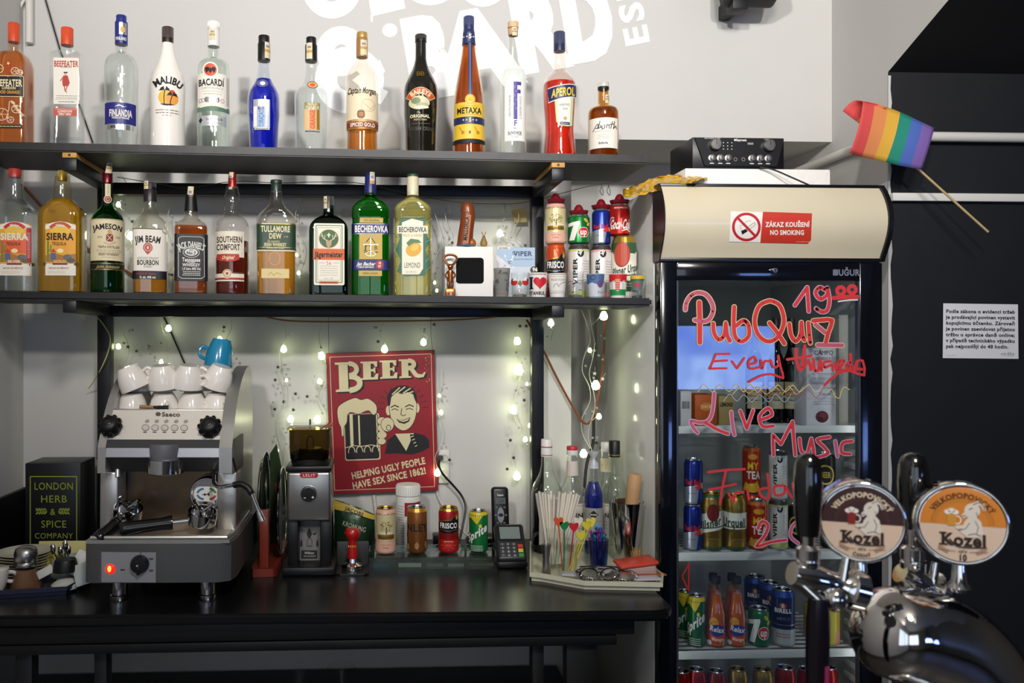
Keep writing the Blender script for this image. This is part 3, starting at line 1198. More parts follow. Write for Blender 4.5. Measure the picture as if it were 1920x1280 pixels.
def a11(f):
    PU = M('4a3f8f', .5)
    f.rect(946.5, 160, 983.5, 269.5, M('f2efe8', .5), 1)
    f.rect(963, 160.5, 970, 243, PU, 2)
    f.rect(970, 160.5, 977, 167, PU, 2)
    f.rect(970, 175, 976, 182, PU, 2)
    f.rect(963, 230, 970, 243, M('f2efe8', .5), 2.4)
    f.t('F', 966.5, 237, 10, PU, 6, 1, lay=3)
    for q in range(6):
        f.ell(965 + (q % 2) * 3, 170 + q * 8, 2.2, 3, M('6a5fae', .5), 2.6, 10)
    f.t('DESTILOVANÁ', 956, 205, 3.6, INK, 40, 0, rot=-PI / 2)
    f.t('Z ČESKÉHO OVOCE', 975.5, 208, 3.6, PU, 42, 0, rot=-PI / 2)
    f.t('1920', 965, 246.5, 2.6, PU, 6, 1)
    f.t('SLIVOVICE', 965, 255, 5, INK, 25, 1)
    f.stroke([(952, 259.2), (978, 259.2)], .6, PU, 2, False, False)
    f.lines(958, 972, 262.5, 3, 1, GREY, 1)


bottle(962, YT, TOPS, [(66, 9.5), (112, 10), (118, 12.5), (124, 16.5), (132, 21), (140, 24), (150, 24.8), (288, 24.8)], glass('fdfefd'),
       'slim clear plum brandy bottle with a pale cork stopper', G1, caps=[(42, 53, 10.2, 10.2, M('d9b58c', .6, noise=(80, .2))), (54, 67, 9.8, 9.2, M('c9a27a', .6, noise=(80, .2)))], liq=(134, liquid('fbfdfc')), art=a11, strip=(965, 54, 70, 9, 0))


def a12(f):
    NV, YE = M('232a5c', .4), M('e6c53c', .45)
    f.poly([(1027.5, 172), (1081, 163.5), (1080, 188), (1028.5, 199.5)], PAPER, 1)
    f.poly([(1027, 173.5), (1081, 165), (1080, 186.5), (1029, 197.5)], NV, 1.6)
    f.t('APEROL', 1056, 181, 14, YE, 43, 1, sh=.18, rot=-.13, lay=2.6)
    f.poly([(1040, 196), (1075, 189), (1072.5, 241), (1064, 243.5), (1048, 242), (1043, 234)], M('c9d6a8', .5), .8)
    f.poly([(1046, 196), (1070, 191.5), (1068, 238), (1052, 240), (1047, 232)], PAPER, 1.4)
    f.t('APERITIVO', 1058, 204.5, 3.6, GREY, 19, 1, rot=-.08)
    f.t('1919', 1059, 212, 3.6, GREY, 9, 1)
    f.ell(1059.5, 229, 3.4, 3.4, M('c9a46a', .5), 2, 14)
    f.rect(1050, 235.5, 1068, 240.5, NV, 2)
    f.lines(1052, 1066, 238, 3, 1, PAPER, 1)


bottle(1048.8, YT, TOPS, [(95, 10.6), (118, 12), (132, 13.6), (138, 17.5), (144, 23), (152, 28.6), (160, 31.2), (178, 31.6), (200, 30.8), (222, 28.8), (245, 28), (265, 29.6), (290, 31.6)], glass('fffaf7'),
       'waisted bottle of bright red-orange aperitif with a dark blue cap', G1, caps=[(61, 97, 10.6, 11, M('242a4e', .35), 1)], liq=(157, liquid('ff3410')), art=a12)


def a13(f):
    f.rect(1105, 227.5, 1157.5, 283.5, M('eee8dc', .6), 1)
    for pts in ([(1114, 248), (1119, 240), (1122, 239), (1121, 247), (1117, 246)], [(1125, 234), (1122, 247), (1127, 245), (1126, 241)], [(1130, 243), (1127, 245), (1131, 248), (1128, 249)], [(1134, 241), (1133, 248)], [(1137, 247), (1138, 241), (1142, 242), (1142, 248)], [(1148, 235), (1145, 248)], [(1143, 241), (1151, 239)], [(1152, 234), (1150, 248), (1154, 242), (1156, 247)], [(1114, 248), (1112, 252)]):
        f.stroke(pts, 1.3, INK, 2)
    f.t('STALINOVY', 1131, 252.5, 2.6, GREY, 30, 0)
    f.lines(1120, 1142, 259, 3.2, 3, GREY, .6)
    f.t('Euforia', 1131, 274, 4, INK, 17, 1)


bottle(1131.3, YT, TOPS, [(168, 10), (196, 10.4), (199, 14), (202, 21), (206, 26.5), (212, 28.6), (220, 29), (292, 29)], glass('f4deb6'),
       'short stout amber absinthe bottle with a silver cap, last on the upper shelf', G1, caps=[(155, 164, 10.6, 11, M('dedad4', .3, .3)), (164, 169, 11, 10.6, BLACK)], liq=(206, liquid('c07c18', cloudy=.3)), art=a13, strip=(1139, 180, 196, 8, 0))

# --- lower shelf
YL_ = 2.215


def sierra(f, dx, txt, bg, frame, arc):
    X = lambda v: v + dx
    f.rect(X(84), 423, X(138), 518.5, M('e8a83a', .5), 1, 2)
    f.poly([(X(84), 426), (X(98), 421), (X(111), 419), (X(124), 421), (X(138), 426), (X(138), 434), (X(111), 428), (X(84), 434)], PAPER, 1.3)
    f.ring(X(111), 443, 22, 20, 6, arc, 1.8, 16, PI * 1.2, PI * 1.8)
    f.t('México', X(111), 425.5, 4.5, PAPER, 16, 1, arc=22)
    f.ell(X(111), 436, 18, 8, M('f0c24a', .5), 1.5)
    f.t('SIERRA', X(110), 447, 12, txt, 48, 1, lay=3)
    f.t('TEQUILA', X(109), 460, 5.5, M('6a3a24', .5), 26, 1, lay=3)
    f.rect(X(84), 452, X(138), 478, bg, 1.2)
    f.ell(X(111), 473, 6, 4, M('fbe9a8', .5), 2)
    f.poly([(X(84), 482), (X(98), 477), (X(118), 482), (X(138), 478), (X(138), 494), (X(84), 494)], M('b5763e', .5), 1.6)
    f.ell(X(124), 485, 8, 5.5, M('6a6a66', .5), 2)
    f.ell(X(130), 491, 7, 4.5, M('4e5a52', .5), 2.1)
    f.stroke([(X(89), 492), (X(89), 456)], 3.6, M('6a8a3a', .5), 2)
    f.stroke([(X(89), 474), (X(94), 471), (X(94), 463)], 2.4, M('6a8a3a', .5), 2)
    f.poly([(X(92), 476), (X(99), 469), (X(104), 476)], M('c8452c', .5), 2.3)
    f.poly([(X(94), 477), (X(103), 477), (X(104), 490), (X(94), 490)], M('5a6a8a', .5), 2.2)
    f.t(frame, X(110), 492.5, 4.5, PAPER if dx < 0 else M('e8cf7a', .5), 22, 1, lay=3)
    f.rect(X(84), 497, X(138), 518.5, PAPER, 1.7)
    f.rect(X(97), 495.5, X(124), 499, M('8a3a2a', .5), 2.2)
    f.t('HECHO EN MÉXICO', X(108), 505, 3.2, M('9a6a4a', .5), 36, 1)
    f.lines(X(86), X(120), 511, 3, 2, M('c9a47a', .5), .7)
    for sx in (82, 138.5):
        f.ell(X(sx), 497.5, 3.6, 3.2, M('5a4a2a', .5), 2.4, 12)
    if dx < 0:
        f.rect(X(131.5), 430, X(138), 494, M('c8404a', .5), 2.4)
        f.lines(X(133), X(137), 440, 3, 16, PAPER, 1, 3)


SG = [(330, 13), (338, 14), (348, 15.6), (362, 16.5), (372, 17.5), (378, 23), (384, 29), (392, 36), (402, 40.4), (410, 41), (440, 41), (560, 40.5)]
bottle(28, YL_, LOWS, [(y, h * .98) for y, h in SG], CLEAR,
       'big clear silver tequila bottle with a red cap, leftmost on the lower shelf', G2, sq=(.72, 4.5), caps=[(317, 333, 12, 12, M('b83a32', .4), 1)], liq=(386, liquid('fbfdfc')), art=lambda f: sierra(f, -84, PAPER, M('e8653a', .5), 'SILVER', M('c8302c', .5)), lx=28, neck=17)
bottle(117, YL_, LOWS, SG, glass('fefbf0'),
       'big gold tequila bottle with a yellow cap', G2, sq=(.72, 4.5), caps=[(320, 339, 8.6, 9, M('b89a3a', .35, .5), 1)], liq=(374, liquid('f6c030', cloudy=.25)), art=lambda f: sierra(f, 2, INK, M('eda83c', .5), 'GOLD', M('c8502c', .5)), lx=117, neck=17)


def j3(f):
    f.rect(170, 414, 233, 491, M('e2d3ae', .55), 1)
    f.stroke([(170, 415.5), (233, 415.5)], .8, M('a8905a', .5), 1.5, False, False)
    f.t('JAMESON', 202, 428, 9.5, INK, 55, 1, arc=95)
    f.t('ESTD', 187.5, 448, 3.2, GREY, 9, 1)
    f.t('1780', 220, 448, 3.2, GREY, 9, 1)
    CR = M('8a2c2a', .5)
    f.rect(199, 442, 212, 456, CR, 2, 3)
    f.stroke([(201, 444), (210, 454)], 1, CREAM, 2.5)
    f.stroke([(210, 444), (201, 454)], 1, CREAM, 2.5)
    f.ell(205.5, 438, 4, 4, M('c9a46a', .5), 2)
    f.stroke([(195, 458), (205, 461), (216, 457)], 2, M('c9a47a', .5), 2)
    f.t('TRIPLE DISTILLED', 204, 466, 4, M('6a5a3a', .5), 40, 1)
    f.lines(180, 228, 472, 3.4, 2, GREY, .9)
    f.t('IRISH WHISKEY', 204, 479.5, 4, M('6a5a3a', .5), 38, 1)
    f.lines(190, 217, 485, 3, 1, GREY, .8)
    f.rect(169.5, 495, 233.5, 508.5, M('15211a', .4), 1)
    f.stroke([(170, 496), (233, 496)], 1, GOLD, 1.6, False, False)
    f.stroke([(170, 507.6), (233, 507.6)], 1, GOLD, 1.6, False, False)
    f.t('John Jameson', 203, 502, 6, M('d9c07a', .5), 42, 0, sh=.5)


def cork(t, zz, kw, rad):
    f = Flat()
    f.rect(197.5, 346, 208, 371, M('d9cfa6', .5), 1)
    f.stroke([(202.7, 348), (202.7, 366)], 1, M('a8905a', .5), 2, False, False)
    f.ell(202.5, 375, 7.6, 7.6, M('e6d2b4', .5), 1.6)
    f.ell(202.5, 375, 6, 6, M('8a3430', .5), 2.2)
    f.ring(202.5, 375, 3.4, 3.4, .8, CREAM, 2.6, 14)

    def on(px, py, l):
        r = rad(zz(py)) + .0006 + l * .0003
        s_ = max(-.98, min(.98, (px - 202) * kw / r))
        return Vector((r * s_, -r * math.sqrt(1 - s_ * s_), zz(py)))
    f.build('neck_label', t, on, step=3, vstep=4)


bottle(201.5, YL_, LOWS, [(343, 10), (372, 10.2), (386, 11.5), (392, 15.5), (398, 21.5), (406, 28.5), (416, 32), (428, 32.6), (560, 32.6)], glass('86cc92'),
       'green whiskey bottle with a dark red cap and cream label', G2, caps=[(323, 345, 9.6, 10, M('6a1826', .25, .5))], liq=(384, liquid('3f8a2a', cloudy=.25)), art=j3, strip=(203, 306, 326, 12, 4), extra=cork)


def j4(f):
    LB = M('ebe4d8', .55)
    f.rect(249, 432, 312, 509.5, LB, 1)
    f.stroke([(249, 432.5), (304, 432.5), (306, 438), (312, 440)], 1.2, INK, 1.6)
    f.t('JIM BEAM', 277.5, 451, 11.5, INK, 47, 1, arc=120)
    RS = M('b8402c', .5)
    f.ell(277.3, 467, 8.6, 9, RS, 2, 20)
    f.star(277.3, 467, 11, M('c85a44', .5), 1.8, 14)
    f.ring(277.3, 467, 6, 6.4, .8, LB, 2.6, 18)
    f.t('B', 277.3, 467, 5, LB, 4, 1, lay=2.8)
    f.poly([(272, 475), (277, 480), (282, 475), (279, 473)], RS, 1.9)
    f.t('KENTUCKY STRAIGHT', 277.5, 486.5, 4, DKT, 39, 0)
    f.t('BOURBON', 277.3, 494.5, 8.5, INK, 40, 1)
    f.t('WHISKEY', 277.5, 502, 3.6, DKT, 17, 0)
    f.rect(248.5, 510, 312.5, 524.5, M('1b1a1e', .45), 1)
    f.t('James B. Beam', 274, 514.5, 4, M('b8403a', .5), 36, 0, sh=.4)
    f.t('1L alc. 40% vol.', 277, 521.5, 4, PAPER, 30, 1)


bottle(281.5, YL_, LOWS, [(377, 12), (388, 12.8), (398, 15), (406, 19.5), (411, 25), (417, 30), (425, 32.6), (432, 33.4), (500, 33.2), (560, 32.8)], glass('fdfcf9'),
       'clear bourbon bottle with a black cap, white label and red seal', G2, sq=(.85, 4), caps=[(343, 356, 11.5, 11.5, BLACK, 1), (356, 379, 12.2, 12.4, M('2a2228', .35))], liq=(511, liquid('e89c2c', cloudy=.3)), art=j4, strip=(274, 341, 356, 8, 0), neck=13)


def j5(f):
    f.rect(327.5, 442, 389.5, 528.5, M('16151a', .45), 1)
    W = M('dcd8d2', .5)
    f.stroke([(335, 450), (342, 447), (376, 447), (382, 450)], .8, W, 1.6, False, False)
    f.stroke([(335, 450), (335, 520), (341, 524), (377, 524), (383, 520), (382, 450)], .9, W, 1.6, False, False)
    f.t("JACK DANIEL'S", 358.5, 461.5, 11, W, 51, 1, arc=52)
    f.ring(358.5, 476, 15, 9.4, 1, W, 2, 26)
    f.ell(358.5, 475.5, 12, 6.8, W, 2)
    f.t('OLD', 358.5, 471.5, 2.6, INK, 7, 1, lay=3)
    f.t('No.7', 358.5, 477, 5.4, INK, 17, 1, lay=3)
    f.t('Tennessee', 358.5, 489.5, 7, W, 33, 1)
    f.t('SOUR MASH', 358.5, 494.5, 2.4, W, 14, 1)
    f.t('WHISKEY', 358.5, 499, 5.4, W, 32, 1)
    f.t('1,0 Litre 40% Vol.', 359, 506, 4.6, W, 35, 1)
    f.lines(342, 375, 511.5, 3.2, 3, W, 1.2)


bottle(358.3, YL_, LOWS, [(396, 12.4), (408, 13.6), (413, 18), (418, 24), (424, 29.5), (428, 31.4), (434, 32), (560, 31.6)], glass('fdfbf7'),
       'square whiskey bottle with black cap and black label', G2, sq=(.95, 7), caps=[(362, 397, 9.4, 12.8, BLACK)], liq=(425, liquid('b85a16', cloudy=.3)), art=j5, strip=(355, 351, 390, 11, 3), neck=13.5)


def j6(f):
    LB = M('e6ddc8', .55)
    f.rect(404, 437, 457.5, 485, LB, 1)
    f.t('SOUTHERN', 430.5, 452.5, 10.5, M('4a3a34', .5), 47, 1)
    f.t('COMFORT', 428, 466.5, 10.5, M('4a3a34', .5), 43, 1)
    f.poly([(407, 479), (448, 479), (449, 489), (440, 492), (428, 493.5), (415, 492), (406, 489)], M('b83a30', .5), 2)
    f.t('Original', 428, 485.5, 6, CREAM, 22, 1, sh=.4, lay=3)
    f.rect(403.5, 515, 457.5, 529, LB, 1)
    f.rect(403.5, 522.5, 457.5, 526.5, M('a83430', .5), 2)
    f.ell(426, 515.5, 8.5, 8.5, LB, 2.2)
    f.ring(426, 515, 6.4, 6.4, 1.6, M('c0852f', .5), 2.6)
    f.star(426, 515, 4.4, M('a83430', .5), 2.6, 6)
    f.t('NEW ORLEANS', 446, 514, 2.6, M('8a5a4a', .5), 18, 1)


bottle(435.7, YL_, LOWS, [(349, 10.8), (358, 12.4), (372, 15.6), (386, 16.6), (398, 16.2), (404, 18), (410, 24), (418, 30), (428, 32.4), (440, 32.6), (560, 32.2)], glass('fdfcfb'),
       'clear round-necked liqueur bottle with a red cap and red-brown drink half way up', G2, caps=[(323, 351, 7, 8.4, M('a82a28', .25, .5))], liq=(453, liquid('7a2410')), art=j6, strip=(431, 324, 356, 8, 3), neck=14)


def j7(f):
    GN, YW_ = M('24402f', .45), M('d9cf9a', .5)
    f.rect(481.5, 421.5, 555, 470.5, GN, 1)
    f.stroke([(481.5, 422.5), (555, 422.5)], 1.2, GOLD, 1.6, False, False)
    f.stroke([(481.5, 466), (555, 466)], .8, GOLD, 1.6, False, False)
    f.stroke([(481.5, 471.8), (555, 471.8)], 1.8, CREAM, 1.6, False, False)
    f.t('TULLAMORE', 516.5, 432, 10.5, YW_, 54, 1)
    f.t('DEW', 516, 445, 9.5, YW_, 23, 1)
    f.t('Est. 1829', 536, 446, 2.6, YW_, 8, 0)
    f.t('The Legendary', 513, 454.5, 4.6, YW_, 24, 0, sh=.4)
    f.t('IRISH WHISKEY', 516, 461, 6, YW_, 41, 1)
    f.t('TRIPLE DISTILLED', 516, 467, 2.6, YW_, 34, 1)
    f.rect(490.5, 505.5, 542, 523, M('d9c58a', .5), 1)
    f.stroke([(503, 518), (508, 512), (513, 518), (519, 513), (527, 516)], .8, M('a86a4a', .5), 2)
    f.ring(515, 487, 10, 12, 1.2, M('e0a85a', .2), 1)


bottle(518, YL_, LOWS, [(356, 10.2), (362, 11), (376, 13), (386, 16.5), (394, 24), (402, 31.5), (410, 35.5), (420, 37), (470, 37), (560, 36.4)], glass('fdfcf8'),
       'wide flat whiskey bottle with dark green stopper and dark green label', G2, sq=(.6, 4.5), caps=[(338, 344, 11, 11, M('26382f', .35)), (343, 359, 9.6, 9.6, M('26382f', .35))], liq=(473, liquid('e8a030', cloudy=.3)), art=j7, neck=13)


def j8(f):
    GN = M('4f7a4c', .5)
    f.rect(589, 422, 645.5, 536, M('e9e3d2', .55), 1, 3)
    f.stroke([(593, 426), (641, 426), (641, 531), (593, 531)], 1.6, GN, 1.6, True, False)
    f.stroke([(596, 430), (638, 430), (638, 527), (596, 527)], .6, GN, 1.6, True, False)
    f.ell(616.5, 450.5, 18, 17, M('3c5f3c', .5), 1.9, 30)
    f.ring(616.5, 450.5, 18, 17, 1, M('c9a24a', .5), 2.4)
    f.poly([(611, 454), (622, 454), (621, 462), (617, 468), (615, 468), (612, 462)], M('b09a72', .5), 2.6)
    for sgn in (-1, 1):
        f.stroke([(616.5 + sgn * 3, 454), (616.5 + sgn * 10, 450), (616.5 + sgn * 13, 441)], 1.3, CREAM, 2.6)
        f.stroke([(616.5 + sgn * 8, 451), (616.5 + sgn * 7, 444)], 1.1, CREAM, 2.6)
        f.stroke([(616.5 + sgn * 12, 446), (616.5 + sgn * 15, 445)], 1.1, CREAM, 2.6)
    f.rect(615.3, 440, 617.7, 448, M('d9e6a8', .5), 2.6)
    f.rect(613, 442.6, 620, 444.6, M('d9e6a8', .5), 2.7)
    f.rect(588, 469, 645.5, 489.5, M('d0622a', .5), 2.3)
    f.t('Jägermeister', 616.5, 479.5, 10, INK, 51, 1, lay=3)
    f.t('56', 616.5, 495.5, 6, M('b0563a', .5), 9, 0)
    f.lines(598, 610, 495, 3, 1, GREY, .8)
    f.lines(623, 636, 495, 3, 1, GREY, .8)
    f.lines(600, 633, 501, 4.2, 5, GREY, .7)
    f.t('AN D. 1878', 616, 524, 2.6, GREY, 16, 0)
    f.rect(599, 529, 634, 533.5, M('d0622a', .5), 2.4)
    f.lines(601, 632, 531.3, 3, 1, INK, 1.2, 3)


bottle(616, YL_, LOWS, [(392, 9.8), (400, 10.4), (404, 14), (409, 21), (415, 28), (422, 33.5), (430, 36), (440, 36.5), (565, 36.5)], glass('62b078'),
       'squared dark green herbal liqueur bottle with a white label and orange band', G2, sq=(.7, 9), caps=[(368, 395, 9.6, 9.4, M('1b1a14', .35), 1)], liq=(404, liquid('0f3d12')), art=j8, strip=(610, 369, 392, 6, 0), neck=10.5)


def becher_lines(f, BL):
    pass


def j9(f):
    BL, YG = M('23296a', .45), M('c3a54e', .5)
    f.rect(675, 411, 718, 420.5, YG, 1)
    f.t('THE ORIGINAL', 696.5, 416, 3.6, M('6a5424', .5), 30, 1)
    f.rect(660, 422, 730, 441.5, BL, 1)
    f.stroke([(660, 422.6), (730, 422.6)], .8, SILVER, 1.6, False, False)
    f.stroke([(660, 441), (730, 441)], .8, SILVER, 1.6, False, False)
    f.t('BECHEROVKA', 696, 432, 11.5, PAPER, 61, 1)
    f.rect(674, 442, 716.5, 488, YG, 1.4)
    SV = M('d8d8d0', .4, .3)
    f.stroke([(695, 448), (695, 480)], 1.8, SV, 2)
    f.stroke([(687, 456), (695, 447), (703, 458)], 1.4, INK, 1.9)
    f.stroke([(682, 461), (709, 461)], 1.6, SV, 2)
    f.stroke([(684, 475), (708, 475)], 1.6, INK, 1.9)
    f.ring(690, 468, 5, 6, 1.2, INK, 1.8, 14)
    f.t('J', 685.5, 466, 8, INK, 5, 0, lay=2.3)
    f.t('B', 704.5, 466, 8, INK, 6, 0, lay=2.3)
    f.ring(695, 478, 9, 4, 1.2, SV, 2.1, 18)
    f.rect(660, 489, 730, 508, BL, 1)
    f.t('Jan Becher', 687, 496.5, 6, PAPER, 33, 1, sh=.35)
    f.t('CZECH REPUBLIC', 686, 502.5, 2.8, PAPER, 30, 1)
    f.ell(711.5, 498, 7, 8.5, M('a8303c', .5), 2)
    f.t('18', 711.5, 495, 4, PAPER, 5, 1, lay=3)
    f.t('07', 711.5, 501, 4, PAPER, 5, 1, lay=3)
    f.rect(673, 509, 716, 519, YG, 1.2)
    f.t('HERBAL LIQUEUR', 694.5, 514, 3, M('6a5424', .5), 28, 1)


BPR = [(360, 11), (368, 11.6), (373, 16), (378, 23), (384, 30), (391, 34.4), (400, 35.6), (411, 35.6), (413, 34.6), (420, 34.6), (422, 35.8), (560, 35.6)]
bottle(694.5, YL_, LOWS, BPR, glass('9fe0a4'),
       'tall bright green herbal liqueur bottle with dark blue bands and cap', G2, sq=(.62, 4.5), caps=[(325, 363, 10, 11.2, M('262a66', .35))], liq=(371, liquid('58c83a', cloudy=.3)), art=j9, strip=(698, 324, 360, 9, 0), neck=12)


def j10(f):
    DG = M('3f6b58', .5)
    CRM = M('ece6cf', .55)
    f.poly([(752, 413), (762, 411), (775, 414), (793, 410), (798, 420), (793, 430), (806, 455), (797, 470), (806, 495), (796, 518), (760, 519), (745, 510), (752, 490), (742, 470), (750, 450), (745, 432)], DG, .9)
    for q in range(11):
        u = R.uniform(-.6, .6)
        sx = 745 if q % 2 else 798
        sy = 420 + q * 9
        f.stroke([(sx, sy), (sx + (-6 if q % 2 else 7), sy - 6 + u * 4)], 1.6, M('6a947c', .5), 1.2)
    f.poly([(754, 420), (772, 413), (793, 418), (793, 505), (786, 516), (754, 516)], CRM, 1.5)
    f.rect(745, 426, 802, 440.5, CRM, 2)
    f.t('BECHEROVKA', 773.5, 433.3, 9, M('4a4a44', .5), 51, 1, lay=3)
    f.t('FRUIT & HERBS', 773, 444, 4, M('d0b06a', .5), 35, 1, lay=3)
    f.ell(775.5, 470, 15, 12.5, M('dfa83a', .5), 2, 26, -.5)
    f.ell(778, 466.5, 8, 5, M('eec25a', .5), 2.3, 18, -.5)
    f.poly([(762, 458), (770, 450), (785, 452), (790, 458), (776, 458), (766, 464)], M('5a7c50', .5), 2.4)
    f.t('LEMOND', 773, 499, 9.5, M('33423a', .5), 30, 0, lay=3)
    f.t('Jan Becher', 772, 511, 3.4, GREY, 20, 0, sh=.3)


bottle(774, YL_, LOWS, BPR, glass('fdfdf2'),
       'tall pale yellow lemon liqueur bottle with a cream cap', G2, sq=(.62, 4.5), caps=[(327, 332, 10.8, 10.8, M('3a5a48', .4)), (332, 367, 10.8, 11, M('ddd3b4', .45))], liq=(371, liquid('f8eea0', cloudy=.22)), art=j10, neck=12)

# ------------------------------------------------------------------ drink cans
# artwork in can units: x = turn / 90 degrees, y = 0 (top of the wall) .. 1 (bottom)


def can(p, r, h, body, label, group=None, art=None, top=None, turn=0.0, name='drink_can', tab=True, k=1.0, neck=.82):
    t = thing(name, label, 'can', p, fc(Vector(p)) + turn, group)
    sh = h * .035
    b = MB()
    pr = [(r * .78, .0005), (r * .86, .002), (r, h * .055), (r, h - h * .12), (r * (neck + 1) / 2, h - h * .06), (r * neck, h - .004)]
    b.lathe(pr, body, 28)
    b.build('body', t)
    tm = top or SILVER
    b = MB()
    rn = r * neck
    b.lathe([(rn, h - .004), (rn + .0012, h - .001), (rn + .0006, h), (rn - .002, h - .0005), (rn - .003, h - .004), (.001, h - .004)], tm, 28, cap1=True)
    lid = b.build('lid', t)
    if tab:
        MB().box((-.006, -.010, h - .0036), (.006, .012, h - .002), SILVER, .001).build('tab', lid)
    if art:
        f = Flat()
        art(f)

        def on(x, y, l):
            a = x * PI / 2
            z = h * .975 - y * h * .95
            rr = r
            if z > h * .88:
                rr = r * (1 + (neck - 1) * (z - h * .88) / (h * .115))
            elif z < h * .055:
                rr = r * (.86 + .14 * z / (h * .055))
            rr += .0004 + .00018 * l
            return Vector((rr * math.sin(a), -rr * math.cos(a), z))
        f.build('artwork', t, on, step=.15, vstep=.12)
    return t


def viper(tint):
    def art(f):
        f.rect(-2, .0, 2, .07, M('3a2f30', .5), 1)
        f.rect(-2, .07, 2, .11, tint, 1)
        f.ell(.12, .14, .2, .085, INK, 1)
        f.t('V', .12, .14, .09, WHITE, .18, 1, sh=.2, lay=2)
        f.ring(.02, .12, .08, .03, .02, WHITE, 2, 12)
        f.t('VIPER', -.2, .5, .24, INK, .5, 1, rot=-PI / 2)
        f.lines(.25, .75, .3, .05, 9, M('b9a9a4', .5), .012)
        f.poly([(-1.2, .95), (-1.2, .8), (-.5, .9), (.2, .86), (1.2, .92), (1.2, 1)], tint, 1)
    return art


def text_rot_fix():
    pass


def frisco(dark):
    def art(f):
        O = M('c22a26' if dark else 'd0521f', .35, .2)
        f.rect(-2, .0, 2, .05, GOLD if dark else O, 1)
        if not dark:
            for q in range(9):
                f.stroke([(-1.2 + q * .3, .05), (-.9 + q * .3, .3), (-1.05 + q * .3, .6)], .05, M('b83a1c', .4), 1, False, False)
        f.poly([(-.8, .3), (-.2, .26), (.2, .24), (.35, .17), (.6, .13), (.8, .22), (.75, .5), (.3, .55), (-.4, .55), (-.8, .48)], BLACK, 2)
        f.stroke([(-.8, .3), (-.2, .26), (.2, .24), (.35, .17), (.6, .13)], .02, GOLD, 2.4)
        f.ell(.58, .2, .1, .05, M('c99a3a', .5), 2.6, 14)
        f.t('FRISCO', 0, .375, .115, WHITE, 1.2, 1, lay=3)
        f.stroke([(-.6, .47), (0, .5), (.6, .47)], .012, SILVER, 3)
        if dark:
            f.rect(-2, .7, 2, 1, M('b8221f', .35, .2), 1)
            for q in range(8):
                a = q * .785
                f.stroke([(0, .83), (.5 * math.cos(a), .83 + .12 * math.sin(a))], .02, M('d8463a', .5), 1.5, False, False)
            f.lines(-.3, .3, .74, .05, 1, CREAM, .015)
        else:
            f.stroke([(-.9, .8), (.9, .72)], .03, M('e8903a', .5), 1.4, False, False)
            f.stroke([(-.9, .9), (.9, .85)], .03, M('9a2418', .5), 1.4, False, False)
    return art


def tree(f):
    f.rect(-2, 0, 2, .07, M('e2a79a', .5), 1)
    f.t('CIDER CIDER CIDER', 0, .1, .035, M('b8685a', .5), 1.5, 1)
    f.rect(-2, .13, 2, .72, M('dccf9c', .4, .2), 1)
    for q in range(70):
        a, d = R.uniform(0, 6.28), math.sqrt(R.random())
        f.ell(.05 + .42 * d * math.cos(a), .40 + .115 * d * math.sin(a) - .02, .03, .012, M('6a5a34' if q % 3 else 'a8a05a', .5), 2 + q * .004, 7)
    f.stroke([(.05, .42), (.05, .53)], .07, M('5a4426', .5), 2)
    f.ell(.05, .535, .5, .02, M('e8e0c0', .5), 1.9, 20)
    f.rect(-.55, .57, .6, .68, M('a8803a', .35, .6), 2)
    f.t('Kingswood', .03, .625, .06, M('5a3a1a', .5), 1.0, 1, lay=3)
    f.rect(-2, .73, 2, 1, M('e5b199', .5), 1.2)
    f.t('Sweet Rosé', .03, .8, .035, M('9a5a4a', .5), .6, 0)
    f.lines(-.2, .2, .87, .05, 1, M('9a5a4a', .5), .02)


def sevenup(f):
    f.poly([(-.75, .3), (.05, .22), (.08, .3), (-.25, .9), (-.62, .9), (-.3, .38), (-.72, .42)], WHITE, 2)
    f.ell(.3, .62, .32, .17, M('c8281f', .4), 2.3, 26)
    f.ring(.3, .62, .33, .175, .02, WHITE, 2.4, 26)
    f.t('up', .3, .6, .2, WHITE, .42, 1, sh=.15, lay=3)
    f.ell(.45, .2, .16, .06, M('c9b82a', .4), 2.1, 16, .3)
    f.ell(.62, .33, .12, .06, M('e0c832', .4), 2.1, 16, -.3)


def redbull(f):
    SV = M('c3c8d2', .28, .7)
    f.poly([(-2, .68), (-.6, .62), (0, .58), (.6, .52), (1, .5), (2, .5), (2, 1), (-2, 1)], SV, 1)
    f.poly([(.42, .6), (1.2, .52), (1.2, 1), (.25, 1)], M('22399a', .3, .5), 1.5)
    f.t('Red Bull', -.02, .5, .12, M('c8242c', .4), 1.1, 1, lay=3)
    f.poly([(.1, .62), (.45, .54), (.62, .56), (.5, .64), (.3, .68)], M('d8352c', .4), 2)
    f.ell(.72, .6, .14, .06, M('e8b83a', .4), 1.9, 16)
    f.t('ENERGY DRINK', -.1, .76, .035, M('3a4a8a', .5), .55, 0)


def coke(f):
    f.t('ORIGINAL TASTE', 0, .12, .05, WHITE, 1.0, 1)
    f.t('Coca-Cola', -.05, .66, .3, WHITE, 1.4, 1, sh=.4, lay=2)
    f.stroke([(.0, .88), (.3, .83), (.6, .9), (.9, .82)], .035, WHITE, 2)
    f.ring(-.62, .57, .2, .14, .035, WHITE, 2, 18, .4, 5.4)


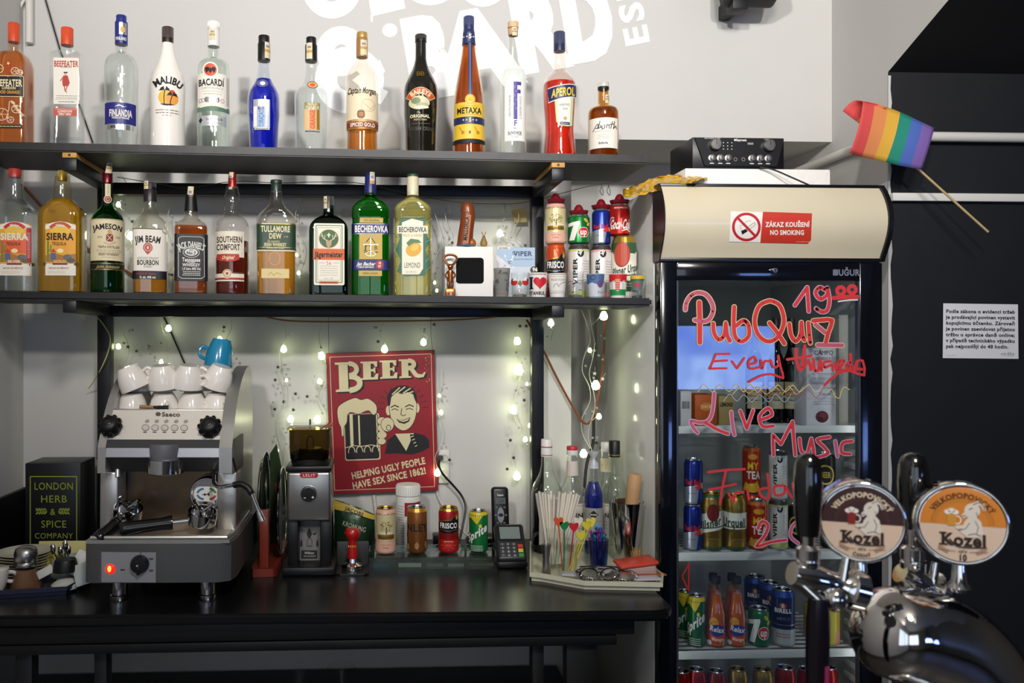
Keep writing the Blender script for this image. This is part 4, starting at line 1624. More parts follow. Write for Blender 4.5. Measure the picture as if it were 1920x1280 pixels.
def pilsner(f):
    f.rect(-2, 0, 2, .09, GOLD, .8)
    f.rect(-2, .09, 2, .27, M('2f5a3a', .35), 1)
    f.poly([(-2, .24), (-.7, .24), (-.5, .4), (.5, .4), (.75, .24), (2, .24), (2, .72), (-2, .72)], PAPER, 1.4)
    f.ell(-.12, .29, .42, .19, M('c0503a', .4), 2.2, 26)
    f.star(-.12, .29, .0, RED, 2)
    f.ring(-.12, .29, .43, .195, .03, M('a83c2c', .4), 2.4, 26)
    f.t('Pilsner Urquell', .18, .53, .12, M('2a4a34', .5), 1.75, 1, sh=.15, lay=3, rot=-.06)
    f.stroke([(-.5, .66), (.8, .61)], .02, M('2a4a34', .5), 3, False, False)
    f.rect(-2, .72, 2, .9, M('2f5a3a', .35), 1)
    f.lines(-.6, .6, .77, .04, 2, CREAM, .012)
    f.rect(-2, .9, 2, 1, PAPER, 1)


def pilsner_gold(f):
    f.rect(-2, .0, 2, .05, M('2f5a3a', .35), .8)
    f.poly([(-2, .36), (-.9, .4), (0, .3), (.9, .28), (2, .3), (2, .6), (.9, .6), (0, .66), (-.9, .75), (-2, .7)], PAPER, 1.2)
    f.ell(.1, .32, .36, .16, M('7a2422', .4), 2, 24)
    f.t('Pilsner', -.1, .52, .15, M('2a4a34', .5), 1.35, 1, rot=-.1, lay=3)
    f.stroke([(-.5, .62), (.8, .56)], .02, M('2a4a34', .5), 3, False, False)
    f.lines(-.4, .5, .8, .05, 1, DGOLD, .014)
    f.rect(-2, .95, 2, 1, M('2f5a3a', .35), 1)


def pilsner_gold2(f):
    f.poly([(-2, .3), (-.9, .28), (0, .3), (.9, .29), (2, .3), (2, .6), (-2, .62)], PAPER, 1.2)
    f.t('Urquell', 0, .48, .15, M('2a4a34', .5), 1.35, 1, lay=3)
    f.stroke([(-.8, .57), (.8, .57)], .02, M('2a4a34', .5), 3, False, False)
    f.lines(-.4, .5, .8, .05, 1, DGOLD, .014)
    f.rect(-2, .95, 2, 1, M('2f5a3a', .35), 1)


def sprite(f):
    f.poly([(-2, 0), (2, 0), (2, .08), (.3, .08), (-.1, .3), (-.55, .14), (-2, .3)], M('d8c02a', .35), 1)
    f.t('Sprite', -.1, .52, .2, WHITE, 1.5, 1, rot=-.22, sh=.1, lay=2)
    f.ell(.12, .34, .1, .045, M('e8d42a', .4), 2.2, 14)
    f.lines(-.6, .3, .84, .04, 4, WHITE, .012)


def can_on(px, base, pl_z, Y, r, h, *a, **k):
    p = at(px, base, Y)
    return can(Vector((p.x, Y, pl_z)), r, h, *a, **k)


VW = M('e9e5df', .35, .2)
HAT = M('7e1420', .4)


def hat(p, label, s=1.0, rot=0.0):
    t = MB()
    pr = [(.0195, 0), (.0215, .0015), (.0232, .0065), (.0245, .0085), (.0222, .0078), (.0165, .0042), (.0135, .0048), (.0128, .0095), (.0095, .0175), (.0055, .0222), (.0006, .0235)]
    t.lathe([(r * s, z * s * 1.1) for r, z in pr], HAT, 28)
    return t.build('sombrero_cap', label=label, cat='bottle cap', loc=p, rot=(0, 0, rot), group='red sombrero caps on the can tower')


YK = 2.255
zl = LOWS.z(.52)
p = lambda px, Y: at(px, CY, Y).x
OR_ = M('d0521f', .3, .3)
GS = 'stacked drink cans on the lower shelf'
stack = [
    (1041.5, YK, .0268, .1495, OR_, frisco(False), OR_, .0278, .111, M('dccfa0', .35, .3), tree,
     'slim orange can with a black name band, under the pale cider can', 'pale cider can with a tree on it, on top of the orange can', 'red sombrero cap on the pale cider can'),
    (1085, YK, .0292, .1495, VW, viper(M('bcc878', .4)), None, .0298, .081, M('1f7a3c', .28, .4), sevenup,
     'white green-tinted can with black sideways lettering, under the green soda can', 'short green soda can with a big white seven', 'red sombrero cap on the green soda can'),
    (1127, YK + .004, .0282, .1495, VW, viper(M('e0a8a4', .4)), None, .0248, .098, M('22389c', .25, .5), redbull,
     'white pink-tinted can with black sideways lettering, under the blue can', 'blue and silver energy drink can on top of a white can', 'red sombrero cap on the blue energy drink can'),
    (1170, YK - .012, .0325, .173, M('e8e2d6', .35, .1), pilsner, GOLD, .0276, .0865, M('c0231d', .25, .3), coke,
     'big white and green beer can with a red seal, rightmost on the lower shelf', 'red cola can on top of the white and green beer can', 'red sombrero cap on the red cola can')]
for px, Y, r1, h1, m1, art1, tp, r2, h2, m2, art2, l1, l2, l3 in stack:
    X = p(px, Y)
    z = LOWS.z(X)
    dx = -.0125 if tp is GOLD else 0
    can(Vector((X, Y, z)), r1, h1, m1, l1, GS, art1, top=tp)
    can(Vector((X + dx, Y, z + h1 + .0004)), r2, h2, m2, l2, GS, art2, turn=.25 if dx else 0)
    hat(Vector((X + dx, Y, z + h1 + h2 + .0012)), l3, 1.1)

# ------------------------------------------------------------------ souvenirs on the lower shelf


def spot(px, Y):
    X = p(px, Y)
    return Vector((X, Y, LOWS.z(X)))


# white box with a dark window
o = spot(879.5, 2.2)
k = mpp(880, 2.2)
hb = at(880, 462, 2.2).z - o.z
wb = 45.5 * k
t = thing('gift_box', 'white cardboard box with a dark rounded window, at the middle of the lower shelf', 'box', o)
CARD = M('e9e6e0', .55)
MB().box((-wb, 0, 0), (wb, .095, hb), CARD, .001).build('carton', t)
f = Flat()
f.rect(855, 483, 907, 531.5, M('050506', .75, spec=.2), 1, 6)
f.build('window', t, lambda x, y, l: at(x, y, 2.2) - o + Vector((0, -.0008, 0)))
MB().box((-wb - .0006, .03, .06), (-wb, .034, .068), INK).build('slot', t)

# copper figurine bottle opener
CU = M('b5703f', .28, .9, noise=(40, .25))
o = spot(844.5, 2.175)
k = mpp(844, 2.175)
z_ = lambda y: at(844, y, 2.175).z - o.z
t = thing('bottle_opener', 'small copper figurine bottle opener leaning at the white box', 'bottle opener', o)
b = MB()
zz = [z_(552), z_(541)]
b.box((-.013, -.008, 0), (.013, .012, z_(541)), CU, .003)
b.build('plinth', t)
b = MB()
for i, c_ in enumerate(('23307f', 'c8a23a', 'a8281f')):
    b.box((-.007 + i * .005, -.0088, .004), (-.0025 + i * .005, -.0078, .011), M(c_, .4))
b.build('shield', t, label='blue, yellow and red enamel badge')
b = MB()
for s_ in (-1, 1):
    b.tube(smooth([(s_ * .0045, .002, z_(541)), (s_ * .0055, .0, z_(534)), (s_ * .0048, 0, z_(527))], 4), .0035, CU, 10, rs=None)
    b.tube(smooth([(s_ * .0075, .001, z_(509)), (s_ * .0125, .001, z_(515)), (s_ * (.011 if s_ < 0 else .009), -.002, z_(520)), (s_ * .004, -.005, z_(521))], 4), .0022, CU, 8)
b.lathe([(.0062, z_(530)), (.0072, z_(525)), (.0062, z_(518)), (.0082, z_(510)), (.0072, z_(507)), (.003, z_(505))], CU, 18, sq=None)
b.ball((0, 0, z_(500)), .0072, CU, (1, 1, 1.1), 16, 10)
for q in range(12):
    a = q * .9
    b.ball((.0062 * math.cos(a), .003 + .003 * math.sin(a), z_(497) + .002 * math.sin(q * 2)), .0028, CU, n=7, k=5)
b.ball((-.0012, -.0072, z_(500.5)), .0011, CU, n=6, k=4)
b.build('figure', t)
b = MB()
ring = [(-.017 + .0, 0, z_(484)), (-.011, 0, z_(479)), (0, 0, z_(477.5)), (.011, 0, z_(479)), (.017, 0, z_(484)), (.0135, 0, z_(490)), (.006, 0, z_(496)), (-.006, 0, z_(496)), (-.0135, 0, z_(490))]
b.tube(smooth(ring, 4, True), .0032, CU, 8, True)
b.build('opener_ring', t)

# carved wooden souvenir
o = Vector((p(876, 2.24), 2.24, LOWS.z(p(880, 2.24)) + hb + .0008))
k = mpp(876, 2.24)
z_ = lambda y: at(876, y, 2.24).z - o.z
BR = M('7c3a14', .35, noise=(25, .35), coat=.3)
BR2 = M('a0561f', .35, noise=(25, .3))
t = thing('wooden_souvenir', 'carved brown wooden souvenir column standing on the white box', 'souvenir', o)
prof = [(871, 461, 15.5), (872, 452, 15), (873, 440, 14.5), (875, 425, 14), (877, 410, 13.6), (877.5, 402, 13.2), (877, 398, 13.4), (877, 394, 13), (876.5, 388, 12), (876, 382, 9.5), (876, 378.5, 4)]
vs, fs = [], []
N = 24
for cx, y, r in smooth(prof, 3):
    for q in range(N):
        a = 2 * PI * q / N
        vs.append(((cx - 876) * k + r * k * math.cos(a) * .98, r * k * .8 * math.sin(a), z_(y)))
L = len(vs) // N
for i in range(L - 1):
    for q in range(N):
        fs.append((i * N + q, i * N + (q + 1) % N, (i + 1) * N + (q + 1) % N, (i + 1) * N + q))
fs += [tuple(range(N)), tuple((L - 1) * N + q for q in range(N))]
MB().add(vs, fs, BR).build('column', t)
f = Flat()
f.poly([(867, 458), (877, 458), (882, 405), (873, 404)], BR2, 1)
f.t('MALLORCA', 872.5, 430, 7.5, INK, 44, 1, rot=-PI / 2 + .1, lay=2)
f.build('inscription', t, lambda x, y, l: at(x, y, 2.24) - o + Vector((0, -13.9 * k * .8 - .0016 - .0004 * l, 0)), step=3, vstep=8)
MB().ball((8 * k, -.004, .012), .0125, BR2, (1, .9, 1.05)).build('foot', t)
MB().lathe([(.02, 0), (.023, .002), (.018, .005), (.004, .006)], M('2a7aa8', .35), 24, c=(p(874, 2.215), 2.215, o.z)).build(
    'ribbon', label='flat blue ribbon disc lying on the white box before the wooden souvenir', cat='ribbon')

# kangaroo figurine
o = Vector((p(907, 2.235), 2.235, o.z))
k = mpp(907, 2.235)
z_ = lambda y: at(907, y, 2.235).z - o.z
TAN = M('9a7a42', .5, noise=(60, .4))
t = thing('kangaroo_figurine', 'tiny brown kangaroo figurine standing on the white box', 'figurine', o)
MB().lathe([(.011, 0), (.0115, .002), (.009, .0035), (.002, .004)], M('6f8a3a', .6, noise=(90, .3)), 18).build('base', t)
b = MB()
b.lathe([(.0065, .003), (.0092, .008), (.0095, .014), (.0072, .021), (.005, .027), (.003, .030)], TAN, 16)
b.ball((0, -.002, .0305), .0042, TAN, (.9, 1.35, .95))
b.tube([(.004, -.004, .0035), (.005, -.002, .009)], .003, TAN, 8)
b.tube([(-.004, -.004, .0035), (-.005, -.002, .009)], .003, TAN, 8)
b.tube(smooth([(0, .006, .008), (.004, .012, .005), (.009, .013, .0045)], 4), .0016, TAN, 6)
for s_ in (-1, 1):
    b.tube([(s_ * .004, -.005, .02), (s_ * .003, -.0085, .016)], .0012, TAN, 6)
b.build('body', t)
for s_ in (-1, 1):
    MB().ball((s_ * .0042, 0, .039), .0024, TAN, (.7, .5, 2.2), 8, 6, Matrix.Rotation(s_ * .35, 3, 'Y')).build('ear', t)

# brochure card
o = spot(968, 2.30)
t = thing('brochure', 'pale blue drink brochure standing behind the shot glasses', 'brochure', o)
f = Flat()
f.rect(931, 464, 1003, 553, M('a9c0d6', .5), 1)
f.rect(931, 500, 1003, 553, M('c9d2dc', .5), 1.2)
f.rect(933, 462.5, 956, 467, PAPER, 2)
f.t('NOVINKA', 944, 465, 2.6, INK, 17, 1, lay=3)
f.t('VIPER', 980, 475.5, 8.5, M('3a4468', .5), 34, 1, lay=2)
f.ring(965, 474, 4, 3, 1, M('3a4468', .5), 2, 14)
f.t('HARD SELTZER, LIMITED DROP', 981, 486, 2.4, M('6a7a9a', .5), 36, 1)
for q in range(26):
    a = R.uniform(0, 3)
    f.ell(940 + R.uniform(0, 24), 478 + R.uniform(0, 36), R.uniform(.5, 3), R.uniform(.5, 1.6), M('e6ecf2' if q % 3 else '7a8494', .5), 1.6 + q * .01, 8, a)
f.poly([(931, 478), (945, 488), (956, 498), (962, 512), (931, 512)], M('d6d4da', .4), 1.5)
f.build('print', t, lambda x, y, l: at(x, y, 2.30) - o + Vector((0, -.0002 * l - .001, 0)))
MB().box((-.054, 0, 0), (.0515, .0012, at(968, 464, 2.3).z - o.z), PAPER).build('card', t)
o = spot(1002, 2.27)
b = MB()
b.cyl((0, 0, 0), (0, .004, 0), .0095, M('3a3436', .35), n=24)
f = Flat()
t = b.build('button_badge', label='round dark button badge with the number 96 behind the heart cup', cat='badge', loc=Vector((p(1003, 2.225), 2.24, at(1003, 505, 2.225).z)))
f.t('96', 1003, 505, 6.5, PAPER, 9.5, 1)
f.build('number', t, lambda x, y, l: at(x, y, 2.24) - t.location + Vector((0, -.001, 0)))
MB().box((-.008, .001, -.034), (.008, .003, -.009), M('8a8478', .6)).build('stand', t)

# shot glasses


def shot(px, y0, y1, h0, h1, body, label, Y=2.19, art=None, base=None, thick=True):
    o = spot(px, Y)
    k = mpp(px, Y)
    z = lambda y: at(px, y, Y).z - o.z
    t = thing('shot_glass', label, 'shot glass', o, fc(o), 'souvenir shot glasses on the lower shelf')
    H, r1, r0 = z(y0), h1 * k, h0 * k
    b = MB()
    b.lathe([(r1 * .96, .0005), (r1, .002), (r1 + (r0 - r1) * .97, H - .0008), (r0, H), (r0 - .0016, H - .0005), (r1 - .001, .010), (.001, .009)], body, 28, cap1=True)
    b.build('cup', t)
    if base:
        MB().lathe([(r1 * .9, .001), (r1 * .92, .008)], base, 24).build('base', t)
    if art:
        f = Flat()
        art(f)

        def on(x, y, l):
            v = z(y)
            r = r1 + (r0 - r1) * v / H + .0004 + .0002 * l
            s_ = max(-.98, min(.98, (x - px) * k / r))
            return Vector((r * s_, -r * math.sqrt(1 - s_ * s_), v))
        f.build('print', t, on, step=3.0)
    return t


FROST = M('b9b8b2', .5, 0, .6, ior=1.2)


def s1(f):
    f.t('R', 937.5, 511, 8, INK, 6, 0, sh=.4)
    f.t('oma', 946.5, 512, 6, INK, 11, 0, sh=.3)
    for q in range(14):
        x, y = 926 + R.uniform(0, 28), 522 + R.uniform(0, 24)
        f.stroke([(x, y), (x + R.uniform(-3, 3), y + R.uniform(2, 5))], 1, INK if q % 2 else M('4a4a7a', .5), 1)
    f.lines(930, 950, 549, 3, 1, M('a8806a', .5), 1)


shot(941, 503, 552, 15.5, 12, FROST, 'frosted shot glass with dark scribbled print beside the white box', 2.2, s1)


def s2(f):
    for c in (964, 985.5):
        f.ell(c, 529, 6.5, 7, RED, 1, 18)
        f.poly([(c - 6.5, 527), (c, 519), (c + 6.5, 527)], PAPER, 1.5)
        f.poly([(c + (2 if c > 970 else -6), 526), (c + (6 if c > 970 else -2), 522), (c + (4 if c > 970 else -3), 531)], M('3a3a9a', .5), 1.8)
    f.stroke([(966, 548), (974, 541), (983, 548)], 1.4, M('c9a88a', .5), 1)
    f.poly([(970, 533), (975, 526), (980, 533), (975, 538)], M('7a6440', .5), 1)


shot(974.5, 511, 553, 17, 14.5, CLEAR, 'clear shot glass with red, white and blue flags on it', 2.185, s2, glass('d6ccc0', ior=1.5))


def s3(f):
    f.lines(994, 1024, 515, 3, 1, M('a86a6a', .5), 1.6)
    f.rect(994, 521, 998.5, 541.5, INK, 1)
    f.rect(992.5, 520, 1000, 522.5, INK, 1.2)
    f.rect(992.5, 540, 1000, 542.5, INK, 1.2)
    h = [(1013, 543)]
    for q in range(21):
        a = q / 20 * 2 * PI
        h.append((1012.5 + 12.5 * math.sin(a) ** 3 * -1, 530 - (11 * math.cos(a) - 4.2 * math.cos(2 * a) - 1.6 * math.cos(3 * a) - .8 * math.cos(4 * a)) * .95))
    f.poly(h[1:], M('c8202c', .4), 1)
    f.t('ISTANBUL', 1006, 550, 6, INK, 31, 1)


CER = M('ebe8e2', .2, coat=.4)
shot(1008.5, 512, 555, 18, 14.5, CER, 'white shot cup with a big red heart', 2.18, s3)


def s4(f):
    f.lines(1030, 1062, 515, 3, 1, GREY, 1.2)
    f.lines(1030, 1062, 519, 3, 1, M('b9b4ac', .5), .7)
    f.t('MAZE KÖLN'.replace('Ö', 'O'), 1046, 525, 3.6, GREY, 26, 0)
    f.stroke(smooth([(1038, 540), (1040, 534), (1046, 533), (1047, 538), (1052, 532), (1060, 529)], 3), 1, GREY, 1)
    f.lines(1032, 1058, 546, 3, 1, M('b9b4ac', .5), .8)
    f.stroke([(1030, 549.5), (1060, 549.5)], .6, GREY, 1, False, False)


shot(1045, 513, 555, 17.5, 13.8, CER, 'plain white shot cup with thin grey print, right of the heart cup', 2.18, s4)


def s5(f):
    for q in range(16):
        x, y = 1066 + R.uniform(0, 24), 528 + R.uniform(0, 22)
        f.stroke([(x, y), (x + R.uniform(2, 8), y + R.uniform(-1, 1))], .9, M('3a3a4a' if q % 3 else '8a8aa8', .5), 1)
    f.stroke([(1064, 529), (1094, 526)], .8, INK, 1)


shot(1079, 509, 556, 15.8, 13.5, CLEAR, 'clear shot glass with fine dark line pattern', 2.18, s5, glass('c9ccd6', ior=1.5))


def s6(f):
    f.rect(1100, 515, 1133, 534, M('4a6a9a', .5), 1)
    f.poly([(1100, 534), (1110, 530), (1122, 535), (1133, 531), (1133, 556), (1100, 556)], M('c2c8d0', .5), 1.2)
    f.ring(1112, 521, 5, 4, 1.6, M('4a3a3a', .5), 2, 14)
    f.ell(1125, 533, 5, 7, M('6a4a7a', .5), 2, 16)
    f.t('Kos', 1125, 548, 4, INK, 8, 0, sh=.3)


shot(1116.5, 514, 555, 16.5, 13, M('aab4c0', .25), 'blue and white picture shot glass before the pink tinted can', 2.18, s6)


def s7(f):
    f.rect(1142, 515, 1175, 529, M('c8202c', .4), 1)
    f.rect(1142, 529, 1175, 543, PAPER, 1)
    f.rect(1142, 543, 1175, 554, M('1f8a44', .4), 1)
    for q in range(4):
        f.rect(1154, 530 + q * 4, 1162, 532 + q * 4, M('c8202c', .4), 2)
    f.poly([(1153, 528), (1163, 528), (1162, 544), (1158, 547), (1154, 544)], M('d9a8a0', .5), 1.6)
    f.rect(1153.5, 524, 1162.5, 527.5, M('c9a23a', .4), 2)
    for c in (1148.5, 1167.5):
        f.stroke([(c, 541), (c, 529)], 3, M('c6c6c8', .5), 1.8)
        f.stroke([(c - 3, 531), (c + 3, 527)], 1.8, M('c6c6c8', .5), 1.9)


shot(1158.5, 514, 556, 16.5, 13.5, CER, 'shot glass striped red, white and green with a crest', 2.18, s7)


def s8(f):
    f.rect(1182, 517.5, 1208, 523.5, M('e0b02a', .4), 1)
    f.rect(1182, 523.5, 1208, 527.5, M('3a6a3a', .4), 1)
    f.poly([(1184, 527.5), (1206, 527.5), (1203, 545), (1187, 545)], M('5a6a6a', .5), 1)
    f.ell(1195, 535, 6, 4, M('a83a4a', .4), 2, 16)


shot(1195, 506, 556, 13.5, 11, CLEAR, 'tall clear shot glass with a yellow and green band, last on the shelf', 2.18, s8, glass('c9cfc8', ior=1.5))

# beige paper tag and adhesive hooks on the wall
b = MB()
g0 = at(972, 405, YW)
b.add([at(958, 394, YW) - Vector((0, .002, 0)), at(982, 390, YW) - Vector((0, .012, 0)), at(985, 419, YW) - Vector((0, .03, 0)), at(962, 420, YW) - Vector((0, .028, 0)), at(958, 394, YW) - Vector((0, .0035, 0)), at(982, 390, YW) - Vector((0, .0135, 0)), at(985, 419, YW) - Vector((0, .0315, 0)), at(962, 420, YW) - Vector((0, .0295, 0))], [(0, 1, 2, 3), (4, 5, 6, 7), (0, 1, 5, 4), (1, 2, 6, 5), (2, 3, 7, 6), (3, 0, 4, 7)], M('cbb277', .6))
b.build('sticky_note', label='beige sticky note curling off the wall above the brochure', cat='note')
HK = M('d9dcd6', .3, alpha=.75)
for i, (px, y, lb) in enumerate(((536, 388, 'between the dark green topped and the squared bottle'), (637, 398, 'right of the squared green bottle'), (841, 387, 'left of the wooden souvenir'), (944, 386, 'right of the kangaroo figurine'))):
    t = thing('adhesive_hook', 'small clear adhesive hook on the wall ' + lb, 'hook', at(px, y, YW - .002), 0, 'adhesive hooks on the wall')
    MB().box((-.006, -.002, -.02), (.006, .0015, .012), HK, .0015).build('plate', t)
    MB().tube(smooth([(0, -.003, .004), (0, -.004, -.012), (0, -.010, -.016), (0, -.013, -.010)], 3), .0018, HK, 8).build('hook', t)

# ------------------------------------------------------------------ glass-door drinks fridge
YD = 2.11
FX0, FX1 = at(1238, CY, YD).x, at(1655, CY, YD).x
BX0, BX1 = at(1226, CY, 2.16).x, at(1657, CY, 2.13).x
zt = at(1400, 491, YD).z
WX0, WX1 = at(1270, CY, YD).x, at(1612, CY, YD).x
wzt = at(1400, 526, YD).z
zb, wzb = .16, .30
t = thing('drinks_fridge', 'tall glass-door drinks fridge with a cream light box on top', 'fridge', ((FX0 + FX1) / 2, 2.4, 0))
L0 = Vector(t.location)
FB = M('e4e4e0', .22, coat=.5)
LIN = M('c9cbc8', .4)
NB = M('0b0d14', .12, coat=.6)


def FZ(b, name, par=t, **k):
    o = b.build(name, par, **k)
    o.matrix_parent_inverse = Matrix.Identity(4)
    return o


def bxw(b, a, c, m, bev=0.0):
    return b.box(Vector(a) - L0, Vector(c) - L0, m, bev)


ztb = at(1400, 352, 2.16).z
b = MB()
bxw(b, (BX0, 2.16, .08), (BX0 + .028, 2.72, ztb), FB, .002)
bxw(b, (BX1 - .028, 2.16, .08), (BX1, 2.72, ztb), FB, .002)
bxw(b, (BX0 + .028, 2.68, .08), (BX1 - .028, 2.72, ztb), LIN)
bxw(b, (BX0 + .028, 2.16, zt - .03), (BX1 - .028, 2.68, ztb), FB)
bxw(b, (BX0 + .028, 2.16, .08), (BX1 - .028, 2.68, wzb - .02), LIN)
for sx in (BX0 + .028, BX1 - .036):
    bxw(b, (sx, 2.16, wzb), (sx + .008, 2.68, zt - .03), LIN)
FZ(b, 'cabinet')
b = MB()
for i in range(40):
    z = wzb + .02 + i * .036
    if z < at(1600, 800, 2.2).z:
        bxw(b, (BX1 - .046, 2.165, z), (BX1 - .0362, 2.24, z + .016), M('e6e6e2', .4), .003)
FZ(b, 'shelf_rail')
b = MB()
for sx in (BX0 + .05, BX1 - .09):
    bxw(b, (sx, 2.2, 0), (sx + .04, 2.24, .08), BLACK)
    bxw(b, (sx, 2.6, 0), (sx + .04, 2.64, .08), BLACK)
FZ(b, 'foot')
# door
dr = bpy.data.objects.new('door', None)
COL.objects.link(dr)
dr.parent = t
b = MB()
bxw(b, (FX0, YD, zb), (WX0, 2.155, zt), NB, .004)
bxw(b, (WX1, YD, zb), (FX1, 2.126, zt), NB, .004)
bxw(b, (FX1 - .03, 2.127, zb), (FX1 - .004, 2.156, zt), BLACK)
bxw(b, (WX0 - .002, YD, wzt), (WX1 + .002, 2.155, zt), NB, .004)
bxw(b, (WX0 - .002, YD, zb), (WX1 + .002, 2.155, wzb), NB, .004)
for x0, x1 in ((WX0 - .0005, WX0 + .004), (WX1 - .004, WX1 + .0005)):
    bxw(b, (x0, YD + .002, wzb), (x1, 2.124, wzt), M('6f7274', .3, .6))
FZ(b, 'door_frame', dr)
b = MB()
bxw(b, (WX0 + .001, YD + .0012, wzb), (WX1 - .001, YD + .0014, wzt), glass('eef2f3', ior=1.6, k=1.0))
FZ(b, 'pane', dr)
b = MB()
pk = at(1452, 507, YD)
b.cyl(pk - L0 + Vector((0, -.004, 0)), pk - L0 + Vector((0, .002, 0)), .0085, CHROME, n=20)
b.cyl(pk - L0 + Vector((0, -.0055, 0)), pk - L0 + Vector((0, -.003, 0)), .006, M('88888c', .3, .9), n=16)
b.box(pk - L0 + Vector((-.001, -.0065, -.004)), pk - L0 + Vector((.001, -.005, .004)), BLACK)
b.ball(pk - L0 + Vector((-.011, -.003, .001)), .004, CHROME, (1.4, .6, .7))
FZ(b, 'lock', dr)
f = Flat()
f.rect(1561, 505, 1571, 516.5, M('b9b4b8', .3, .8), 1, 1.5)
f.t('UĞUR', 1591, 511, 11, M('c6c3c6', .3, .8), 39, 1, lay=1.5)
f.build('maker_badge', dr, lambda x, y, l: at(x, y, YD) - L0 + Vector((0, -.0012 - .0004 * l, 0)))
b = MB()
for hz in (zt - .012,):
    pz = at(1645, 490, YD)
    b.box(pz - L0 + Vector((-.045, .005, -.001)), pz - L0 + Vector((.01, .03, .004)), M('a9945a', .4, .7), .001)
    b.cyl(pz - L0 + Vector((.003, .018, 0)), pz - L0 + Vector((.003, .018, .008)), .005, CHROME, n=12)
FZ(b, 'hinge', dr)

# writing in chalk marker on the glass
MR = M('d6363c', .6)
MP = M('c45a78', .6)
MC = M('e2cf9a', .6)
ML = M('c9b4cc', .6)
MY = M('d9c86a', .6)
MB_ = M('9fb4bc', .6)
ink = Flat()


def q5(pts):
    return [(1240 + x / 4.795, 500 + y / 4.795) for x, y in pts]


def wr(pts, w, m=MR, out=None, ow=2.6, conv=True, n=4, lay=2):
    P = q5(pts) if conv else pts
    if len(P) > 2:
        P = [tuple(v) for v in smooth(P, n)]
    if out:
        ink.stroke(P, w + ow, out, 1 + R.uniform(0, .3))
    ink.stroke(P, w, m, lay + R.uniform(0, .3))


W8 = 7.5
wr([(215, 385), (225, 320), (270, 255), (340, 232), (410, 258), (460, 340), (462, 410), (430, 470), (380, 492), (300, 478)], W8, MP, MC)
wr([(340, 320), (345, 500), (345, 680)], W8 + 1.5, MR, MC)
wr([(465, 510), (475, 600), (520, 655), (565, 610), (578, 505)], W8, MR, MC)
wr([(578, 505), (590, 610), (615, 665)], W8, MR, MC)
wr([(655, 360), (650, 500), (662, 625), (720, 672), (785, 620), (780, 520), (735, 485), (672, 530)], W8, MR, MC)
wr([(970, 305), (880, 350), (838, 480), (870, 610), (960, 672), (1050, 625), (1102, 490), (1065, 350), (985, 306)], W8, MR, MC)
wr([(972, 505), (1040, 590), (1105, 690)], W8, MR, MC)
wr([(1150, 515), (1165, 615), (1208, 668), (1250, 610), (1258, 500)], W8, MR, MC)
wr([(1258, 500), (1268, 610), (1285, 660)], W8, MR, MC)
wr([(1320, 505), (1328, 600), (1338, 685)], W8, MR, MC)
wr([(1365, 485), (1450, 478), (1535, 482), (1500, 590), (1475, 695)], W8, MR, MC, n=2)
wr([(1385, 520), (1470, 590)], W8, MP, MC)
wr([(1405, 702), (1625, 706)], W8, MP, MC)
wr([(1200, 345), (1310, 185), (1325, 400)], 6.5, MR, ML, n=1)
wr([(1470, 205), (1420, 185), (1385, 235), (1430, 290), (1490, 250), (1490, 190), (1510, 300), (1490, 390), (1440, 405), (1390, 375)], 6.5, MR, ML)
for cx, cy in ((1612, 215), (1715, 205)):
    ink.ring(1240 + cx / 4.795, 500 + cy / 4.795, 7, 7, 7, MR, 2, 18)
wr([(1550, 280), (1650, 272), (1760, 270)], 8, MR)
wr([(1590, 312), (1680, 300), (1762, 297)], 2.6, M('d9dcd8', .6))
W5 = 4.2
wr([(610, 782), (490, 785), (435, 915), (585, 912)], W5, n=1)
wr([(465, 850), (590, 842)], W5)
wr([(635, 850), (680, 912), (745, 820)], W5, n=1)
wr([(785, 875), (850, 860), (835, 810), (785, 850), (800, 915), (890, 900)], W5)
wr([(895, 840), (905, 915), (930, 850), (975, 850)], W5)
wr([(985, 840), (1005, 900), (1050, 890), (1050, 800), (1070, 900), (1095, 1000), (1000, 965), (890, 980), (785, 1035)], W5, n=2)
wr([(1210, 740), (1215, 850), (1240, 925)], 6)
wr([(1130, 832), (1230, 820), (1345, 800)], 5)
wr([(1290, 710), (1265, 920), (1320, 840), (1345, 925)], 6, n=2)
wr([(1365, 830), (1375, 920), (1410, 930), (1425, 840), (1440, 930)], 6)
wr([(1520, 850), (1460, 860), (1470, 905), (1530, 880), (1540, 930)], 5)
wr([(1560, 860), (1580, 930), (1640, 850), (1600, 850), (1600, 920), (1660, 930)], 5.5)
wr([(1700, 785), (1700, 920), (1660, 900), (1690, 860), (1740, 930), (1760, 850), (1745, 910), (1800, 920)], 5.5)
wr([(1760, 850), (1810, 845), (1822, 975), (1700, 935), (1580, 960), (1465, 1065)], 4.6, MR, n=2)
for y0, m, x0, x1, ph in ((1090, MC, 330, 1480, 0), (1110, MY, 640, 1320, 40), (1180, MB_, 560, 1180, 10), (1205, M('5f8aa0', .6), 760, 1300, 60), (1140, M('a84a44', .6), 700, 1460, 25)):
    pts, x, s_ = [], x0, 1
    while x < x1:
        pts.append((x, y0 + s_ * R.uniform(24, 40)))
        x += R.uniform(55, 85)
        s_ = -s_
    wr(pts, 1.1, m, n=3)
wr([(1480, 1140), (1530, 1100), (1560, 1160), (1600, 1180), (1620, 1110), (1650, 1080), (1690, 1105)], 1.5, MY)
W6 = 5.6
px = lambda pts, w, m=MR, out=ML, n=3, ow=2.6: wr(pts, w, m, out, ow, False, n)
px([(1339, 737), (1336, 770), (1328, 788), (1312, 792), (1295, 789), (1301, 803), (1308, 811)], W6, MP)
px([(1322, 792), (1345, 805), (1365, 813)], W6)
px([(1371, 772), (1373, 795), (1377, 815)], W6, MP)
px([(1388, 770), (1400, 803), (1412, 769)], W6, n=1)
